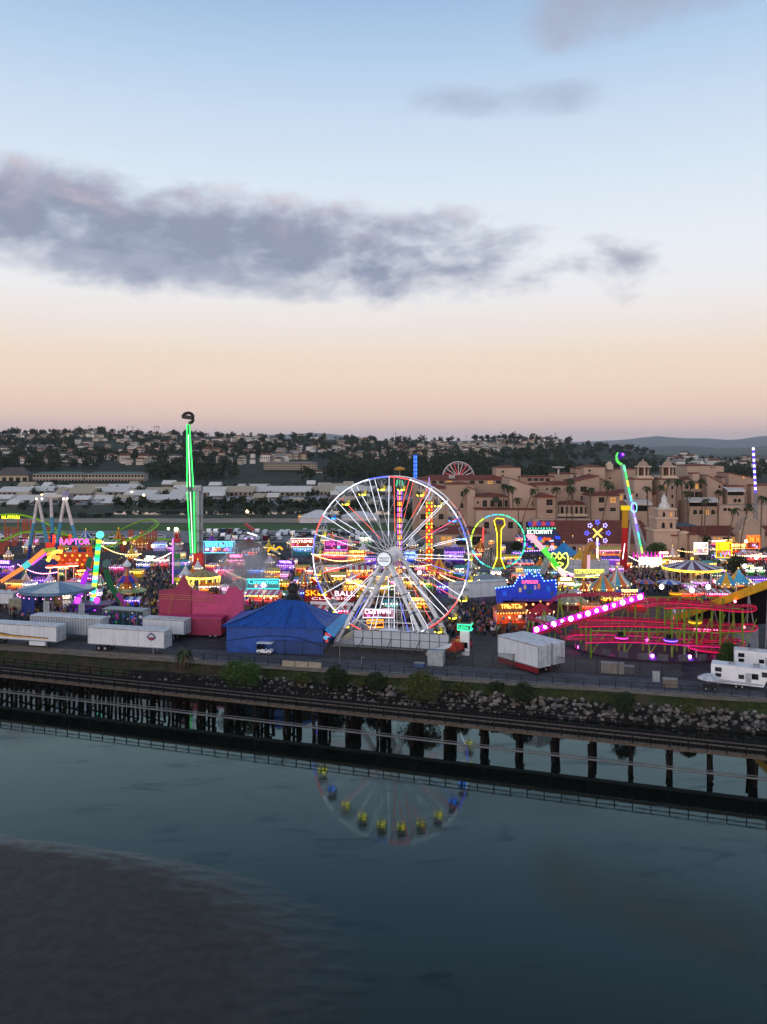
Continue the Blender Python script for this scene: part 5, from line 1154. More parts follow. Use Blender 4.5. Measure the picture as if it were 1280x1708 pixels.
for pts, c, e_ in (([(150, 948), (143, 960), (138, 975), (135, 990), (126, 1008)], 'a82ad8', .9), ([(176, 950), (181, 965), (187, 980), (196, 995), (206, 1008)], '1a5a3a', .35), ([(151, 930), (147, 945), (150, 955)], '2a6a4a', .3), ([(195, 990), (203, 1003), (208, 1012)], '8a2a7a', .5)):
    mb = MB(); mb.path(smooth_path([loc_(t, *a, dd) for a in pts], 4), .6, em(c, e_), 7); mb.build('claw_arm', t)
for x, y in ((164, 1000), (178, 1015), (132, 1000), (162, 1018)): mb = MB(); mb.ball(loc_(t, x, y, dd, -1), .7, em('c03aff', 3), 8, 5); mb.build('globe_lamp', t)
mb = MB(); mb.box((0, 1, .6), (9, 5, 1.2), pt('4a2a6a')); mb.build('base', t)
# grey panel fence left
t = thing('panel_fence', 'row of pale grey upright fence panels behind the left trailers', 'fence', W(112, 1040), BA)
for i in range(22): mb = MB(); h = 3.9 if i in (0, 1, 2, 17, 18, 19) else 1.9; mb.box((-5.2+i*.47, 0, h/2+.3), (.4, .06, h), mat('panel_grey', 'a4acb2', .5)); mb.build('panel', t)
# two-tier tent with white finial
t = tent(212, 998, 40, 52, ('d8782a', 'c0582a', '3a7ab0', 'd8a04a'), 'two tier orange striped tent with white onion finial', finial=em('ffffff', .8))
h = M_(52, W(212, 998).y); mb = MB(); mb.lathe([(.3, h*1.0), (.9, h*1.03), (1., h*1.1), (.5, h*1.16), (.1, h*1.25)], white, 10); mb.build('onion_dome', t)
mb = MB(); mb.lathe([(2.6, h*.55), (1.3, h*.72), (.1, h*.8)], [pt('2a3ab0'), pt('c03a5a')], 12); mb.build('upper_canopy', t)
mb = MB(); mb.lathe([(4.6, h*.25), (2.6, h*.36), (1, h*.45)], [pt('8a9a5a'), pt('b8b88a')], 12); mb.build('lower_canopy', t)
# pink neon mast
p = W(294, 982); t = thing('kiddie_tower', 'slim mast of coloured tubs edged in pink neon with red ball on top', 'ride', p); dd = p.y
mb = MB(); lattice(mb, (0, 0, 0), loc_(t, 295, 884, dd), 1.2, grey, .07, 10); mb.build('mast', t)
for x in (289.5, 301): mb = MB(); mb.tube(loc_(t, x, 975 if x < 295 else 978, dd, -.6), loc_(t, x, 898 if x < 295 else 960, dd, -.6), .14, em('f07aff', 2), 5); mb.build('neon_tube', t)
for k, c in enumerate(('c02a3a', '8a9a9a', '2a8a4a', 'd8d8d8', '2a4ab0', 'c8c83a')): mb = MB(); mb.lathe([(.3, 0), (.9, .3), (.9, 1.1), (.2, 1.2)], pt(c), 10, loc_(t, 297, 905+k*13, dd, -.8)); mb.build('tub', t)
mb = MB(); mb.ball(loc_(t, 296, 893, dd), .8, pt('a01a1a'), 8, 6); mb.build('ball', t); bulbs(t, [loc_(t, 294, 883, dd)], em('fff0b0', 12), .5, 'lamp'); bulbs(t, [loc_(t, 281, 882, dd)], em('fff0b0', 10), .3, 'lamp')
# neon marquees of the centre
def marquee(x0, x1, y0, y1, yb, c, word, lamp, label, rows=2, seed=1, board='3a3f5a', n=8, wh=.45):
    p = W((x0+x1)/2, yb); t = thing('marquee', label, 'sign', p, 0, 'lit marquees of the midway'); d = p.y; wd = M_(x1-x0, d); z0 = loc_(t, x0, y1, d).z; z1 = loc_(t, x0, y0, d).z; h = z1-z0
    mb = MB(); mb.box((0, .15, (z0+z1)/2), (wd, .3, h), pt(board)); mb.build('board', t)
    for s in (-1, 1): mb = MB(); mb.bar((s*wd*.46, .3, 0), (s*wd*.46, .3, z0+.2), .2, grey); mb.build('post', t)
    if word: lettering(word, wd*.9, h*wh*.75, lamp, t, (0, -.2, z0+h*.5))
    else: glyphs(n, wd*.88, h*wh, lamp, t, (0, -.15, z0+h*.48), 0, seed)
    q = random.Random(seed)
    for i in range(rows*5):
        mb = MB(); mb.box((q.uniform(-.42, .42)*wd, -.06, z0+h*q.uniform(.08, .4)), (wd*q.uniform(.05, .12), .12, h*q.uniform(.12, .25)), em(q.choice(['ff5ab0', '5ac8ff', 'ffd85a', 'ff8a4a', 'd0a0ff', 'ffffff']), 1.)); mb.build('light_panel', t)
    mb = MB(); mb.path([V(-wd/2, -.1, z0), V(wd/2, -.1, z0), V(wd/2, -.1, z1), V(-wd/2, -.1, z1)], .08, lamp, 4, True); mb.build('neon_border', t)
    return t
marquee(340, 392, 903, 922, 950, 0, None, em('5ae0ff', 2.4), 'cyan neon marquee with pink pictures right of the green pendulum', 3, 2, '8a6a9a', 12)
marquee(412, 466, 966, 982, 1000, 0, 'Cinnamon', em('4ae8f0', 2.4), 'turquoise neon script sign behind the blue tent', 1, 3, '3a8a9a', wh=.7)
marquee(486, 523, 898, 912, 935, 0, 'EXTREME', em('fff0e8', 2.6), 'white and orange lettered sign left of the wheel', 1, 4, 'b0401a')
marquee(542, 580, 902, 917, 940, 0, 'CHA CHA', em('ff5ac8', 2.6), 'pink lettered sign seen through the left of the wheel', 1, 5, '5a2a6a')
marquee(958, 1008, 950, 963, 985, 0, 'LEMONADE', em('e8f06a', 1.8), 'cream lemonade sign with yellow letters near the neon face', 0, 6, 'b0a890', wh=.7)
marquee(606, 656, 1016, 1030, 1052, 0, None, em('ffe0ff', 2.4), 'pink and white lit sign under the wheel', 1, 7, '8a2a3a', 7)
marquee(612, 640, 1034, 1046, 1056, 0, 'Dippin', em('ffa82a', 2.6), 'orange glowing lettered sign low under the wheel', 0, 8, '4a1a12', wh=.8)
marquee(1158, 1181, 905, 924, 945, 0, None, em('fff0d8', 3.), 'bright white picture screen near the bell tower', 2, 9, 'd8d0c8', 4)
marquee(1195, 1221, 904, 930, 950, 0, None, em('ffd81a', 3.), 'glowing yellow billboard stall front at right', 3, 10, 'c89a10', 5)
marquee(1246, 1268, 893, 915, 930, 0, None, em('ff7a2a', 3.), 'orange framed glowing sign on the barn gable at right', 1, 11, 'a8401a', 4)
p = W(551, 1028); t = thing('skee_ball_sign', 'red SKEE BALL CLASSIC sign board with scalloped white frame', 'sign', p); dd = p.y
facade(t, 'board', [(508, 1003), (508, 984), (520, 982), (595, 988), (593, 1003)], dd, pt('8a1016'), 0, .3)
lettering('SKEE', M_(36, dd), M_(9, dd), em('ffae1a', 2.2), t, loc_(t, 528, 993, dd, -.2)); lettering('BALL', M_(33, dd), M_(9, dd), em('f4e8ff', 2.2), t, loc_(t, 575, 994, dd, -.2)); lettering('CLASSIC', M_(64, dd), M_(4, dd), em('ffd0d0', 1.5), t, loc_(t, 552, 1000, dd, -.2))
mb = MB(); mb.bar(loc_(t, 518, 1005, dd, -.1), loc_(t, 590, 1008, dd, -.1), .3, white, .6); mb.build('frame', t)
for x in (512, 590): mb = MB(); mb.bar(V(loc_(t, x, 1000, dd).x, .4, 0), loc_(t, x, 1000, dd, .4), .2, grey); mb.build('post', t)
# black inflatable gorilla behind the blue tent
p = W(489, 1026); t = thing('inflatable_gorilla', 'black inflatable gorilla showing head and shoulders above the blue tent', 'inflatable', p); blk = mat('black_vinyl', '0c0d0e', .5); k = p.y/F
mb = MB(); mb.lathe([(20*k, 0), (21*k, 12*k), (20*k, 22*k), (14*k, 31*k), (8*k, 36*k), (8*k, 40*k), (9*k, 46*k), (7*k, 52*k), (0, 54*k)], blk, 16); mb.build('body', t, smooth=True)
for s in (-1, 1): mb = MB(); mb.tube((s*17*k, -2*k, 24*k), (s*24*k, -6*k, 4*k), 6*k, blk, 8, 5*k); mb.build('arm', t)
mb = MB(); mb.ball((0, -7*k, 43*k), 5*k, pt('1c1d20'), 8, 6); mb.build('muzzle', t)
# brown cone roof building and dark coaster
p = W(415, 945); t = thing('pavilion', 'open pavilion with brown conical roof and dark legs', 'pavilion', p); dd = p.y; r = M_(27, dd)
mb = MB(); mb.lathe([(r, M_(34, dd)), (r*.4, M_(42, dd)), (.1, M_(48, dd))], pt('6a4a3a'), 12); mb.build('roof', t)
for a in range(8): mb = MB(); mb.tube((r*.9*math.cos(a*.785), r*.9*math.sin(a*.785), 0), (r*.9*math.cos(a*.785), r*.9*math.sin(a*.785), M_(34, dd)), .14, dkm, 5); mb.build('leg', t)
p = W(490, 960); t = thing('dragon_coaster', 'small dark teal coaster track left of the wheel', 'roller coaster', p)
coaster_track(t, smooth_path([loc_(t, *a) for a in ((446, 918, 262), (458, 922, 262), (475, 930, 262), (492, 936, 258), (510, 938, 254), (528, 945, 250), (538, 958, 246), (525, 966, 240), (500, 960, 240), (480, 945, 246), (465, 938, 252), (452, 932, 258))], 5), 1.2, pt('1f3a40'), .16, None, 1.6)
for x, y, d_ in ((450, 922, 262), (462, 926, 262), (478, 932, 261), (486, 936, 259), (500, 940, 256), (515, 942, 252), (530, 950, 249)): mb = MB(); a = loc_(t, x, y, d_); mb.bar(V(a.x, a.y, 0), a, .3, pt('2a2f33')); mb.build('support', t)
mb = MB(); a = loc_(t, 452, 920, 260); mb.path(smooth_path([a+V(x, 0, z) for x, z in ((-1, 0), (0, 1.2), (1.4, .6), (2.6, 1.4), (3.6, .6))], 4), .3, em('ffb01a', 1.4), 6); mb.build('dragon_head', t)
# red kite-like ride head above the pavilion
p = W(428, 935); t = thing('pendulum_ride', 'slender mast with red tilted seat bank above the cone roof', 'ride', p); dd = p.y
mb = MB(); mb.bar((0, 0, 0), loc_(t, 421, 880, dd), .4, grey); mb.build('mast', t); mb = MB(); mb.bar(loc_(t, 409, 873, dd), loc_(t, 424, 884, dd), 2., pt('a03038'), .7); mb.build('seat_bank', t); mb = MB(); mb.tube(loc_(t, 414, 888, dd, -1), loc_(t, 430, 893, dd, -1), .2, LW, 5); mb.build('light_strip', t)
# tents
tent(733, 972, 36, 46, ('c87a1a', 'd8b02a', 'b02a2a'), 'tall yellow and red tent with purple cap right of the wheel')
tent(1006, 998, 46, 44, ('d8702a', 'c8a03a', '4a9ab0'), 'orange striped tent, left of the pair beside the magenta lift hill')
tent(1030, 992, 46, 46, ('d8702a', 'd8d0c0', '4a9ab0'), 'orange and white striped tent, right of the pair beside the lift hill')
tent(941, 938, 56, 34, ('1f7fc0', '2088c8'), 'plain bright blue pyramid canopy behind the neon face', n=4)
tent(968, 942, 30, 26, ('c89a14', 'd0a41a'), 'plain mustard canopy, left of the mustard pair', n=4)
tent(984, 944, 30, 26, ('c08f14', 'c89a1a'), 'plain mustard canopy, right of the mustard pair', n=4)
tent(508, 984, 24, 34, ('d8622a', '3a8ac0', 'd8b03a'), 'orange and blue striped tent behind the SKEE BALL sign')
tent(543, 982, 30, 34, ('d8922a', '2a2a3a'), 'orange and black striped tent left of the wheel legs')
tent(828, 978, 40, 22, ('d88a2a', '5a3a9a', 'b03a5a'), 'small purple and orange tent on top of the low grey ride')
tent(935, 1012, 44, 28, ('a8a88a', '8a8a70'), 'khaki tent right of the blue house front')
tent(955, 1016, 50, 34, ('b0ac8c', '98947a'), 'larger khaki peaked tent near the orange pair')
tent(1212, 986, 36, 34, ('3a9ac8', 'd8a82a'), 'blue and yellow striped tent, left of the pair by the giant slide', n=8)
tent(1232, 984, 40, 36, ('3a9ac8', 'd8a82a', '4aa8d0'), 'blue and yellow striped tent, right of the pair by the giant slide', n=8)
tent(785, 955, 30, 22, ('9a9a8a', 'c0b898'), 'pale tent beside the loop ride')
tent(905, 960, 30, 18, ('a03a4a', 'c8c0c0'), 'small red and white tent behind the tilted arm')
parasol('blue and white parasol standing in the crowd by the carousel tent', W(1116, 992), '2a4ab0', 'c8ccd8', 2.9, 3.6)
parasol('multicoloured parasol in the crowd near the orange tents', W(1078, 995), 'c05a3a', '3a5ab0', 2.2, 4.)
# stage
p = W(1085, 948); t = thing('stage', 'brilliant white lit stage front topped by magenta lights', 'stage', p); dd = p.y
mb = MB(); mb.box((0, 0, M_(10, dd)), (M_(36, dd), 1., M_(16, dd)), em('fff4ea', 2.4)); mb.build('lit_screen', t)
mb = MB(); mb.box((0, -.2, M_(1.5, dd)), (M_(70, dd), 2.5, M_(3, dd)), pt('8a7a6a')); mb.build('apron', t)
for i in range(9): mb = MB(); mb.tube((M_(-26+i*6, dd), 1, M_(17, dd)), (M_(-26+i*6, dd), 1, M_(27, dd)), .35, em('d02ab8', 1.), 6, .1); mb.build('spire', t)
bulbs(t, [(M_(-34+i*5, dd), -1.4, M_(4, dd)) for i in range(15)], em('ffd8a8', 5), .28)
# brown giraffe-like arm before white panels
p = W(980, 968); t = thing('giraffe_arm', 'tall brown curved arm in front of the white panels', 'ride', p); dd = p.y
mb = MB(); mb.path(smooth_path([loc_(t, x, y, dd) for x, y in ((974, 966), (975, 945), (979, 922), (985, 908), (989, 908), (992, 914))], 5), .8, pt('a8702a'), 7); mb.build('neck', t); mb = MB(); mb.bar(loc_(t, 980, 965, dd, -1), loc_(t, 981, 925, dd, -1), .7, em('ffd0e0', .5)); mb.build('lit_ladder', t)
t = thing('screen_wall', 'wall of white square panels behind the brown curved arm', 'screen', W(978, 962))
for i in range(9):
    for k in range(3): mb = MB(); mb.box((-5.6+i*1.4, 0, 1.2+k*1.4), (1.32, .08, 1.32), sheetm); mb.build('panel', t)
# giant list of stalls
CO = {'red and white': ('b8242c', 'cfcfcf'), 'yellow and red': ('d0a020', 'b02420'), 'blue and white': ('2450b0', 'cfcfd4'), 'green and white': ('2a7a3a', 'cfd4cf'), 'purple': ('5a2a9a', '7a3ab8'), 'teal': ('1a7a7a', '2a9a98'), 'pink and white': ('c83a80', 'd8d0d4'), 'orange': ('c8641a', 'd88a2a'), 'yellow': ('d0a81a', 'd8b83a'), 'cream': ('d8ccb0', 'e2dac8'), 'plain white': ('d8d8dc', 'ccd0d8'), 'peach and white': ('d8a890', 'e0dcd8'), 'lavender': ('b8a8d0', 'd0c8dc')}
GL = {'amber': ('ffc25a', 2.6), 'white': ('fff0dc', 3.), 'pink': ('ff8ac8', 2.4), 'blue': ('7aa8ff', 2.2), 'red': ('ff5a4a', 2.4), 'violet': ('b07aff', 2.4)}
SL = [(12, 962, 30, 30, 'purple', 'violet', 'at the left edge below the tilted arm'), (30, 985, 34, 22, 'orange', 'amber', 'left of the star roofed ride'), (8, 1000, 30, 20, 'red and white', 'red', 'above the white box trailer'),
 (75, 962, 30, 18, 'green and white', 'white', 'behind the star roofed ride'), (95, 966, 26, 18, 'teal', 'amber', 'behind the star roofed ride'), (140, 968, 24, 20, 'red and white', 'amber', 'left of the striped neon pole'), (230, 962, 22, 16, 'yellow', 'amber', 'near the two tier tent'),
 (196, 955, 24, 16, 'pink and white', 'pink', 'near the two tier tent'), (240, 950, 22, 16, 'blue and white', 'white', 'near the two tier tent'), (270, 948, 26, 24, 'red and white', 'white', 'left of the pink neon mast'), (255, 940, 24, 14, 'teal', 'white', 'left of the pink neon mast'),
 (222, 1012, 26, 20, 'blue and white', 'violet', 'above the mural trailer'), (310, 985, 26, 22, 'green and white', 'amber', 'behind the maroon funhouse'), (350, 990, 34, 22, 'orange', 'white', 'behind the maroon funhouse'),
 (375, 965, 34, 26, 'pink and white', 'pink', 'right of the golden ring ride'), (395, 950, 30, 28, 'red and white', 'pink', 'right of the golden ring ride'), (430, 962, 34, 20, 'blue and white', 'blue', 'above the turquoise script sign'), (455, 968, 26, 26, 'yellow', 'amber', 'above the turquoise script sign'),
 (440, 1008, 58, 28, 'pink and white', 'amber', 'under the turquoise script sign'), (405, 1000, 30, 22, 'blue and white', 'white', 'between the funhouse and the blue tent'), (478, 955, 30, 22, 'purple', 'violet', 'at the dark teal coaster'), (470, 985, 26, 22, 'yellow', 'amber', 'beside the black gorilla'),
 (505, 925, 34, 18, 'teal', 'blue', 'below the white and orange sign'), (535, 932, 28, 16, 'orange', 'red', 'left of the pink lettered sign'), (560, 934, 38, 22, 'pink and white', 'amber', 'below the pink lettered sign'), (595, 938, 32, 22, 'yellow and red', 'amber', 'behind the wheel hub'), (622, 944, 28, 22, 'purple', 'violet', 'behind the wheel hub'),
 (525, 965, 30, 24, 'red and white', 'white', 'above the SKEE BALL sign'), (560, 972, 36, 22, 'yellow', 'white', 'above the SKEE BALL sign'), (600, 968, 44, 30, 'red and white', 'amber', 'in the left half of the wheel'), (590, 990, 36, 24, 'yellow and red', 'amber', 'in the left half of the wheel'),
 (555, 1030, 60, 24, 'red and white', 'pink', 'under the SKEE BALL sign'), (634, 990, 30, 24, 'yellow', 'amber', 'between the wheel legs'), (650, 1018, 28, 22, 'teal', 'white', 'between the wheel legs'), (690, 985, 34, 26, 'yellow and red', 'amber', 'right of the purple striped tower'), (684, 940, 26, 22, 'blue and white', 'blue', 'right of the purple striped tower'),
 (710, 985, 26, 22, 'green and white', 'amber', 'at the foot of the red drop tower'), (745, 990, 34, 22, 'purple', 'blue', 'at the foot of the red drop tower'), (758, 940, 34, 34, 'purple', 'violet', 'between the drop tower and the loop ride'), (770, 962, 26, 24, 'teal', 'white', 'between the drop tower and the loop ride'),
 (700, 1020, 36, 26, 'yellow', 'amber', 'behind the wheel legs at right'), (868, 950, 44, 20, 'blue and white', 'red', 'right of the loop ride'), (853, 938, 30, 16, 'yellow', 'amber', 'right of the loop ride'), (890, 962, 34, 22, 'teal', 'blue', 'behind the blue house front'), (958, 985, 24, 20, 'green and white', 'white', 'left of the lemonade sign'),
 (944, 985, 26, 24, 'yellow', 'white', 'left of the lemonade sign'), (988, 985, 40, 18, 'red and white', 'amber', 'below the lemonade sign'), (1018, 948, 30, 26, 'purple', 'violet', 'left of the red boom'), (1015, 930, 44, 22, 'yellow', 'pink', 'left of the red boom'), (1020, 1008, 34, 20, 'yellow and red', 'amber', 'below the orange tents'), (1048, 1004, 40, 24, 'blue and white', 'amber', 'below the orange tents'),
 (985, 1022, 34, 18, 'orange', 'red', 'behind the magenta lift hill'), (1062, 1018, 34, 28, 'red and white', 'red', 'behind the magenta lift hill'), (1112, 945, 26, 20, 'yellow', 'amber', 'right of the stage'), (1130, 948, 24, 22, 'orange', 'white', 'right of the stage'), (1105, 940, 22, 22, 'red and white', 'white', 'right of the stage'),
 (1150, 950, 40, 18, 'yellow', 'amber', 'behind the carousel tent'), (1172, 998, 60, 18, 'red and white', 'red', 'in front of the carousel tent'), (1140, 1000, 40, 16, 'orange', 'red', 'in front of the carousel tent'), (1196, 1000, 44, 14, 'red and white', 'pink', 'in front of the carousel tent'),
 (1225, 925, 44, 20, 'red and white', 'amber', 'below the barn gable at right'), (1262, 938, 44, 20, 'red and white', 'white', 'below the barn gable at right'), (1192, 912, 30, 18, 'pink and white', 'white', 'right of the bell tower'), (1222, 905, 36, 18, 'yellow', 'amber', 'right of the bell tower'), (1262, 975, 34, 16, 'purple', 'violet', 'above the giant slide'), (1258, 960, 30, 16, 'green and white', 'white', 'above the giant slide'),
 (1150, 1040, 60, 26, 'pink and white', 'white', 'inside the magenta coaster'), (1190, 1062, 70, 26, 'pink and white', 'pink', 'inside the magenta coaster')]
for i, (x, y, wv, hv, c, g, where) in enumerate(SL):
    gc, gs = GL[g]; aw = CO[c]
    stall(x, y, wv, hv, aw, aw[0] if i % 5 == 0 else None, em(gc, gs+4.5), '%s stall with %s lights %s' % (c, g, where), R.uniform(-.2, .2), gc, gs, txt=5+i % 4)
LM = [(30, 950, 'the tilted orange arm'), (110, 930, 'the RAPTOR lettering'), (160, 960, 'the striped neon pole'), (212, 960, 'the two tier tent'), (294, 940, 'the pink neon mast'), (325, 930, 'the green pendulum'), (370, 915, 'the cyan marquee'), (415, 930, 'the cone roof'), (440, 972, 'the turquoise script sign'), (490, 985, 'the black gorilla'), (500, 935, 'the dark teal coaster'), (560, 910, 'the pink lettered sign'), (551, 995, 'the SKEE BALL sign'), (640, 940, 'the wheel hub'), (667, 950, 'the purple striped tower'), (716, 950, 'the red drop tower'), (733, 960, 'the tall yellow tent'), (812, 970, 'the low grey ride'), (831, 930, 'the light hoop'), (884, 970, 'the blue house front'), (902, 900, 'the neon pavilion'), (933, 940, 'the neon face'), (980, 940, 'the brown curved arm'), (985, 957, 'the lemonade sign'), (1010, 980, 'the orange tents'), (1043, 930, 'the red boom'), (1085, 940, 'the stage'), (1111, 900, 'the bell tower'), (1155, 960, 'the carousel tent'), (1208, 915, 'the yellow billboard'), (1254, 900, 'the barn gable'), (1222, 965, 'the blue striped tents')]
used = [(x, y) for x, y, *_ in SL]+[(733, 972), (1006, 998), (1030, 992), (941, 938), (968, 942), (984, 944), (508, 984), (543, 982), (828, 978), (935, 1012), (955, 1016), (1212, 986), (1232, 984), (785, 955), (1155, 975), (812, 983), (339, 985), (212, 998), (294, 982), (1085, 948), (831, 950)]
seen = set(); xq = random.Random(77); made = 0
for i in range(4000):
    if made >= 165: break
    x, y = xq.uniform(5, 1275), xq.uniform(908, 1004)
    if 175 < x < 285 and y > 940 or 1050 < x < 1145 and y > 945 or x < 30 and y > 985 or (x > 1180 and y > 985) or 820 < x < 930 and y > 975 or min((x-a)**2+((y-b)*1.8)**2 for a, b in used) < 15.5**2: continue
    c = xq.choice(list(CO)+['cream', 'plain white', 'peach and white', 'lavender']*2); g = xq.choice(['amber', 'amber', 'white', 'white', 'pink', 'blue', 'red', 'violet']); lx, ly, nm = min(LM, key=lambda q: (q[0]-x)**2+(q[1]-y)**2)
    side = 'left of' if x < lx-8 else ('right of' if x > lx+8 else ('behind' if y < ly else 'before')); lab = 'small %s stall with %s lights %s %s' % (c, g, side, nm)
    if lab in seen: continue
    seen.add(lab); used.append((x, y)); gc, gs2 = GL[g]; aw = CO[c]; made += 1
    if made % 3 == 0:
        tent(x, y, xq.uniform(15, 26), xq.uniform(17, 30), aw, lab.replace('stall with %s lights' % g, 'peaked tent'), n=xq.choice((8, 12, 16))); continue
    stall(x, y, xq.uniform(14, 26), xq.uniform(12, 22), aw, None, em(gc, gs2+4.5), lab, xq.uniform(-.3, .3), gc, gs2, txt=5+made % 3)
# lamp posts with white globes
for x, y, h, c, lab in ((1262, 972, 40, 'fff4e0', 'white globe lamp post by the green and white stall at right'), (1243, 985, 38, 'fff4e0', 'white globe lamp post behind the giant slide tents'), (1182, 1022, 40, 'ffffff', 'white globe lamp post, left of three before the carousel tent'), (1155, 1026, 38, 'ffffff', 'white globe lamp post under the top coaster track'), (1104, 1018, 36, 'ffffff', 'white globe lamp post below the blue and white parasol'),
                         (1245, 935, 30, 'ffe6b0', 'warm lamp post in front of the barn gable'), (1132, 905, 22, 'ffdc9a', 'warm lamp post beside the bell tower'), (1058, 895, 12, 'ffd070', 'amber lamp post left of the bell tower'), (440, 1005, 26, 'ffe6b0', 'warm globe lamp left of the black gorilla'), (700, 978, 20, 'fff0d0', 'warm globe lamp right of the wheel hub'), (255, 935, 22, 'ffe0a0', 'warm lamp post in the crowd left of the pink mast'), (208, 930, 22, 'ffb060', 'orange lamp post behind the two tier tent')):
    p = W(x, y); t = thing('lamp_post', lab, 'lamp post', p); hh = M_(h, p.y); mb = MB(); mb.tube((0, 0, 0), (0, 0, hh), .08, dkm, 6); mb.build('shaft', t); mb = MB(); mb.ball((0, 0, hh+.4), .5, em(c, 9), 8, 6); mb.build('globe', t)
# strings of warm bulbs added over the walkways for sparkle
for i, (x0, y0, x1, y1, c) in enumerate(((170, 935, 235, 950, 'ffd890'), (225, 960, 285, 948, 'fff0d0'), (380, 985, 470, 1000, 'ffe0b0'), (520, 950, 600, 960, 'ffd890'), (580, 1000, 660, 1010, 'ffe8c0'), (735, 990, 800, 1000, 'ffd890'), (930, 975, 1000, 990, 'ffe0a0'), (1050, 955, 1110, 965, 'ffe8c8'), (1100, 930, 1180, 945, 'ffd080'), (1190, 940, 1270, 950, 'ffd890'), (30, 970, 95, 985, 'ff9ad8'), (650, 960, 720, 970, 'ffc870'))):
    a, b = W(x0, y0), W(x1, y1); nm = min(LM, key=lambda q: (q[0]-(x0+x1)/2)**2+(q[1]-(y0+y1)/2)**2)[2]; t = thing('added_string_lights', 'added sagging string of small bulbs on two poles near %s' % nm, 'added string lights', a, 0, 'added strings of bulbs'); e = b-a; hh = 4.6
    pts = [V(0, 0, hh).lerp(e+V(0, 0, hh), k/24)-V(0, 0, 1.2*math.sin(k/24*math.pi)) for k in range(25)]; mb = MB(); mb.path(pts, .02, dkm, 3); mb.build('wire', t); bulbs(t, [q-V(0, 0, .12) for q in pts], em(c, 8), .13)
    for q in (V(0, 0, 0), e): mb = MB(); mb.tube(q, q+V(0, 0, hh), .06, dkm, 5); mb.build('pole', t)
# smoke drifting over the centre
sm = bpy.data.materials.new('drifting_smoke'); sm.use_nodes = True; nt = NT(sm.node_tree); tcn = nt.n('ShaderNodeTexCoord'); pvv = nt.n('ShaderNodeVolumePrincipled'); pvv.inputs['Color'].default_value = (.86, .88, .95, 1)
sxx = nt.n('ShaderNodeVectorMath', operation='LENGTH'); nt.put(sxx.inputs[0], tcn.outputs['Object'])
fall = nt.mr(sxx.outputs['Value'], .25, .95, 1., 0.); nt.put(pvv.inputs['Density'], nt.m('MULTIPLY', nt.m('MULTIPLY', fall, nt.mr(nt.noise(tcn.outputs['Object'], 2.6, 4, .6), .36, .66)), .34))
nt.put(nt.n('ShaderNodeOutputMaterial').inputs['Volume'], pvv.outputs[0])
mb = MB(); mb.ball((0, 0, 0), 1, sm, 14, 8); o = mb.build('smoke_cloud', None, W(400, 1010)+V(0, 9, 7.), 0); o.scale = (9.5, 10, 7.5); o['kind'] = 'stuff'; sm.cycles.volume_step_rate = 2
# ---------------------------------------------------------------- grandstand and other buildings
stucco = mat('stucco', 'ac9280', .85, var=.08, scale=.15); stucco2 = mat('stucco_pale', 'b89f8d', .85, var=.08, scale=.15); tile = mat('roof_tile', '7d4537', .8, var=.2, scale=.4); opening = mat('dark_opening', '15130f', .6); cream = mat('cream_trim', 'cdb8a0', .8, var=.05)
gs_ = thing('grandstand', 'huge tan stucco grandstand with red tile roofs, balconies and cupolas', 'grandstand', ((960-640)/F*320, 320, G)); GO = gs_.location.copy()
def blk(x0, x1, yt, D, dep=14, roof='flat', rh=4, m=stucco, yb=None, parent=gs_, O=GO, over=.4):
    a, b = AT(x0, yt, D), AT(x1, yt, D); z1 = a.z-O.z; z0 = 0 if yb is None else AT(x0, yb, D).z-O.z; wd = b.x-a.x; c = V((a.x+b.x)/2-O.x, D+dep/2-O.y, 0)
    mb = MB(); mb.box((c.x, c.y, (z0+z1)/2), (wd, dep, z1-z0), m); wall = mb.build('wall', parent); h = M_(rh, D)
    if roof == 'flat':
        mb = MB(); mb.box((c.x, c.y, z1+.2), (wd+over, dep+over, .4), tile); mb.build('roof', parent)
    elif roof == 'hip': mb = MB(); mb.hip((c.x, c.y, z1), (wd, dep), h, tile, over=over); mb.build('roof', parent)
    elif roof == 'gx': mb = MB(); mb.hip((c.x, c.y, z1), (wd, dep), h, tile, over=over, gable=True); mb.build('roof', parent)
    elif roof == 'gy': mb = MB(); mb.hip((c.x, c.y, z1), (wd, dep), h, tile, over=over, gable=True, along='y'); mb.build('roof', parent)
    elif roof in ('sl', 'sr'):                 # one-sided slope rising to the left or the right
        s = -1 if roof == 'sl' else 1; x_hi, x_lo = c.x+s*(wd/2), c.x-s*(wd/2); y0, y1 = c.y-dep/2-.3, c.y+dep/2+.3
        mb = MB(); mb.add([(x_lo, y0+.3, z1), (x_hi, y0+.3, z1), (x_hi, y0+.3, z1+h), (x_lo, y1-.3, z1), (x_hi, y1-.3, z1), (x_hi, y1-.3, z1+h)], [(0, 1, 2), (3, 5, 4), (1, 4, 5, 2), (0, 2, 5, 3)], m); mb.build('gable', parent)
        mb = MB(); mb.add([(x_lo-s*.5, y0, z1+.0), (x_lo-s*.5, y1, z1+.0), (x_hi, y1, z1+h+.25), (x_hi, y0, z1+h+.25), (x_lo-s*.5, y0, z1-.3), (x_lo-s*.5, y1, z1-.3), (x_hi, y1, z1+h-.05), (x_hi, y0, z1+h-.05)], [(0, 1, 2, 3), (7, 6, 5, 4), (4, 5, 1, 0), (3, 2, 6, 7), (0, 3, 7, 4), (1, 5, 6, 2)], tile); mb.build('roof', parent)
    return c
litw = em('e8a85a', .55)
def setlit(o): o.data.materials[0] = litw
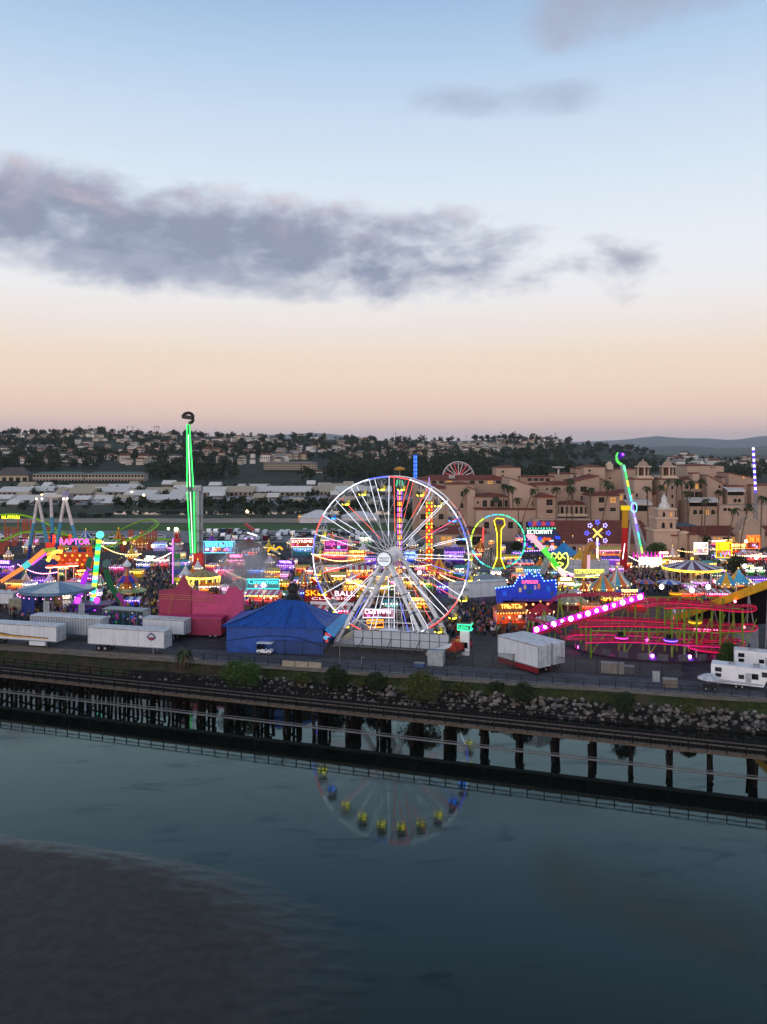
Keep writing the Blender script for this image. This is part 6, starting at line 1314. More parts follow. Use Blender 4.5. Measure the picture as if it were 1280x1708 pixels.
def win(x, y, wp, hp, D, parent=gs_, O=GO, arch=False, m=opening, frame=True):
    p = AT(x, y, D)-O; wd, h = M_(wp, D), M_(hp, D)
    if frame: mb = MB(); mb.box((p.x, p.y-.05, p.z-h/2-.12), (wd+.4, .35, .24), cream); s = mb.build('sill', parent)
    mb = MB()
    if arch: mb.prism([(p.x-wd/2, p.z-h/2), (p.x+wd/2, p.z-h/2), (p.x+wd/2, p.z+h*.2), (p.x+wd*.3, p.z+h*.42), (p.x, p.z+h/2), (p.x-wd*.3, p.z+h*.42), (p.x-wd/2, p.z+h*.2)], p.y-.06, p.y+.1, m)
    else: mb.box((p.x, p.y, p.z), (wd, .14, h), m)
    w_ = mb.build('window', parent)
    if m is opening and R.random() < .14: setlit(w_)
    if frame and wp > 5: mb = MB(); mb.box((p.x, p.y-.1, p.z), (.16, .08, h), pt('4a4038')); mb.box((p.x, p.y-.1, p.z), (wd, .08, .14), pt('4a4038')); mb.build('mullion', w_)
B = blk
B(690, 860, 801, 348, 16, 'hip', 8); [win(x, 804.5, 8, 5, 347.9) for x in (724, 737, 750, 788, 803, 818, 832, 847)]
B(828, 869, 780, 354, 12, 'hip', 4, stucco2); win(839, 787, 4, 3, 353.9); win(839, 793, 3, 2, 353.9)
B(868, 925, 796, 350, 14, 'flat'); [win(x, 800, 7, 5, 349.9) for x in (884, 894, 904, 914)]
B(925, 962, 791, 352, 12, 'flat', m=stucco2); B(962, 978, 782, 352, 12, 'flat'); B(975, 1010, 779, 346, 14, 'hip', 4, stucco2); win(984, 785, 4, 3, 345.9); win(984, 791, 3, 2, 345.9); B(1010, 1062, 783, 350, 14, 'flat')
B(700, 748, 815, 332, 14, 'hip', 8); [win(x, 838, 6, 12, 331.9) for x in (706, 716, 728, 738)]; [win(x, 862, 8, 9, 331.9) for x in (706, 720, 736)]; [win(x, 880, 8, 8, 331.9) for x in (706, 722, 738)]
B(745, 792, 808, 331, 12, 'hip', 4); [win(771, y, 4, 9, 330.9, arch=True) for y in (824, 843, 863)]
B(780, 793, 817, 327, 6, 'sl', 5, stucco2)
B(792, 852, 829, 326, 16, 'hip', 6); [win(x, 840, 7, 11, 325.9) for x in (809, 822, 834, 846)]; win(797.5, 838, 3, 5, 325.9, arch=True); [win(x, 860, 9, 11, 325.9) for x in (815, 828, 842, 856)]
B(795, 900, 851, 316, 9, 'flat', m=stucco2); [win(x, 876, 8, 11, 315.9) for x in (812, 828, 852, 868, 882)]
B(851, 896, 813, 322, 22, 'sl', 15, stucco2); [win(889, y, 3, 7, 321.9, arch=True) for y in (822, 840, 857)]
B(895, 972, 809, 334, 16, 'hip', 6); win(913, 816, 3, 4, 333.9, arch=True); win(934, 815, 3, 4, 333.9, arch=True)
B(897, 930, 830, 312, 12, 'gy', 6); win(917, 838, 10, 10, 311.9); win(917, 853, 10, 6, 311.9); win(906, 872, 8, 9, 311.9)
B(930, 992, 842, 318, 12, 'hip', 6, stucco2); win(961, 852, 58, 13, 317.9, frame=False); win(961, 868, 60, 12, 317.9, frame=False)
for x in range(934, 992, 8): mb = MB(); p = AT(x, 852, 317.5)-GO; mb.box((p.x, p.y, p.z), (.8, .5, M_(14, 317)), stucco2); mb.build('column', gs_)
mb = MB(); a, b = AT(928, 859, 315)-GO, AT(996, 859, 315)-GO; mb.bar(a, b, 1.2, cream, 1.); mb.build('balcony', gs_)
B(958, 1000, 803, 328, 18, 'sr', 9); win(974, 816, 10, 9, 327.9); win(974, 831, 9, 8, 327.9); B(998, 1022, 806, 332, 14, 'sl', 9); win(1018, 798, 4, 3, 331.9)
B(985, 1034, 827, 311, 12, 'gx', 6); [win(x, 834, 9, 9, 310.9) for x in (1004, 1023)]; [win(x, 850, 9, 6, 310.9) for x in (1004, 1023)]; win(990, 870, 9, 10, 310.9); win(1010, 872, 9, 10, 310.9)
B(1032, 1060, 822, 316, 12, 'hip', 5, stucco2); [win(x, 830, 5, 9, 315.9) for x in (1036, 1044, 1053)]; win(1040, 848, 10, 8, 315.9)
B(1058, 1088, 800, 322, 12, 'flat', m=stucco2); [win(1080, y, 3, 6, 321.9, arch=True) for y in (815, 830)]; [win(1063, y, 3, 5, 321.9) for y in (826,)]
B(1086, 1106, 806, 330, 10, 'flat'); win(1096, 840, 14, 9, 329.9); B(1085, 1107, 826, 326, 6, 'sr', 5)
B(1102, 1130, 800, 321, 13, 'flat', m=stucco2); [win(1122, y, 3, 6, 320.9, arch=True) for y in (813, 828, 843)]; [win(1110, y, 3.5, 5, 320.9) for y in (813, 828)]
B(1128, 1186, 800, 327, 14, 'hip', 5); [win(x, 811, 5, 9, 326.9, arch=True) for x in (1146, 1155, 1163, 1170, 1178)]; [win(x, 825, 6, 9, 326.9) for x in (1146, 1155, 1163, 1170, 1178)]
B(1156, 1167, 790, 326, 4, 'flat', m=stucco2, yb=802)
B(1147, 1208, 777, 344, 16, 'hip', 3, stucco2); win(1187, 780, 2, 2, 343.9); win(1191, 780, 2, 2, 343.9)
B(1180, 1206, 807, 323, 20, 'sl', 14); win(1201, 812, 3, 5, 322.9)
B(1206, 1222, 797, 336, 14, 'flat', m=stucco2); B(1216, 1258, 797, 332, 14, 'sl', 8); win(1241, 796, 2.5, 5, 331.9); win(1248, 822, 3, 5, 331.9)
B(1214, 1242, 812, 322, 8, 'flat', m=stucco2); win(1228, 822, 26, 8, 321.9, frame=False); [win(x, 835, 4.5, 6, 321.9) for x in (1227, 1234)]; win(1236, 850, 8, 8, 321.9)
B(1254, 1340, 810, 328, 14, 'flat'); [win(x, 846, 4, 4, 327.9) for x in (1259, 1265, 1272)]
B(1148, 1202, 836, 316, 9, None, m=stucco2); win(1174, 840, 46, 9, 315.9, frame=False); [win(x, 854, 6, 8, 315.9, arch=True) for x in (1160, 1170, 1180, 1190, 1199)]
for x0, x1, y, D in ((1150, 1202, 836, 313), (1046, 1089, 840, 310), (1214, 1244, 818, 318)):
    mb = MB(); a, b = AT(x0, y, D)-GO, AT(x1, y, D)-GO; mb.add([a, b, b+V(0, 5, 1.2), a+V(0, 5, 1.2), a+V(0, 0, -.5), b+V(0, 0, -.5)], [(0, 1, 2, 3), (4, 5, 1, 0)], mat('white_awning', 'cfc8c0', .7)); mb.build('awning', gs_)
B(1040, 1090, 846, 312, 8, None); win(1066, 848, 30, 9, 311.9, frame=False); B(890, 1010, 866, 308, 6, None, m=stucco2); [win(x, 885, 9, 11, 307.9) for x in range(900, 1010, 16)]
B(1200, 1340, 843, 314, 9, None, m=stucco2); [win(x, 850, 5, 5, 313.9) for x in (1210, 1217, 1224, 1244, 1252)]
for cx, yb in ((1073, 799), (1114, 799)):      # twin cupolas
    c = AT(cx, yb, 327)-GO; k = 327/F
    for z0, s, h in ((0, 27, 4), (4, 23, 2)): mb = MB(); mb.box((c.x, c.y, c.z+(z0+h/2)*k), (s*k, s*k, h*k), cream); mb.build('cupola_base', gs_)
    for i in range(4):
        for j in (-1, 0, 1):
            o = V(j*8.5, -8.5, 0); o.rotate(Matrix.Rotation(i*math.pi/2, 3, 'Z')); mb = MB(); mb.tube(V(c.x, c.y, c.z+6*k)+o*k, V(c.x, c.y, c.z+20*k)+o*k, 1.5*k, cream, 6); mb.build('cupola_column', gs_)
    mb = MB(); mb.box((c.x, c.y, c.z+13*k), (9*k, 9*k, 14*k), pt('5a3a2c')); mb.build('cupola_core', gs_)
    mb = MB(); mb.box((c.x, c.y, c.z+20.8*k), (22*k, 22*k, 1.8*k), cream); mb.build('cupola_cornice', gs_)
    mb = MB(); mb.lathe([(11*k, 21.7*k), (8*k, 24*k), (6*k, 28*k), (2*k, 30*k), (1*k, 33*k), (0, 35*k)], pt('a58a76'), 8, (c.x, c.y, c.z), .39); mb.build('cupola_roof', gs_)
c = AT(1017, 783, 348)-GO; k = .249; mb = MB(); mb.box((c.x, c.y, c.z+4*k), (10*k, 10*k, 8*k), cream); mb.lathe([(7*k, 8*k), (4*k, 11*k), (0, 14*k)], cream, 8, (c.x, c.y, c.z)); mb.build('small_cupola', gs_)
c = AT(932, 791, 345)-GO; mb = MB(); mb.lathe([(.3, 0), (.4, 2), (2.6, 2.8), (2.6, 3.1), (.2, 3.2)], pt('c0c4c8'), 14, c); mb.build('satellite_dish', gs_)
for x in (754, 955, 962, 1095): mb = MB(); mb.box(AT(x, 795, 346)-GO, (2.4, 2, 1.4), pt('a09a94')); mb.build('roof_unit', gs_)
# bell tower gate
bt = thing('bell_tower', 'tan three tier bell tower with white lantern beside the gate arch', 'tower', W(1111, 936)); O = bt.location.copy(); D = O.y
for x0, x1, yt, yb in ((1091, 1131, 885, 936), (1096, 1128, 865, 884), (1099, 1126, 850, 864)):
    B(x0, x1, yt, D, M_(x1-x0, D), None, m=stucco2, parent=bt, O=O, yb=yb); a = AT(x0, yt, D)-O; b = AT(x1, yt, D)-O
    mb = MB(); mb.box(((a.x+b.x)/2, M_(x1-x0, D)/2, a.z+.1), (b.x-a.x+1., M_(x1-x0, D)+1., .45), cream); mb.build('cornice', bt)
for x, y, wv, hv in ((1107, 876, 5, 10), (1120, 876, 4, 9), (1108, 858, 4, 8), (1120, 858, 3, 7)): win(x, y, wv, hv, D-.02, bt, O, True, frame=False)
c = AT(1113, 849, D)-O; mb = MB(); mb.lathe([(9*.2, 0), (7.5*.2, 1.2), (5*.2, 1.8), (4*.2, 3.), (5*.2, 3.1), (.1, 4.4)], pt('d0ccc6'), 12, (c.x, M_(14, D), c.z)); mb.build('lantern', bt)
gt_ = thing('gate_arch', 'tan gateway with dark arch to the right of the bell tower', 'gate', W(1145, 934)); O = gt_.location.copy(); D = O.y
B(1121, 1131, 894, D-3, 4, 'flat', parent=gt_, O=O); B(1132, 1152, 890, D, 5, None, parent=gt_, O=O, m=stucco2); B(1151, 1166, 892, D-2, 5, 'hip', 4, parent=gt_, O=O); win(1139, 922, 9, 18, D-.02, gt_, O, True, frame=False)
mb = MB(); a = AT(1133, 890, D)-O; b = AT(1151, 890, D)-O; w_ = (b.x-a.x)/2; mb.prism([(a.x+w_+w_*math.cos(t*.3142), a.z+w_*.5*math.sin(t*.3142)) for t in range(11)], 0, .8, cream); mb.build('curved_parapet', gt_)
# low halls and barns
def hall(label, x0, x1, yt, yb, rh, dep=12, roof='gx', wins=(), m=stucco2, tilem=None):
    t = thing('exhibit_hall', label, 'hall', W((x0+x1)/2, yb), 0, 'red roofed fairground halls'); O = t.location.copy(); D = O.y; B(x0, x1, yt, D, dep, roof, rh, m, parent=t, O=O, over=1.); [win(x, y, wv, hv, D-.03, t, O) for x, y, wv, hv in wins]; return t
hall('wide low hall with broad brown roof behind the blue star wheel', 928, 1100, 906, 926, 28, 46, 'gx', [(x, 915, 6, 7) for x in range(940, 1090, 18)])
hall('red roofed open hall between drop tower and loop ride', 728, 812, 890, 915, 10, 22, 'hip', [(x, 902, 18, 14) for x in (745, 770, 795)])
hall('long low barn with red roof right of the bell tower', 1152, 1234, 893, 912, 12, 20, 'gx', [(x, 900, 11, 7) for x in (1180, 1196, 1212, 1228)])
hall('low barn with red roof at the right edge', 1276, 1350, 893, 912, 12, 20, 'gx', [(x, 900, 11, 7) for x in (1290, 1306)])
t = thing('barn_gable', 'tan mission style gable front with stepped curve at right', 'hall', W(1254, 914)); O = t.location.copy(); D = O.y
facade(t, 'gable_wall', [(1233, 914), (1233, 888), (1238, 884), (1240, 876), (1247, 868), (1252, 864), (1258, 866), (1264, 872), (1270, 880), (1276, 886), (1276, 914)], D, stucco2, 0, 6)
pth = [(1233, 888), (1238, 884), (1240, 876), (1247, 868), (1252, 864), (1258, 866), (1264, 872), (1270, 880), (1276, 886)]; mb = MB(); mb.path([loc_(t, *q, D, -.1) for q in pth], .25, cream, 5); mb.build('coping', t)
for label, x, y, wv, h, c in (('dark teal flat canopy on posts behind the bell tower', 1140, 918, 42, 42, '1f3f4a'), ('yellow parasol canopy left of the bell tower', 1080, 905, 30, 20, 'b8982a'), ('green canopy below the balcony left of the bell tower', 1062, 900, 34, 26, '1f5a58')):
    p = W(x, y); t = thing('canopy', label, 'canopy', p); r = M_(wv, p.y)/2; hh = M_(h, p.y); mb = MB(); mb.hip((0, 0, hh), (2*r, 2*r), .9, pt(c)); mb.build('roof', t)
    for i, j in ((-1, -1), (1, -1), (1, 1), (-1, 1)): mb = MB(); mb.tube((i*r*.9, j*r*.9, 0), (i*r*.9, j*r*.9, hh), .12, dkm, 5); mb.build('post', t)
# second wheel and violet spire beyond the grandstand
p = V((765-640)/F*420, 420, G); t = thing('ferris_wheel', 'smaller wheel half hidden behind the grandstand roof', 'Ferris wheel', p); c0 = AT(765, 796, 420)-p; r = M_(26, 420)
for y in (-.8, .8): mb = MB(); mb.path([c0+V(math.cos(a*.1963)*r, y, math.sin(a*.1963)*r) for a in range(32)], .22, mat('pale_lit', 'd8c8c8', .5), 5, True); mb.build('rim', t)
for i in range(20): mb = MB(); a = i*math.pi/10; mb.tube(c0, c0+V(math.cos(a)*r, 0, math.sin(a)*r), .12, em('e8c0c0' if i % 3 else 'ff5a6a', .7), 5); mb.build('spoke', t)
for s in (-1, 1): mb = MB(); mb.tube(V(s*5, 0, 0), c0, .4, white, 6); mb.build('support_leg', t)
for i in range(20): mb = MB(); a = (i+.5)*math.pi/10; mb.ball(c0+V(math.cos(a)*r, 0, math.sin(a)*r-.8), .7, pt('9a8a90'), 6, 4); mb.build('gondola', t)
p = V((1261-640)/F*300, 300, G); t = thing('tower_ride', 'slender violet and white lit tower at the right edge', 'tower', p); a, b = AT(1261, 822, 300)-p, AT(1257, 746, 300)-p
mb = MB(); lattice(mb, V(a.x, a.y, 0), a, 1., grey, .07, 8); mb.build('mast_base', t)
for k in range(16): mb = MB(); mb.tube(a.lerp(b, k/16), a.lerp(b, (k+.92)/16), .42, em('5a3ad8' if k % 2 == 0 else 'f4f0ff', 1.5), 6); mb.build('light_segment', t)
# palms before the grandstand
PL = [(757, 809, 335, 'above the drop tower, left of two'), (762, 818, 335, 'above the drop tower, right of two'), (780, 814, 328, 'leaning beside the arched tower windows'), (828, 830, 320, 'in front of the open balcony'), (842, 808, 322, 'left of a close trio by the balcony'), (849, 811, 322, 'middle of a close trio by the balcony'), (854, 812, 322, 'right of a close trio by the balcony'), (864, 831, 316, 'short one in front of the sloping gable'), (891, 816, 312, 'strongly leaning one left of the small gable house'), (928, 813, 306, 'straight one right of the small gable house'), (952, 800, 310, 'tallest of the veranda group'), (950, 812, 306, 'left of the veranda group'), (955, 813, 306, 'right of the veranda group'), (985, 814, 308, 'slim one at the end of the veranda'), (1012, 803, 312, 'taller one behind the red boom'), (1019, 809, 306, 'leaning one behind the red boom'), (1080, 812, 308, 'below the left cupola'), (1104, 810, 314, 'between the two cupolas'), (1115, 800, 312, 'below the right cupola'), (1130, 800, 312, 'left of a pair right of the right cupola'), (1137, 801, 312, 'right of a pair right of the right cupola'), (1153, 802, 316, 'left of the double window rows'), (1172, 800, 316, 'right over the double window rows'), (1147, 820, 308, 'short one in front of the double window rows'), (1200, 818, 306, 'beside the white awning at right'), (1178, 832, 300, 'before the long white awning'), (1227, 848, 285, 'leaning one before the long barn'), (1250, 842, 270, 'tall leaning one before the barn gable'), (1272, 828, 290, 'bushy one at the right edge')]
pq = random.Random(11)
for x, yt, D, wh in PL:
    h = AT(x, yt, D).z-G; lean = pq.uniform(-.08, .08)
    if 'leaning' in wh: lean = .28 if x < 1000 else .18
    t = thing('palm_tree', 'tall slender palm, %s' % wh, 'palm tree', ((x-640)/F*D-lean*h, D, G), 0, 'palms along the grandstand'); palm_parts(t, h, 2.4, pq, lean, 13, .2, True)
def tree(label, x, y, wpx, hpx, kind='green', z=G, n=900, p=None, group=None):
    p = p or W(x, y, z); k = p.y/F; r = wpx*k/2; h = hpx*k; t = thing('tree', label, 'tree', p, 0, group); q = random.Random(int(x*3+y)); mb = MB(); mb.tube((0, 0, 0), (0, 0, h*.6), r*.09, bark, 6, r*.04)
    for i in range(5): a = q.uniform(0, 6.28); mb.tube((0, 0, h*.35), (math.cos(a)*r*.6, math.sin(a)*r*.6, h*.75), r*.04, bark, 5, r*.01)
    mb.build('trunk', t); mb = MB()
    for i in range(7): a = q.uniform(0, 6.28); s = q.uniform(.1, .6); leaves(mb, (math.cos(a)*r*s, math.sin(a)*r*s, h*q.uniform(.45, .8)), (r*.52, r*.52, h*.26), n//7, r*.11, LEAF[kind], q, 0)
    mb.build('crown', t); return t
for x, y, wv, hv, kind, lab in ((1098, 938, 40, 34, 'green', 'round green tree at the foot of the bell tower'), (1150, 895, 50, 30, 'dark', 'dark tree right of the bell tower'), (1178, 925, 18, 34, 'dark', 'slim dark tree beside the gate arch'), (1205, 880, 44, 24, 'dark', 'low dark tree behind the long barn, left one'), (1262, 880, 56, 30, 'dark', 'spreading dark tree behind the barn gable'), (1225, 965, 40, 40, 'dark', 'dark leafy tree among the stalls at right'), (955, 892, 40, 24, 'dark', 'dark tree under the veranda, left'), (1000, 890, 36, 22, 'dark', 'dark tree under the veranda, right'), (690, 880, 40, 34, 'dark', 'dark tree behind the purple striped tower'), (860, 925, 26, 22, 'dark', 'dark tree right of the light hoop')):
    tree(lab, x, y, wv, hv, kind)
# ---------------------------------------------------------------- far buildings, hillside houses and trees
def on_hill(x, y):                             # where the line of sight of a photo point meets the ground
    D = 745
    while D < 2400:
        p = AT(x, y, D)
        if p.z <= far_z(p.x, D): return p
        D += 10
    return None
pale = [mat('house_%d' % i, c, .8, var=.06) for i, c in enumerate(('d8d2c8', 'c8bca8', 'b8a890', 'e0dcd6', 'c4b4a4', 'a89a8c'))]; PN = ('white', 'cream', 'tan', 'bright white', 'beige', 'grey')
rfs = [mat('house_roof_%d' % i, c, .85, var=.15) for i, c in enumerate(('6a4438', '5a5654', '7a5244', '8a8580'))]; RN = ('dark red', 'slate', 'terracotta', 'pale grey')
hm = {}
def house_meshes(v):
    if v in hm: return hm[v]
    mb = MB(); wd, dp, h = ((12, 9, 5.5), (16, 10, 5), (10, 9, 7))[v]; mb.box((0, 0, h/2-2), (wd, dp, h+4), pale[0])
    if v == 1: mb.box((wd*.35, -dp*.45, h*.35-2), (wd*.35, dp*.5, h*.7+4), pale[0])
    w1 = mb.mesh('wall'); mb = MB(); mb.hip((0, 0, h), (wd, dp), 2.4, rfs[0], over=.6, gable=(v == 2)); w2 = mb.mesh('roof')
    mb = MB()
    for i in range(4): mb.box((-wd*.36+i*wd*.24, -dp/2-.05, h*.55), (wd*.13, .12, 1.6), opening)
    w3 = mb.mesh('window_row'); hm[v] = (w1, w2, w3); return hm[v]
def setm(o, m): o.material_slots[0].link = 'OBJECT'; o.material_slots[0].material = m
hq = random.Random(21); ZN = []
def zone(x0, x1, y0, y1, n, name, sc=(.8, 1.25), pal=(0, 1, 2, 3, 4, 5)): ZN.append((x0, x1, y0, y1, n, name, sc, pal))
zone(0, 310, 722, 745, 34, 'near the ridge at the left'); zone(0, 310, 746, 776, 56, 'halfway up the hill at the left'); zone(325, 470, 728, 775, 42, 'on the hill right of the green pendulum'); zone(470, 640, 730, 768, 34, 'on the hill left of the blue tower')
zone(715, 830, 742, 764, 64, 'in the cluster right of the blue tower', (.7, 1.), (0, 3, 4, 1)); zone(830, 930, 733, 750, 20, 'below the ridge above the grandstand', (.7, 1.)); zone(640, 720, 745, 770, 12, 'on the wooded slope behind the blue tower'); zone(1110, 1280, 762, 782, 26, 'in the hazy valley at right', (.9, 1.6), (0, 3, 1))
for x0, x1, y0, y1, n, name, scr, pal in ZN:
    for i in range(n):
        p = on_hill(hq.uniform(x0, x1), hq.uniform(y0, y1))
        if p is None: continue
        v = hq.randrange(3); c = hq.choice(pal); rr = hq.randrange(4); s = hq.uniform(*scr)
        lab = '%s %s house with %s roof %s' % (('small', 'wide', 'tall')[v], PN[c], RN[rr], name)
        t = thing('hillside_house', lab, 'house', p+V(0, 0, 1.2), hq.uniform(-.5, .5), '%s houses with %s roofs %s' % (PN[c], RN[rr], name)); t.scale = (s, s, s)
        a, b, c_ = house_meshes(v); o = ob('wall', a, t); setm(o, pale[c]); o = ob('roof', b, t); setm(o, rfs[rr]); o = ob('window_row', c_, t); o['kind'] = 'stuff'
# larger blocks in the middle distance
def block_building(label, x0, x1, yt, yb, wallm, roofm, floors=2, bays=14, dep=16, z=G, rh=1.6, cat='building', balcony=False):
    p = W((x0+x1)/2, yb, z); D = p.y; wd = M_(x1-x0, D); h = M_(yb-yt, D); t = thing('apartment_building', label, cat, p)
    mb = MB(); mb.box((0, dep/2, h/2), (wd, dep, h), wallm); mb.build('wall', t); mb = MB(); mb.hip((0, dep/2, h), (wd, dep), rh, roofm, over=1.); mb.build('roof', t)
    for f in range(floors):
        for i in range(bays): mb = MB(); mb.box((-wd/2+wd*(i+.5)/bays, -.03, h*(f+.5)/floors), (wd/bays*.62, .15, h/floors*.5), opening); mb.build('window', t)
        if balcony: mb = MB(); mb.box((0, -.7, h*(f+.12)/floors), (wd, 1.3, .5), pale[3]); mb.build('balcony', t)
    return t
grn_roof = mat('green_roof', '5a7a70', .7)
block_building('long two storey block with green roof and white balconies below the hill', 55, 140, 790, 806, pale[5], grn_roof, 2, 16, balcony=True); block_building('right wing of the long green roofed block below the hill', 142, 240, 790, 806, pale[5], grn_roof, 2, 18, balcony=True)
block_building('tan building with dark steep roof at the far left', -10, 47, 793, 806, pale[2], rfs[1], 1, 5, rh=8)
p = on_hill(485, 782)
t = block_building('long grey terraced building on the slope right of the green pendulum', 440, 528, 772, 784, pale[5], rfs[3], 3, 22, z=on_hill(484, 783).z); t = block_building('low white and brown building below the terraced one', 500, 548, 787, 798, pale[0], rfs[0], 2, 8)
bq = random.Random(31); BN_ = []
def barn(label, x, y, wpx, hpx, c, dep=26, rm=None):
    p = W(x, y); D = p.y; wd = M_(wpx, D); h = M_(hpx, D)*.55; t = thing('barn', label, 'barn', p, 0, 'pale roofed stable barns'); mb = MB(); mb.box((0, dep/2, h/2), (wd, dep, h), pt('8a7f72')); mb.build('wall', t)
    mb = MB(); mb.hip((0, dep/2, h), (wd, dep), h*.8+1.5, c, over=.8, gable=True); mb.build('roof', t)
    for i in range(6): mb = MB(); mb.box((-wd/2+wd*(i+.5)/6, -.05, h*.45), (wd/6*.5, .15, h*.6), opening); mb.build('door', t)
wr = mat('white_roof', 'd8d2c8', .7, var=.06); tr2 = mat('tan_roof', 'b8a890', .8)
for i, (x, y, wv, hv) in enumerate(((20, 826, 50, 10), (66, 824, 52, 9), (120, 829, 60, 11), (180, 826, 56, 10), (230, 831, 48, 9), (262, 826, 44, 9), (300, 830, 34, 9), (352, 828, 40, 12), (398, 827, 46, 12), (446, 826, 44, 11), (492, 827, 50, 12), (540, 826, 40, 11), (585, 827, 50, 12), (630, 826, 44, 11), (140, 818, 60, 7), (200, 818, 50, 7), (420, 817, 50, 6), (560, 816, 56, 6), (40, 838, 40, 7), (270, 838, 60, 8))):
    barn('pale roofed barn, number %s from the left %s' % (('one two three four five six seven eight nine ten eleven twelve thirteen fourteen'.split())[i], 'in the long barn row') if i < 14 else ('pale barn behind the row at left', 'second pale barn behind the row at left', 'pale barn behind the row, centre left', 'pale barn behind the row, near the wheel', 'low barn in front of the row at far left', 'white long shed in front of the row by the green pendulum')[i-14], x, y, wv, hv, (wr, wr, tr2)[i % 3])
sq_ = random.Random(12); sl_ = set()
for i in range(60):
    x, y = sq_.uniform(0, 650), sq_.choice((sq_.uniform(811, 822), sq_.uniform(829, 846))); wv = sq_.uniform(10, 26); k = sq_.randrange(3)
    nm = 'at far left' if x < 60 else 'behind the twin A frame' if x < 140 else 'above the striped neon pole' if x < 230 else 'left of the pendulum' if x < 310 else 'right of the pendulum' if x < 390 else 'above the turquoise sign' if x < 470 else 'left of the wheel rim' if x < 540 else 'behind the wheel'
    lab = '%s %s shed %s the barn row %s' % (('small', 'long')[wv > 18], ('white roofed', 'chalk roofed', 'tan roofed')[k], 'behind' if y < 825 else 'in front of', nm)
    if lab in sl_: continue
    sl_.add(lab); barn(lab, x, y, wv, sq_.uniform(5, 8), (wr, pale[3], tr2)[k], sq_.uniform(8, 16))
for lab, x, y, wv, hv in (('large white peaked marquee tent left of the wheel rim', 530, 872, 60, 20), ('white peaked marquee tent behind the wheel', 600, 868, 60, 14)):
    p = W(x, y); D = p.y; t = thing('marquee_tent', lab, 'tent', p, 0, 'white marquee tents'); wd = M_(wv, D); h = M_(hv, D); mb = MB(); mb.hip((0, 6, h*.4), (wd, 14), h*.6, mat('white_canvas', 'd8d4d4', .7), over=.3); mb.build('roof', t); mb = MB(); mb.box((0, 6, h*.2), (wd, 14, h*.4), mat('white_canvas', 'd8d4d4', .7)); mb.build('wall', t)
t = stall(508, 868, 20, 12, ('c8901a', 'd8a02a'), None, em('ffae2a', 5), 'orange glowing stall out on the infield left of the wheel', 0, 'ffae2a', 4)
# trees: the ridge line singly, the slopes as one mass
def crown_mesh(seed, n=60):
    q = random.Random(seed); mb = MB()
    for i in range(5): a = q.uniform(0, 6.28); s = q.uniform(0, .5); leaves(mb, (math.cos(a)*s, math.sin(a)*s, q.uniform(.5, .95)), (.62, .62, .42), n//5, .26, LEAF['far'], q, .02)
    return mb
crowns = [crown_mesh(s) for s in range(6)]; cme = [c.mesh('crown') for c in crowns]; mb = MB(); mb.tube((0, 0, -.3), (0, 0, .8), .07, bark, 5); tkm = mb.mesh('trunk')
def ridge_y(x):
    y = 700
    while y < 770:
        if on_hill(x, y) is not None: return y
        y += 1
    return 760
tq_ = random.Random(5); xs = sorted(tq_.uniform(-10, 1090) for _ in range(150))
for i, x in enumerate(xs):
    y = ridge_y(x)+2; p = on_hill(x, y)
    if p is None: continue
    h = tq_.uniform(9, 17) if tq_.random() < .8 else tq_.uniform(16, 22); where = 'left of the green pendulum' if x < 310 else ('between the green pendulum and the blue tower' if x < 690 else ('above the grandstand' if x < 950 else 'on the falling right end of the ridge'))
    f_ = tq_.uniform(.42, .62); nm = min(LM, key=lambda q: abs(q[0]-x))[2]; t = thing('ridge_tree', 'dark %s %s tree on the ridge above %s' % ('tall' if h > 16 else ('small' if h < 11.5 else 'middling'), 'broad' if f_ > .52 else 'narrow', nm), 'tree', p, tq_.uniform(0, 6), 'ridge trees %s' % where); s = h*f_; t.scale = (s, s, h*.72)
    ob('trunk', tkm, t); ob('crown', cme[i % 6], t)
hp_q = random.Random(6)
for i in range(22):                            # slim palms standing out on the skyline
    x = hp_q.uniform(0, 330) if i < 9 else hp_q.uniform(620, 1080); p = on_hill(x, ridge_y(x)+1)
    if p is None: continue
    t = thing('skyline_palm', 'thin palm poking above the skyline over %s' % min(LM, key=lambda q: abs(q[0]-x))[2], 'palm tree', p, 0, 'skyline palms'); h = hp_q.uniform(15, 21); mb = MB(); mb.tube((0, 0, 0), (0, 0, h), .35, palm_bark, 5); mb.build('trunk', t); mb = MB(); fronds(mb, V(0, 0, h), 9, 3.2, LEAF['far'], hp_q); mb.build('crown', t)
mb = MB(); mq = random.Random(8); cnt = 0
def scatter(x, y, h, s, z=None):
    p = on_hill(x, y) if z is None else W(x, y, z)
    if p is None: return
    c = crowns[mq.randrange(6)]; M = Matrix.Translation(p+V(0, 0, -.3)) @ Matrix.Rotation(mq.uniform(0, 6), 4, 'Z') @ Matrix.Diagonal((s, s, h, 1)); o = len(mb.v); mb.v.extend(tuple(M @ Vector(v)) for v in c.v); mb.f.extend(tuple(i+o for i in f) for f in c.f); mb.m.extend([0]*len(c.f))
mb.mi(LEAF['far'])
for i in range(3200):
    x = mq.uniform(-20, 1300); y = mq.uniform(716, 802)
    if 48 < x < 245 and 786 < y or -20 < x < 48 and 788 < y or 395 < x < 550 and 768 < y < 800: continue
    d = fbm(x*.012, y*.05, 9)
    if 640 < x < 830 and 764 < y < 800 or d > -.45: scatter(x, y, mq.uniform(5, 12), mq.uniform(4, 8))
struct(mb, 'hillside_trees', 'stuff')
mb = MB(); hx = random.Random(99)
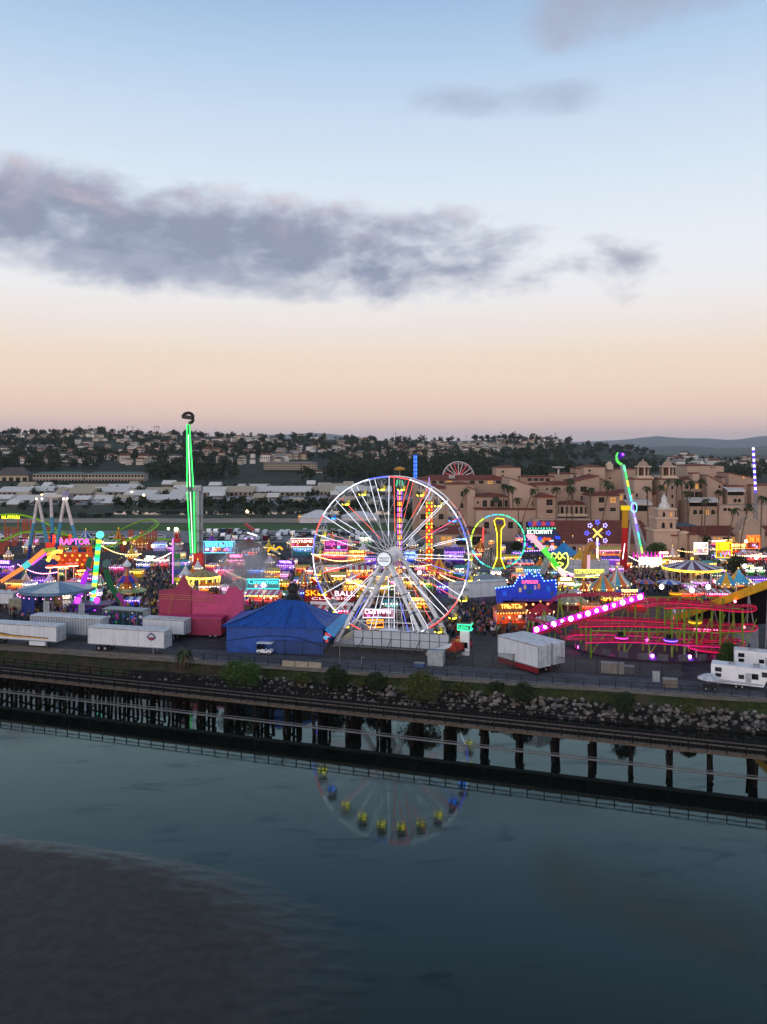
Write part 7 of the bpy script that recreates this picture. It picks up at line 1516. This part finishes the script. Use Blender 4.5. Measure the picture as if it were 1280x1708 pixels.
for i in range(330):
    z_ = ZN[hx.randrange(len(ZN))]; p = on_hill(hx.uniform(z_[0], z_[1]), hx.uniform(z_[2], z_[3]))
    if p is None: continue
    wd, dp, h = hx.uniform(6, 12), hx.uniform(6, 9), hx.uniform(3, 5.5); c = hx.choice(z_[7]); a = hx.uniform(-.4, .4); mb.box(p+V(0, 0, h/2), (wd, dp, h+3), pale[c], a); mb.hip(p+V(0, 0, h+1.5), (wd, dp), 1.8, rfs[hx.randrange(4)], over=.4)
struct(mb, 'distant_houses', 'stuff')
mb = MB(); mb.mi(LEAF['far'])
for i in range(420):
    x = mq.uniform(-20, 720); y = mq.choice((mq.uniform(806.5, 812), mq.uniform(841, 851), mq.uniform(859, 864) if x < 190 else mq.uniform(841, 850), mq.uniform(818, 830))); lg = y > 856 or y < 813; scatter(x, y, mq.uniform(.8, 2.2) if lg else mq.uniform(2, 5), mq.uniform(1.5, 3.5), G)
struct(mb, 'lagoon_scrub', 'stuff')
for i, (x, y, hv) in enumerate(((240, 838, 12), (350, 812, 10), (90, 812, 12), (420, 862, 20), (440, 864, 22), (470, 858, 16), (530, 868, 18), (580, 850, 14), (375, 856, 14), (400, 846, 16), (610, 846, 18), (150, 846, 10), (330, 846, 12))):
    tree('dark tree on the flats, %s' % ('left of the green pendulum by the shed', 'behind the barn row right of the pendulum', 'in front of the green roofed block', 'first of two close together by the turf', 'second of two close together by the turf', 'by the lagoon strip', 'beside the large white marquee tent', 'below the barns left of the wheel', 'behind the lagoon near the pendulum', 'among the parked cars near the pendulum', 'seen through the wheel top', 'at far left below the barns', 'just right of the pendulum tower')[i], x, y, hv*1.3, hv, 'far', n=400)
# ---------------------------------------------------------------- parked cars
carc = [mat('car_%d' % i, c, .3, .2, var=0) for i, c in enumerate(('c8ccd0', '8d9298', '24262a', '5a1a1c', '1f2f55', 'dfe2e6', '6f6a62', '3a4046'))]; CN = ('silver', 'grey', 'black', 'maroon', 'navy', 'white', 'taupe', 'charcoal')
mb = MB(); mb.prism([(-2.2, .35), (2.2, .35), (2.25, .8), (1.3, .95), (.7, 1.42), (-1.0, 1.45), (-1.9, .98), (-2.25, .9)], -.85, .85, carc[0]); cb = mb.mesh('body')
mb = MB(); mb.prism([(1.2, .98), (.66, 1.36), (-.95, 1.38), (-1.7, 1.0)], -.87, .87, glass); cg = mb.mesh('windows'); mb = MB(); mb.prism([(-2.2, .35), (2.2, .35), (2.25, 1.0), (1.5, 1.1), (.9, 1.8), (-2.0, 1.82), (-2.25, 1.0)], -.9, .9, carc[0]); cb2 = mb.mesh('body'); mb = MB(); mb.prism([(1.4, 1.1), (.85, 1.7), (-1.9, 1.72), (-2.0, 1.1)], -.92, .92, glass); cg2 = mb.mesh('windows')
mb = MB(); mb.tube((0, -.92, 0), (0, .92, 0), .33, black, 8); wa = mb.mesh('wheel_axle')
cq = random.Random(17); rows = []
for y in (901, 896.5, 892.5, 889.):
    x = 338
    while x < 610: rows.append((x, y, 'in the %s row of the infield lot, %s' % ({901: 'front', 896.5: 'second', 892.5: 'third', 889.: 'back'}[y], 'near the left end' if x < 400 else 'left of centre' if x < 470 else 'right of centre' if x < 540 else 'near the wheel'))); x += 1.9*F/gd(y)*cq.choice((1, 1, 1, 2.4)) * 1.5
for y in (904, 898):
    x = -4
    while x < 276: rows.append((x, y, 'behind the green coaster, %s' % ('far left' if x < 90 else 'middle' if x < 180 else 'right end'))); x += 3.4*F/gd(y)*cq.choice((1, 1.5, 3))
for y in (839, 835.5, 832.5):
    x = 5
    while x < 640: rows.append((x, y, 'in the %s row of the far lot %s' % ({839: 'front', 835.5: 'middle', 832.5: 'back'}[y], 'at far left' if x < 100 else 'left of the pendulum' if x < 310 else 'right of the pendulum' if x < 420 else 'left of the wheel' if x < 530 else 'behind the wheel'))); x += 4.2*F/gd(y)*cq.choice((1, 1, 2.5))
cq.shuffle(rows); rows = sorted(rows[:520], key=lambda r: -r[1]); extra = MB()
for i, (x, y, wh) in enumerate(rows):
    p = W(x+cq.uniform(-1, 1), y); c = cq.choice((0, 0, 0, 1, 2, 3, 4, 5, 5, 5, 5, 5, 6, 7)); rz = cq.choice((0, math.pi))+cq.uniform(-.1, .1)+(1.57 if 'infield' in wh else .3); suv = cq.random() < .45
    if i < 295:
        t = thing('parked_car', '%s %s parked %s' % (CN[c], 'tall car' if suv else 'sedan', wh), 'car', p, rz, '%s %s cars %s' % (CN[c], 'tall' if suv else 'low', wh)); o = ob('body', cb2 if suv else cb, t); setm(o, carc[c]); ob('windows', cg2 if suv else cg, t)
        for ax in (-1.4, 1.4): ob('wheel_axle', wa, t, (ax, 0, .33))
    else:
        M = Matrix.Translation(p) @ Matrix.Rotation(rz, 4, 'Z'); me = cb2 if suv else cb; extra.add([M @ v.co for v in me.vertices], [tuple(f.vertices) for f in me.polygons], carc[c]); me = cg2 if suv else cg; extra.add([M @ v.co for v in me.vertices], [tuple(f.vertices) for f in me.polygons], glass)
if extra.v: struct(extra, 'distant_parked_cars', 'stuff')
# lamps out on the flats
for i, (x, y, h) in enumerate(((70, 836, 10), (220, 830, 9), (240, 834, 8), (358, 822, 8), (465, 820, 8), (413, 862, 9), (562, 820, 8), (228, 828, 6))):
    p = W(x, y); t = thing('light_mast', 'distant lit lamp mast %s' % ('behind the twin A frame', 'left of the pendulum top row', 'left of the pendulum lower row', 'right of the pendulum among the barns', 'among the barns left of the wheel', 'beside the lagoon strip', 'behind the wheel rim at left', 'small one left of the pendulum')[i], 'lamp', p); hh = M_(h, p.y); mb = MB(); mb.tube((0, 0, 0), (0, 0, hh), .2, dkm, 5); mb.build('shaft', t); mb = MB(); mb.ball((0, 0, hh), .8, em('ffe0a0', 14), 7, 5); mb.build('lamp_head', t)
# ---------------------------------------------------------------- the crowd
def body(pose):
    J = {'pel': (0, 0, .95), 'wai': (0, 0, 1.12), 'che': (0, -.01, 1.35), 'nec': (0, 0, 1.5), 'hea': (0, -.01, 1.62), 'top': (0, 0, 1.74)}
    E = [('pel', 'wai'), ('wai', 'che'), ('che', 'nec'), ('nec', 'hea'), ('hea', 'top')]; rad = {'pel': .15, 'wai': .14, 'che': .17, 'nec': .06, 'hea': .1, 'top': .07}
    st, ar = pose
    for s, n in ((-1, 'l'), (1, 'r')):
        f = st*s; J['hip'+n] = (s*.1, 0, .88); J['kne'+n] = (s*.11, -f*.16-.02, .5); J['ank'+n] = (s*.11, -f*.24 if f > 0 else -f*.3, .07); J['toe'+n] = (s*.12, J['ank'+n][1]-.16, .03)
        J['sho'+n] = (s*.2, 0, 1.42); J['elb'+n] = (s*.27, .05+f*.12, 1.15); J['han'+n] = (s*(.26-.12*ar), -.12*ar-.02+f*.2, .92+.28*ar)
        E += [('pel', 'hip'+n), ('hip'+n, 'kne'+n), ('kne'+n, 'ank'+n), ('ank'+n, 'toe'+n), ('che', 'sho'+n), ('sho'+n, 'elb'+n), ('elb'+n, 'han'+n)]
        rad.update({'hip'+n: .1, 'kne'+n: .075, 'ank'+n: .05, 'toe'+n: .04, 'sho'+n: .075, 'elb'+n: .05, 'han'+n: .045})
    ks = list(J); me = bpy.data.meshes.new('figure'); me.from_pydata([J[k] for k in ks], [(ks.index(a), ks.index(b)) for a, b in E], [])
    o = bpy.data.objects.new('figure', me); COL.objects.link(o); o.modifiers.new('skin', 'SKIN')
    for i, k in enumerate(ks): me.skin_vertices[0].data[i].radius = (rad[k], rad[k]*(.8 if k in ('pel', 'wai', 'che') else 1)); me.skin_vertices[0].data[i].use_root = (k == 'pel')
    return o
fig = [body(p) for p in ((0, 0), (.7, .2), (-.6, .7), (.2, 1.), (-.3, .4), (1., 0))]; bpy.context.view_layer.update(); dg = bpy.context.evaluated_depsgraph_get(); FM = []
skins = [mat('skin_%d' % i, c, .6, var=0) for i, c in enumerate(('c89a80', '8a5a42', 'b0805f'))]; hairs = [mat('hair_%d' % i, c, .6, var=0) for i, c in enumerate(('1c1512', '4a3422', '8a6a3a'))]
SH = [('black', '1a1a1e'), ('white', 'cfd2d6'), ('red', 'a82a2a'), ('blue', '2f56a0'), ('grey', '7a7e84'), ('green', '3a6a48'), ('pink', 'c87a98'), ('yellow', 'c8a83a'), ('navy', '222c4a'), ('denim', '48607e')]; shm = [mat('shirt_'+n, c, .8, var=0) for n, c in SH]; pants = [mat('pants_%d' % i, c, .8, var=0) for i, c in enumerate(('1e222c', '33415c', '5a5348', '16161a'))]
for o in fig:
    me = bpy.data.meshes.new_from_object(o.evaluated_get(dg)); me.name = 'person'; me.materials.clear()
    for m in (pants[0], shm[0], skins[0], hairs[0]): me.materials.append(m)
    for f in me.polygons: c = f.center; f.material_index = 3 if c.z > 1.64 or (c.z > 1.56 and c.y > .02) else (2 if c.z > 1.47 or (abs(c.x) > .17 and c.z < 1.2 and c.z > .85) else (1 if c.z > .93 else 0)); f.use_smooth = True
    FM.append(me); bpy.data.objects.remove(o)
pq2 = random.Random(41); spots = []
CZ = [(745, 838, 1012, 1062, 170, 'right of the Ferris wheel'), (640, 720, 1030, 1056, 40, 'under the Ferris wheel'), (170, 290, 935, 1030, 420, 'near the two tier tent'), (1055, 1145, 950, 990, 330, 'in front of the stage'), (15, 135, 1018, 1034, 60, 'behind the left trailers'), (415, 560, 950, 1020, 280, 'around the black gorilla'), (930, 1070, 955, 1020, 300, 'around the orange tents'), (560, 720, 945, 1035, 320, 'behind the wheel legs'), (730, 800, 935, 990, 110, 'beside the drop tower'), (845, 905, 1040, 1060, 40, 'before the orange food stall'), (1130, 1260, 975, 1010, 120, 'before the carousel tent'), (840, 940, 930, 985, 170, 'behind the blue house front'), (300, 415, 960, 1000, 90, 'behind the funhouse'), (20, 170, 940, 1000, 200, 'under the red mushroom lamps'), (1140, 1280, 915, 970, 220, 'below the barn gable')]
for x0, x1, y0, y1, n, wh in CZ:
    for i in range(n): spots.append((pq2.uniform(x0, x1), math.sqrt(pq2.uniform(y0*y0, y1*y1)), wh))
spots.sort(key=lambda s: -s[1]); crowd = MB(); allm = pants+shm+skins+hairs
for i, (x, y, wh) in enumerate(spots):
    p = W(x, y); k = pq2.randrange(6); s = pq2.choice((0, 0, 0, 1, 1, 2, 3, 4, 4, 5, 6, 8, 8, 9, 9, 7)); rz = pq2.uniform(0, 6.28); sc_ = pq2.uniform(.9, 1.05)*(1 if pq2.random() > .12 else .72); ms = (pants[pq2.randrange(4)], shm[s], skins[pq2.randrange(3)], hairs[pq2.choice((0, 0, 1, 2))])
    if i < 295:
        o = ob('person', FM[k], None, p, rz, (sc_, sc_, sc_)); tag(o, 'person in %s top and %s trousers %s %s' % (SH[s][0], ('dark', 'blue', 'khaki', 'black')[pants.index(ms[0])], 'walking' if k in (1, 2, 5) else 'standing', wh), 'person', 'people in %s tops %s' % (SH[s][0], wh))
        for j, m in enumerate(ms): o.material_slots[j].link = 'OBJECT'; o.material_slots[j].material = m
    else:
        M = Matrix.Translation(p) @ Matrix.Rotation(rz, 4, 'Z') @ Matrix.Diagonal((sc_, sc_, sc_, 1)); me = FM[k]; b0 = len(crowd.v); crowd.v.extend(tuple(M @ v.co) for v in me.vertices); mi = [crowd.mi(m) for m in ms]
        for f in me.polygons: crowd.f.append(tuple(q+b0 for q in f.vertices)); crowd.m.append(mi[f.material_index])
struct(crowd, 'distant_crowd', 'stuff', True)
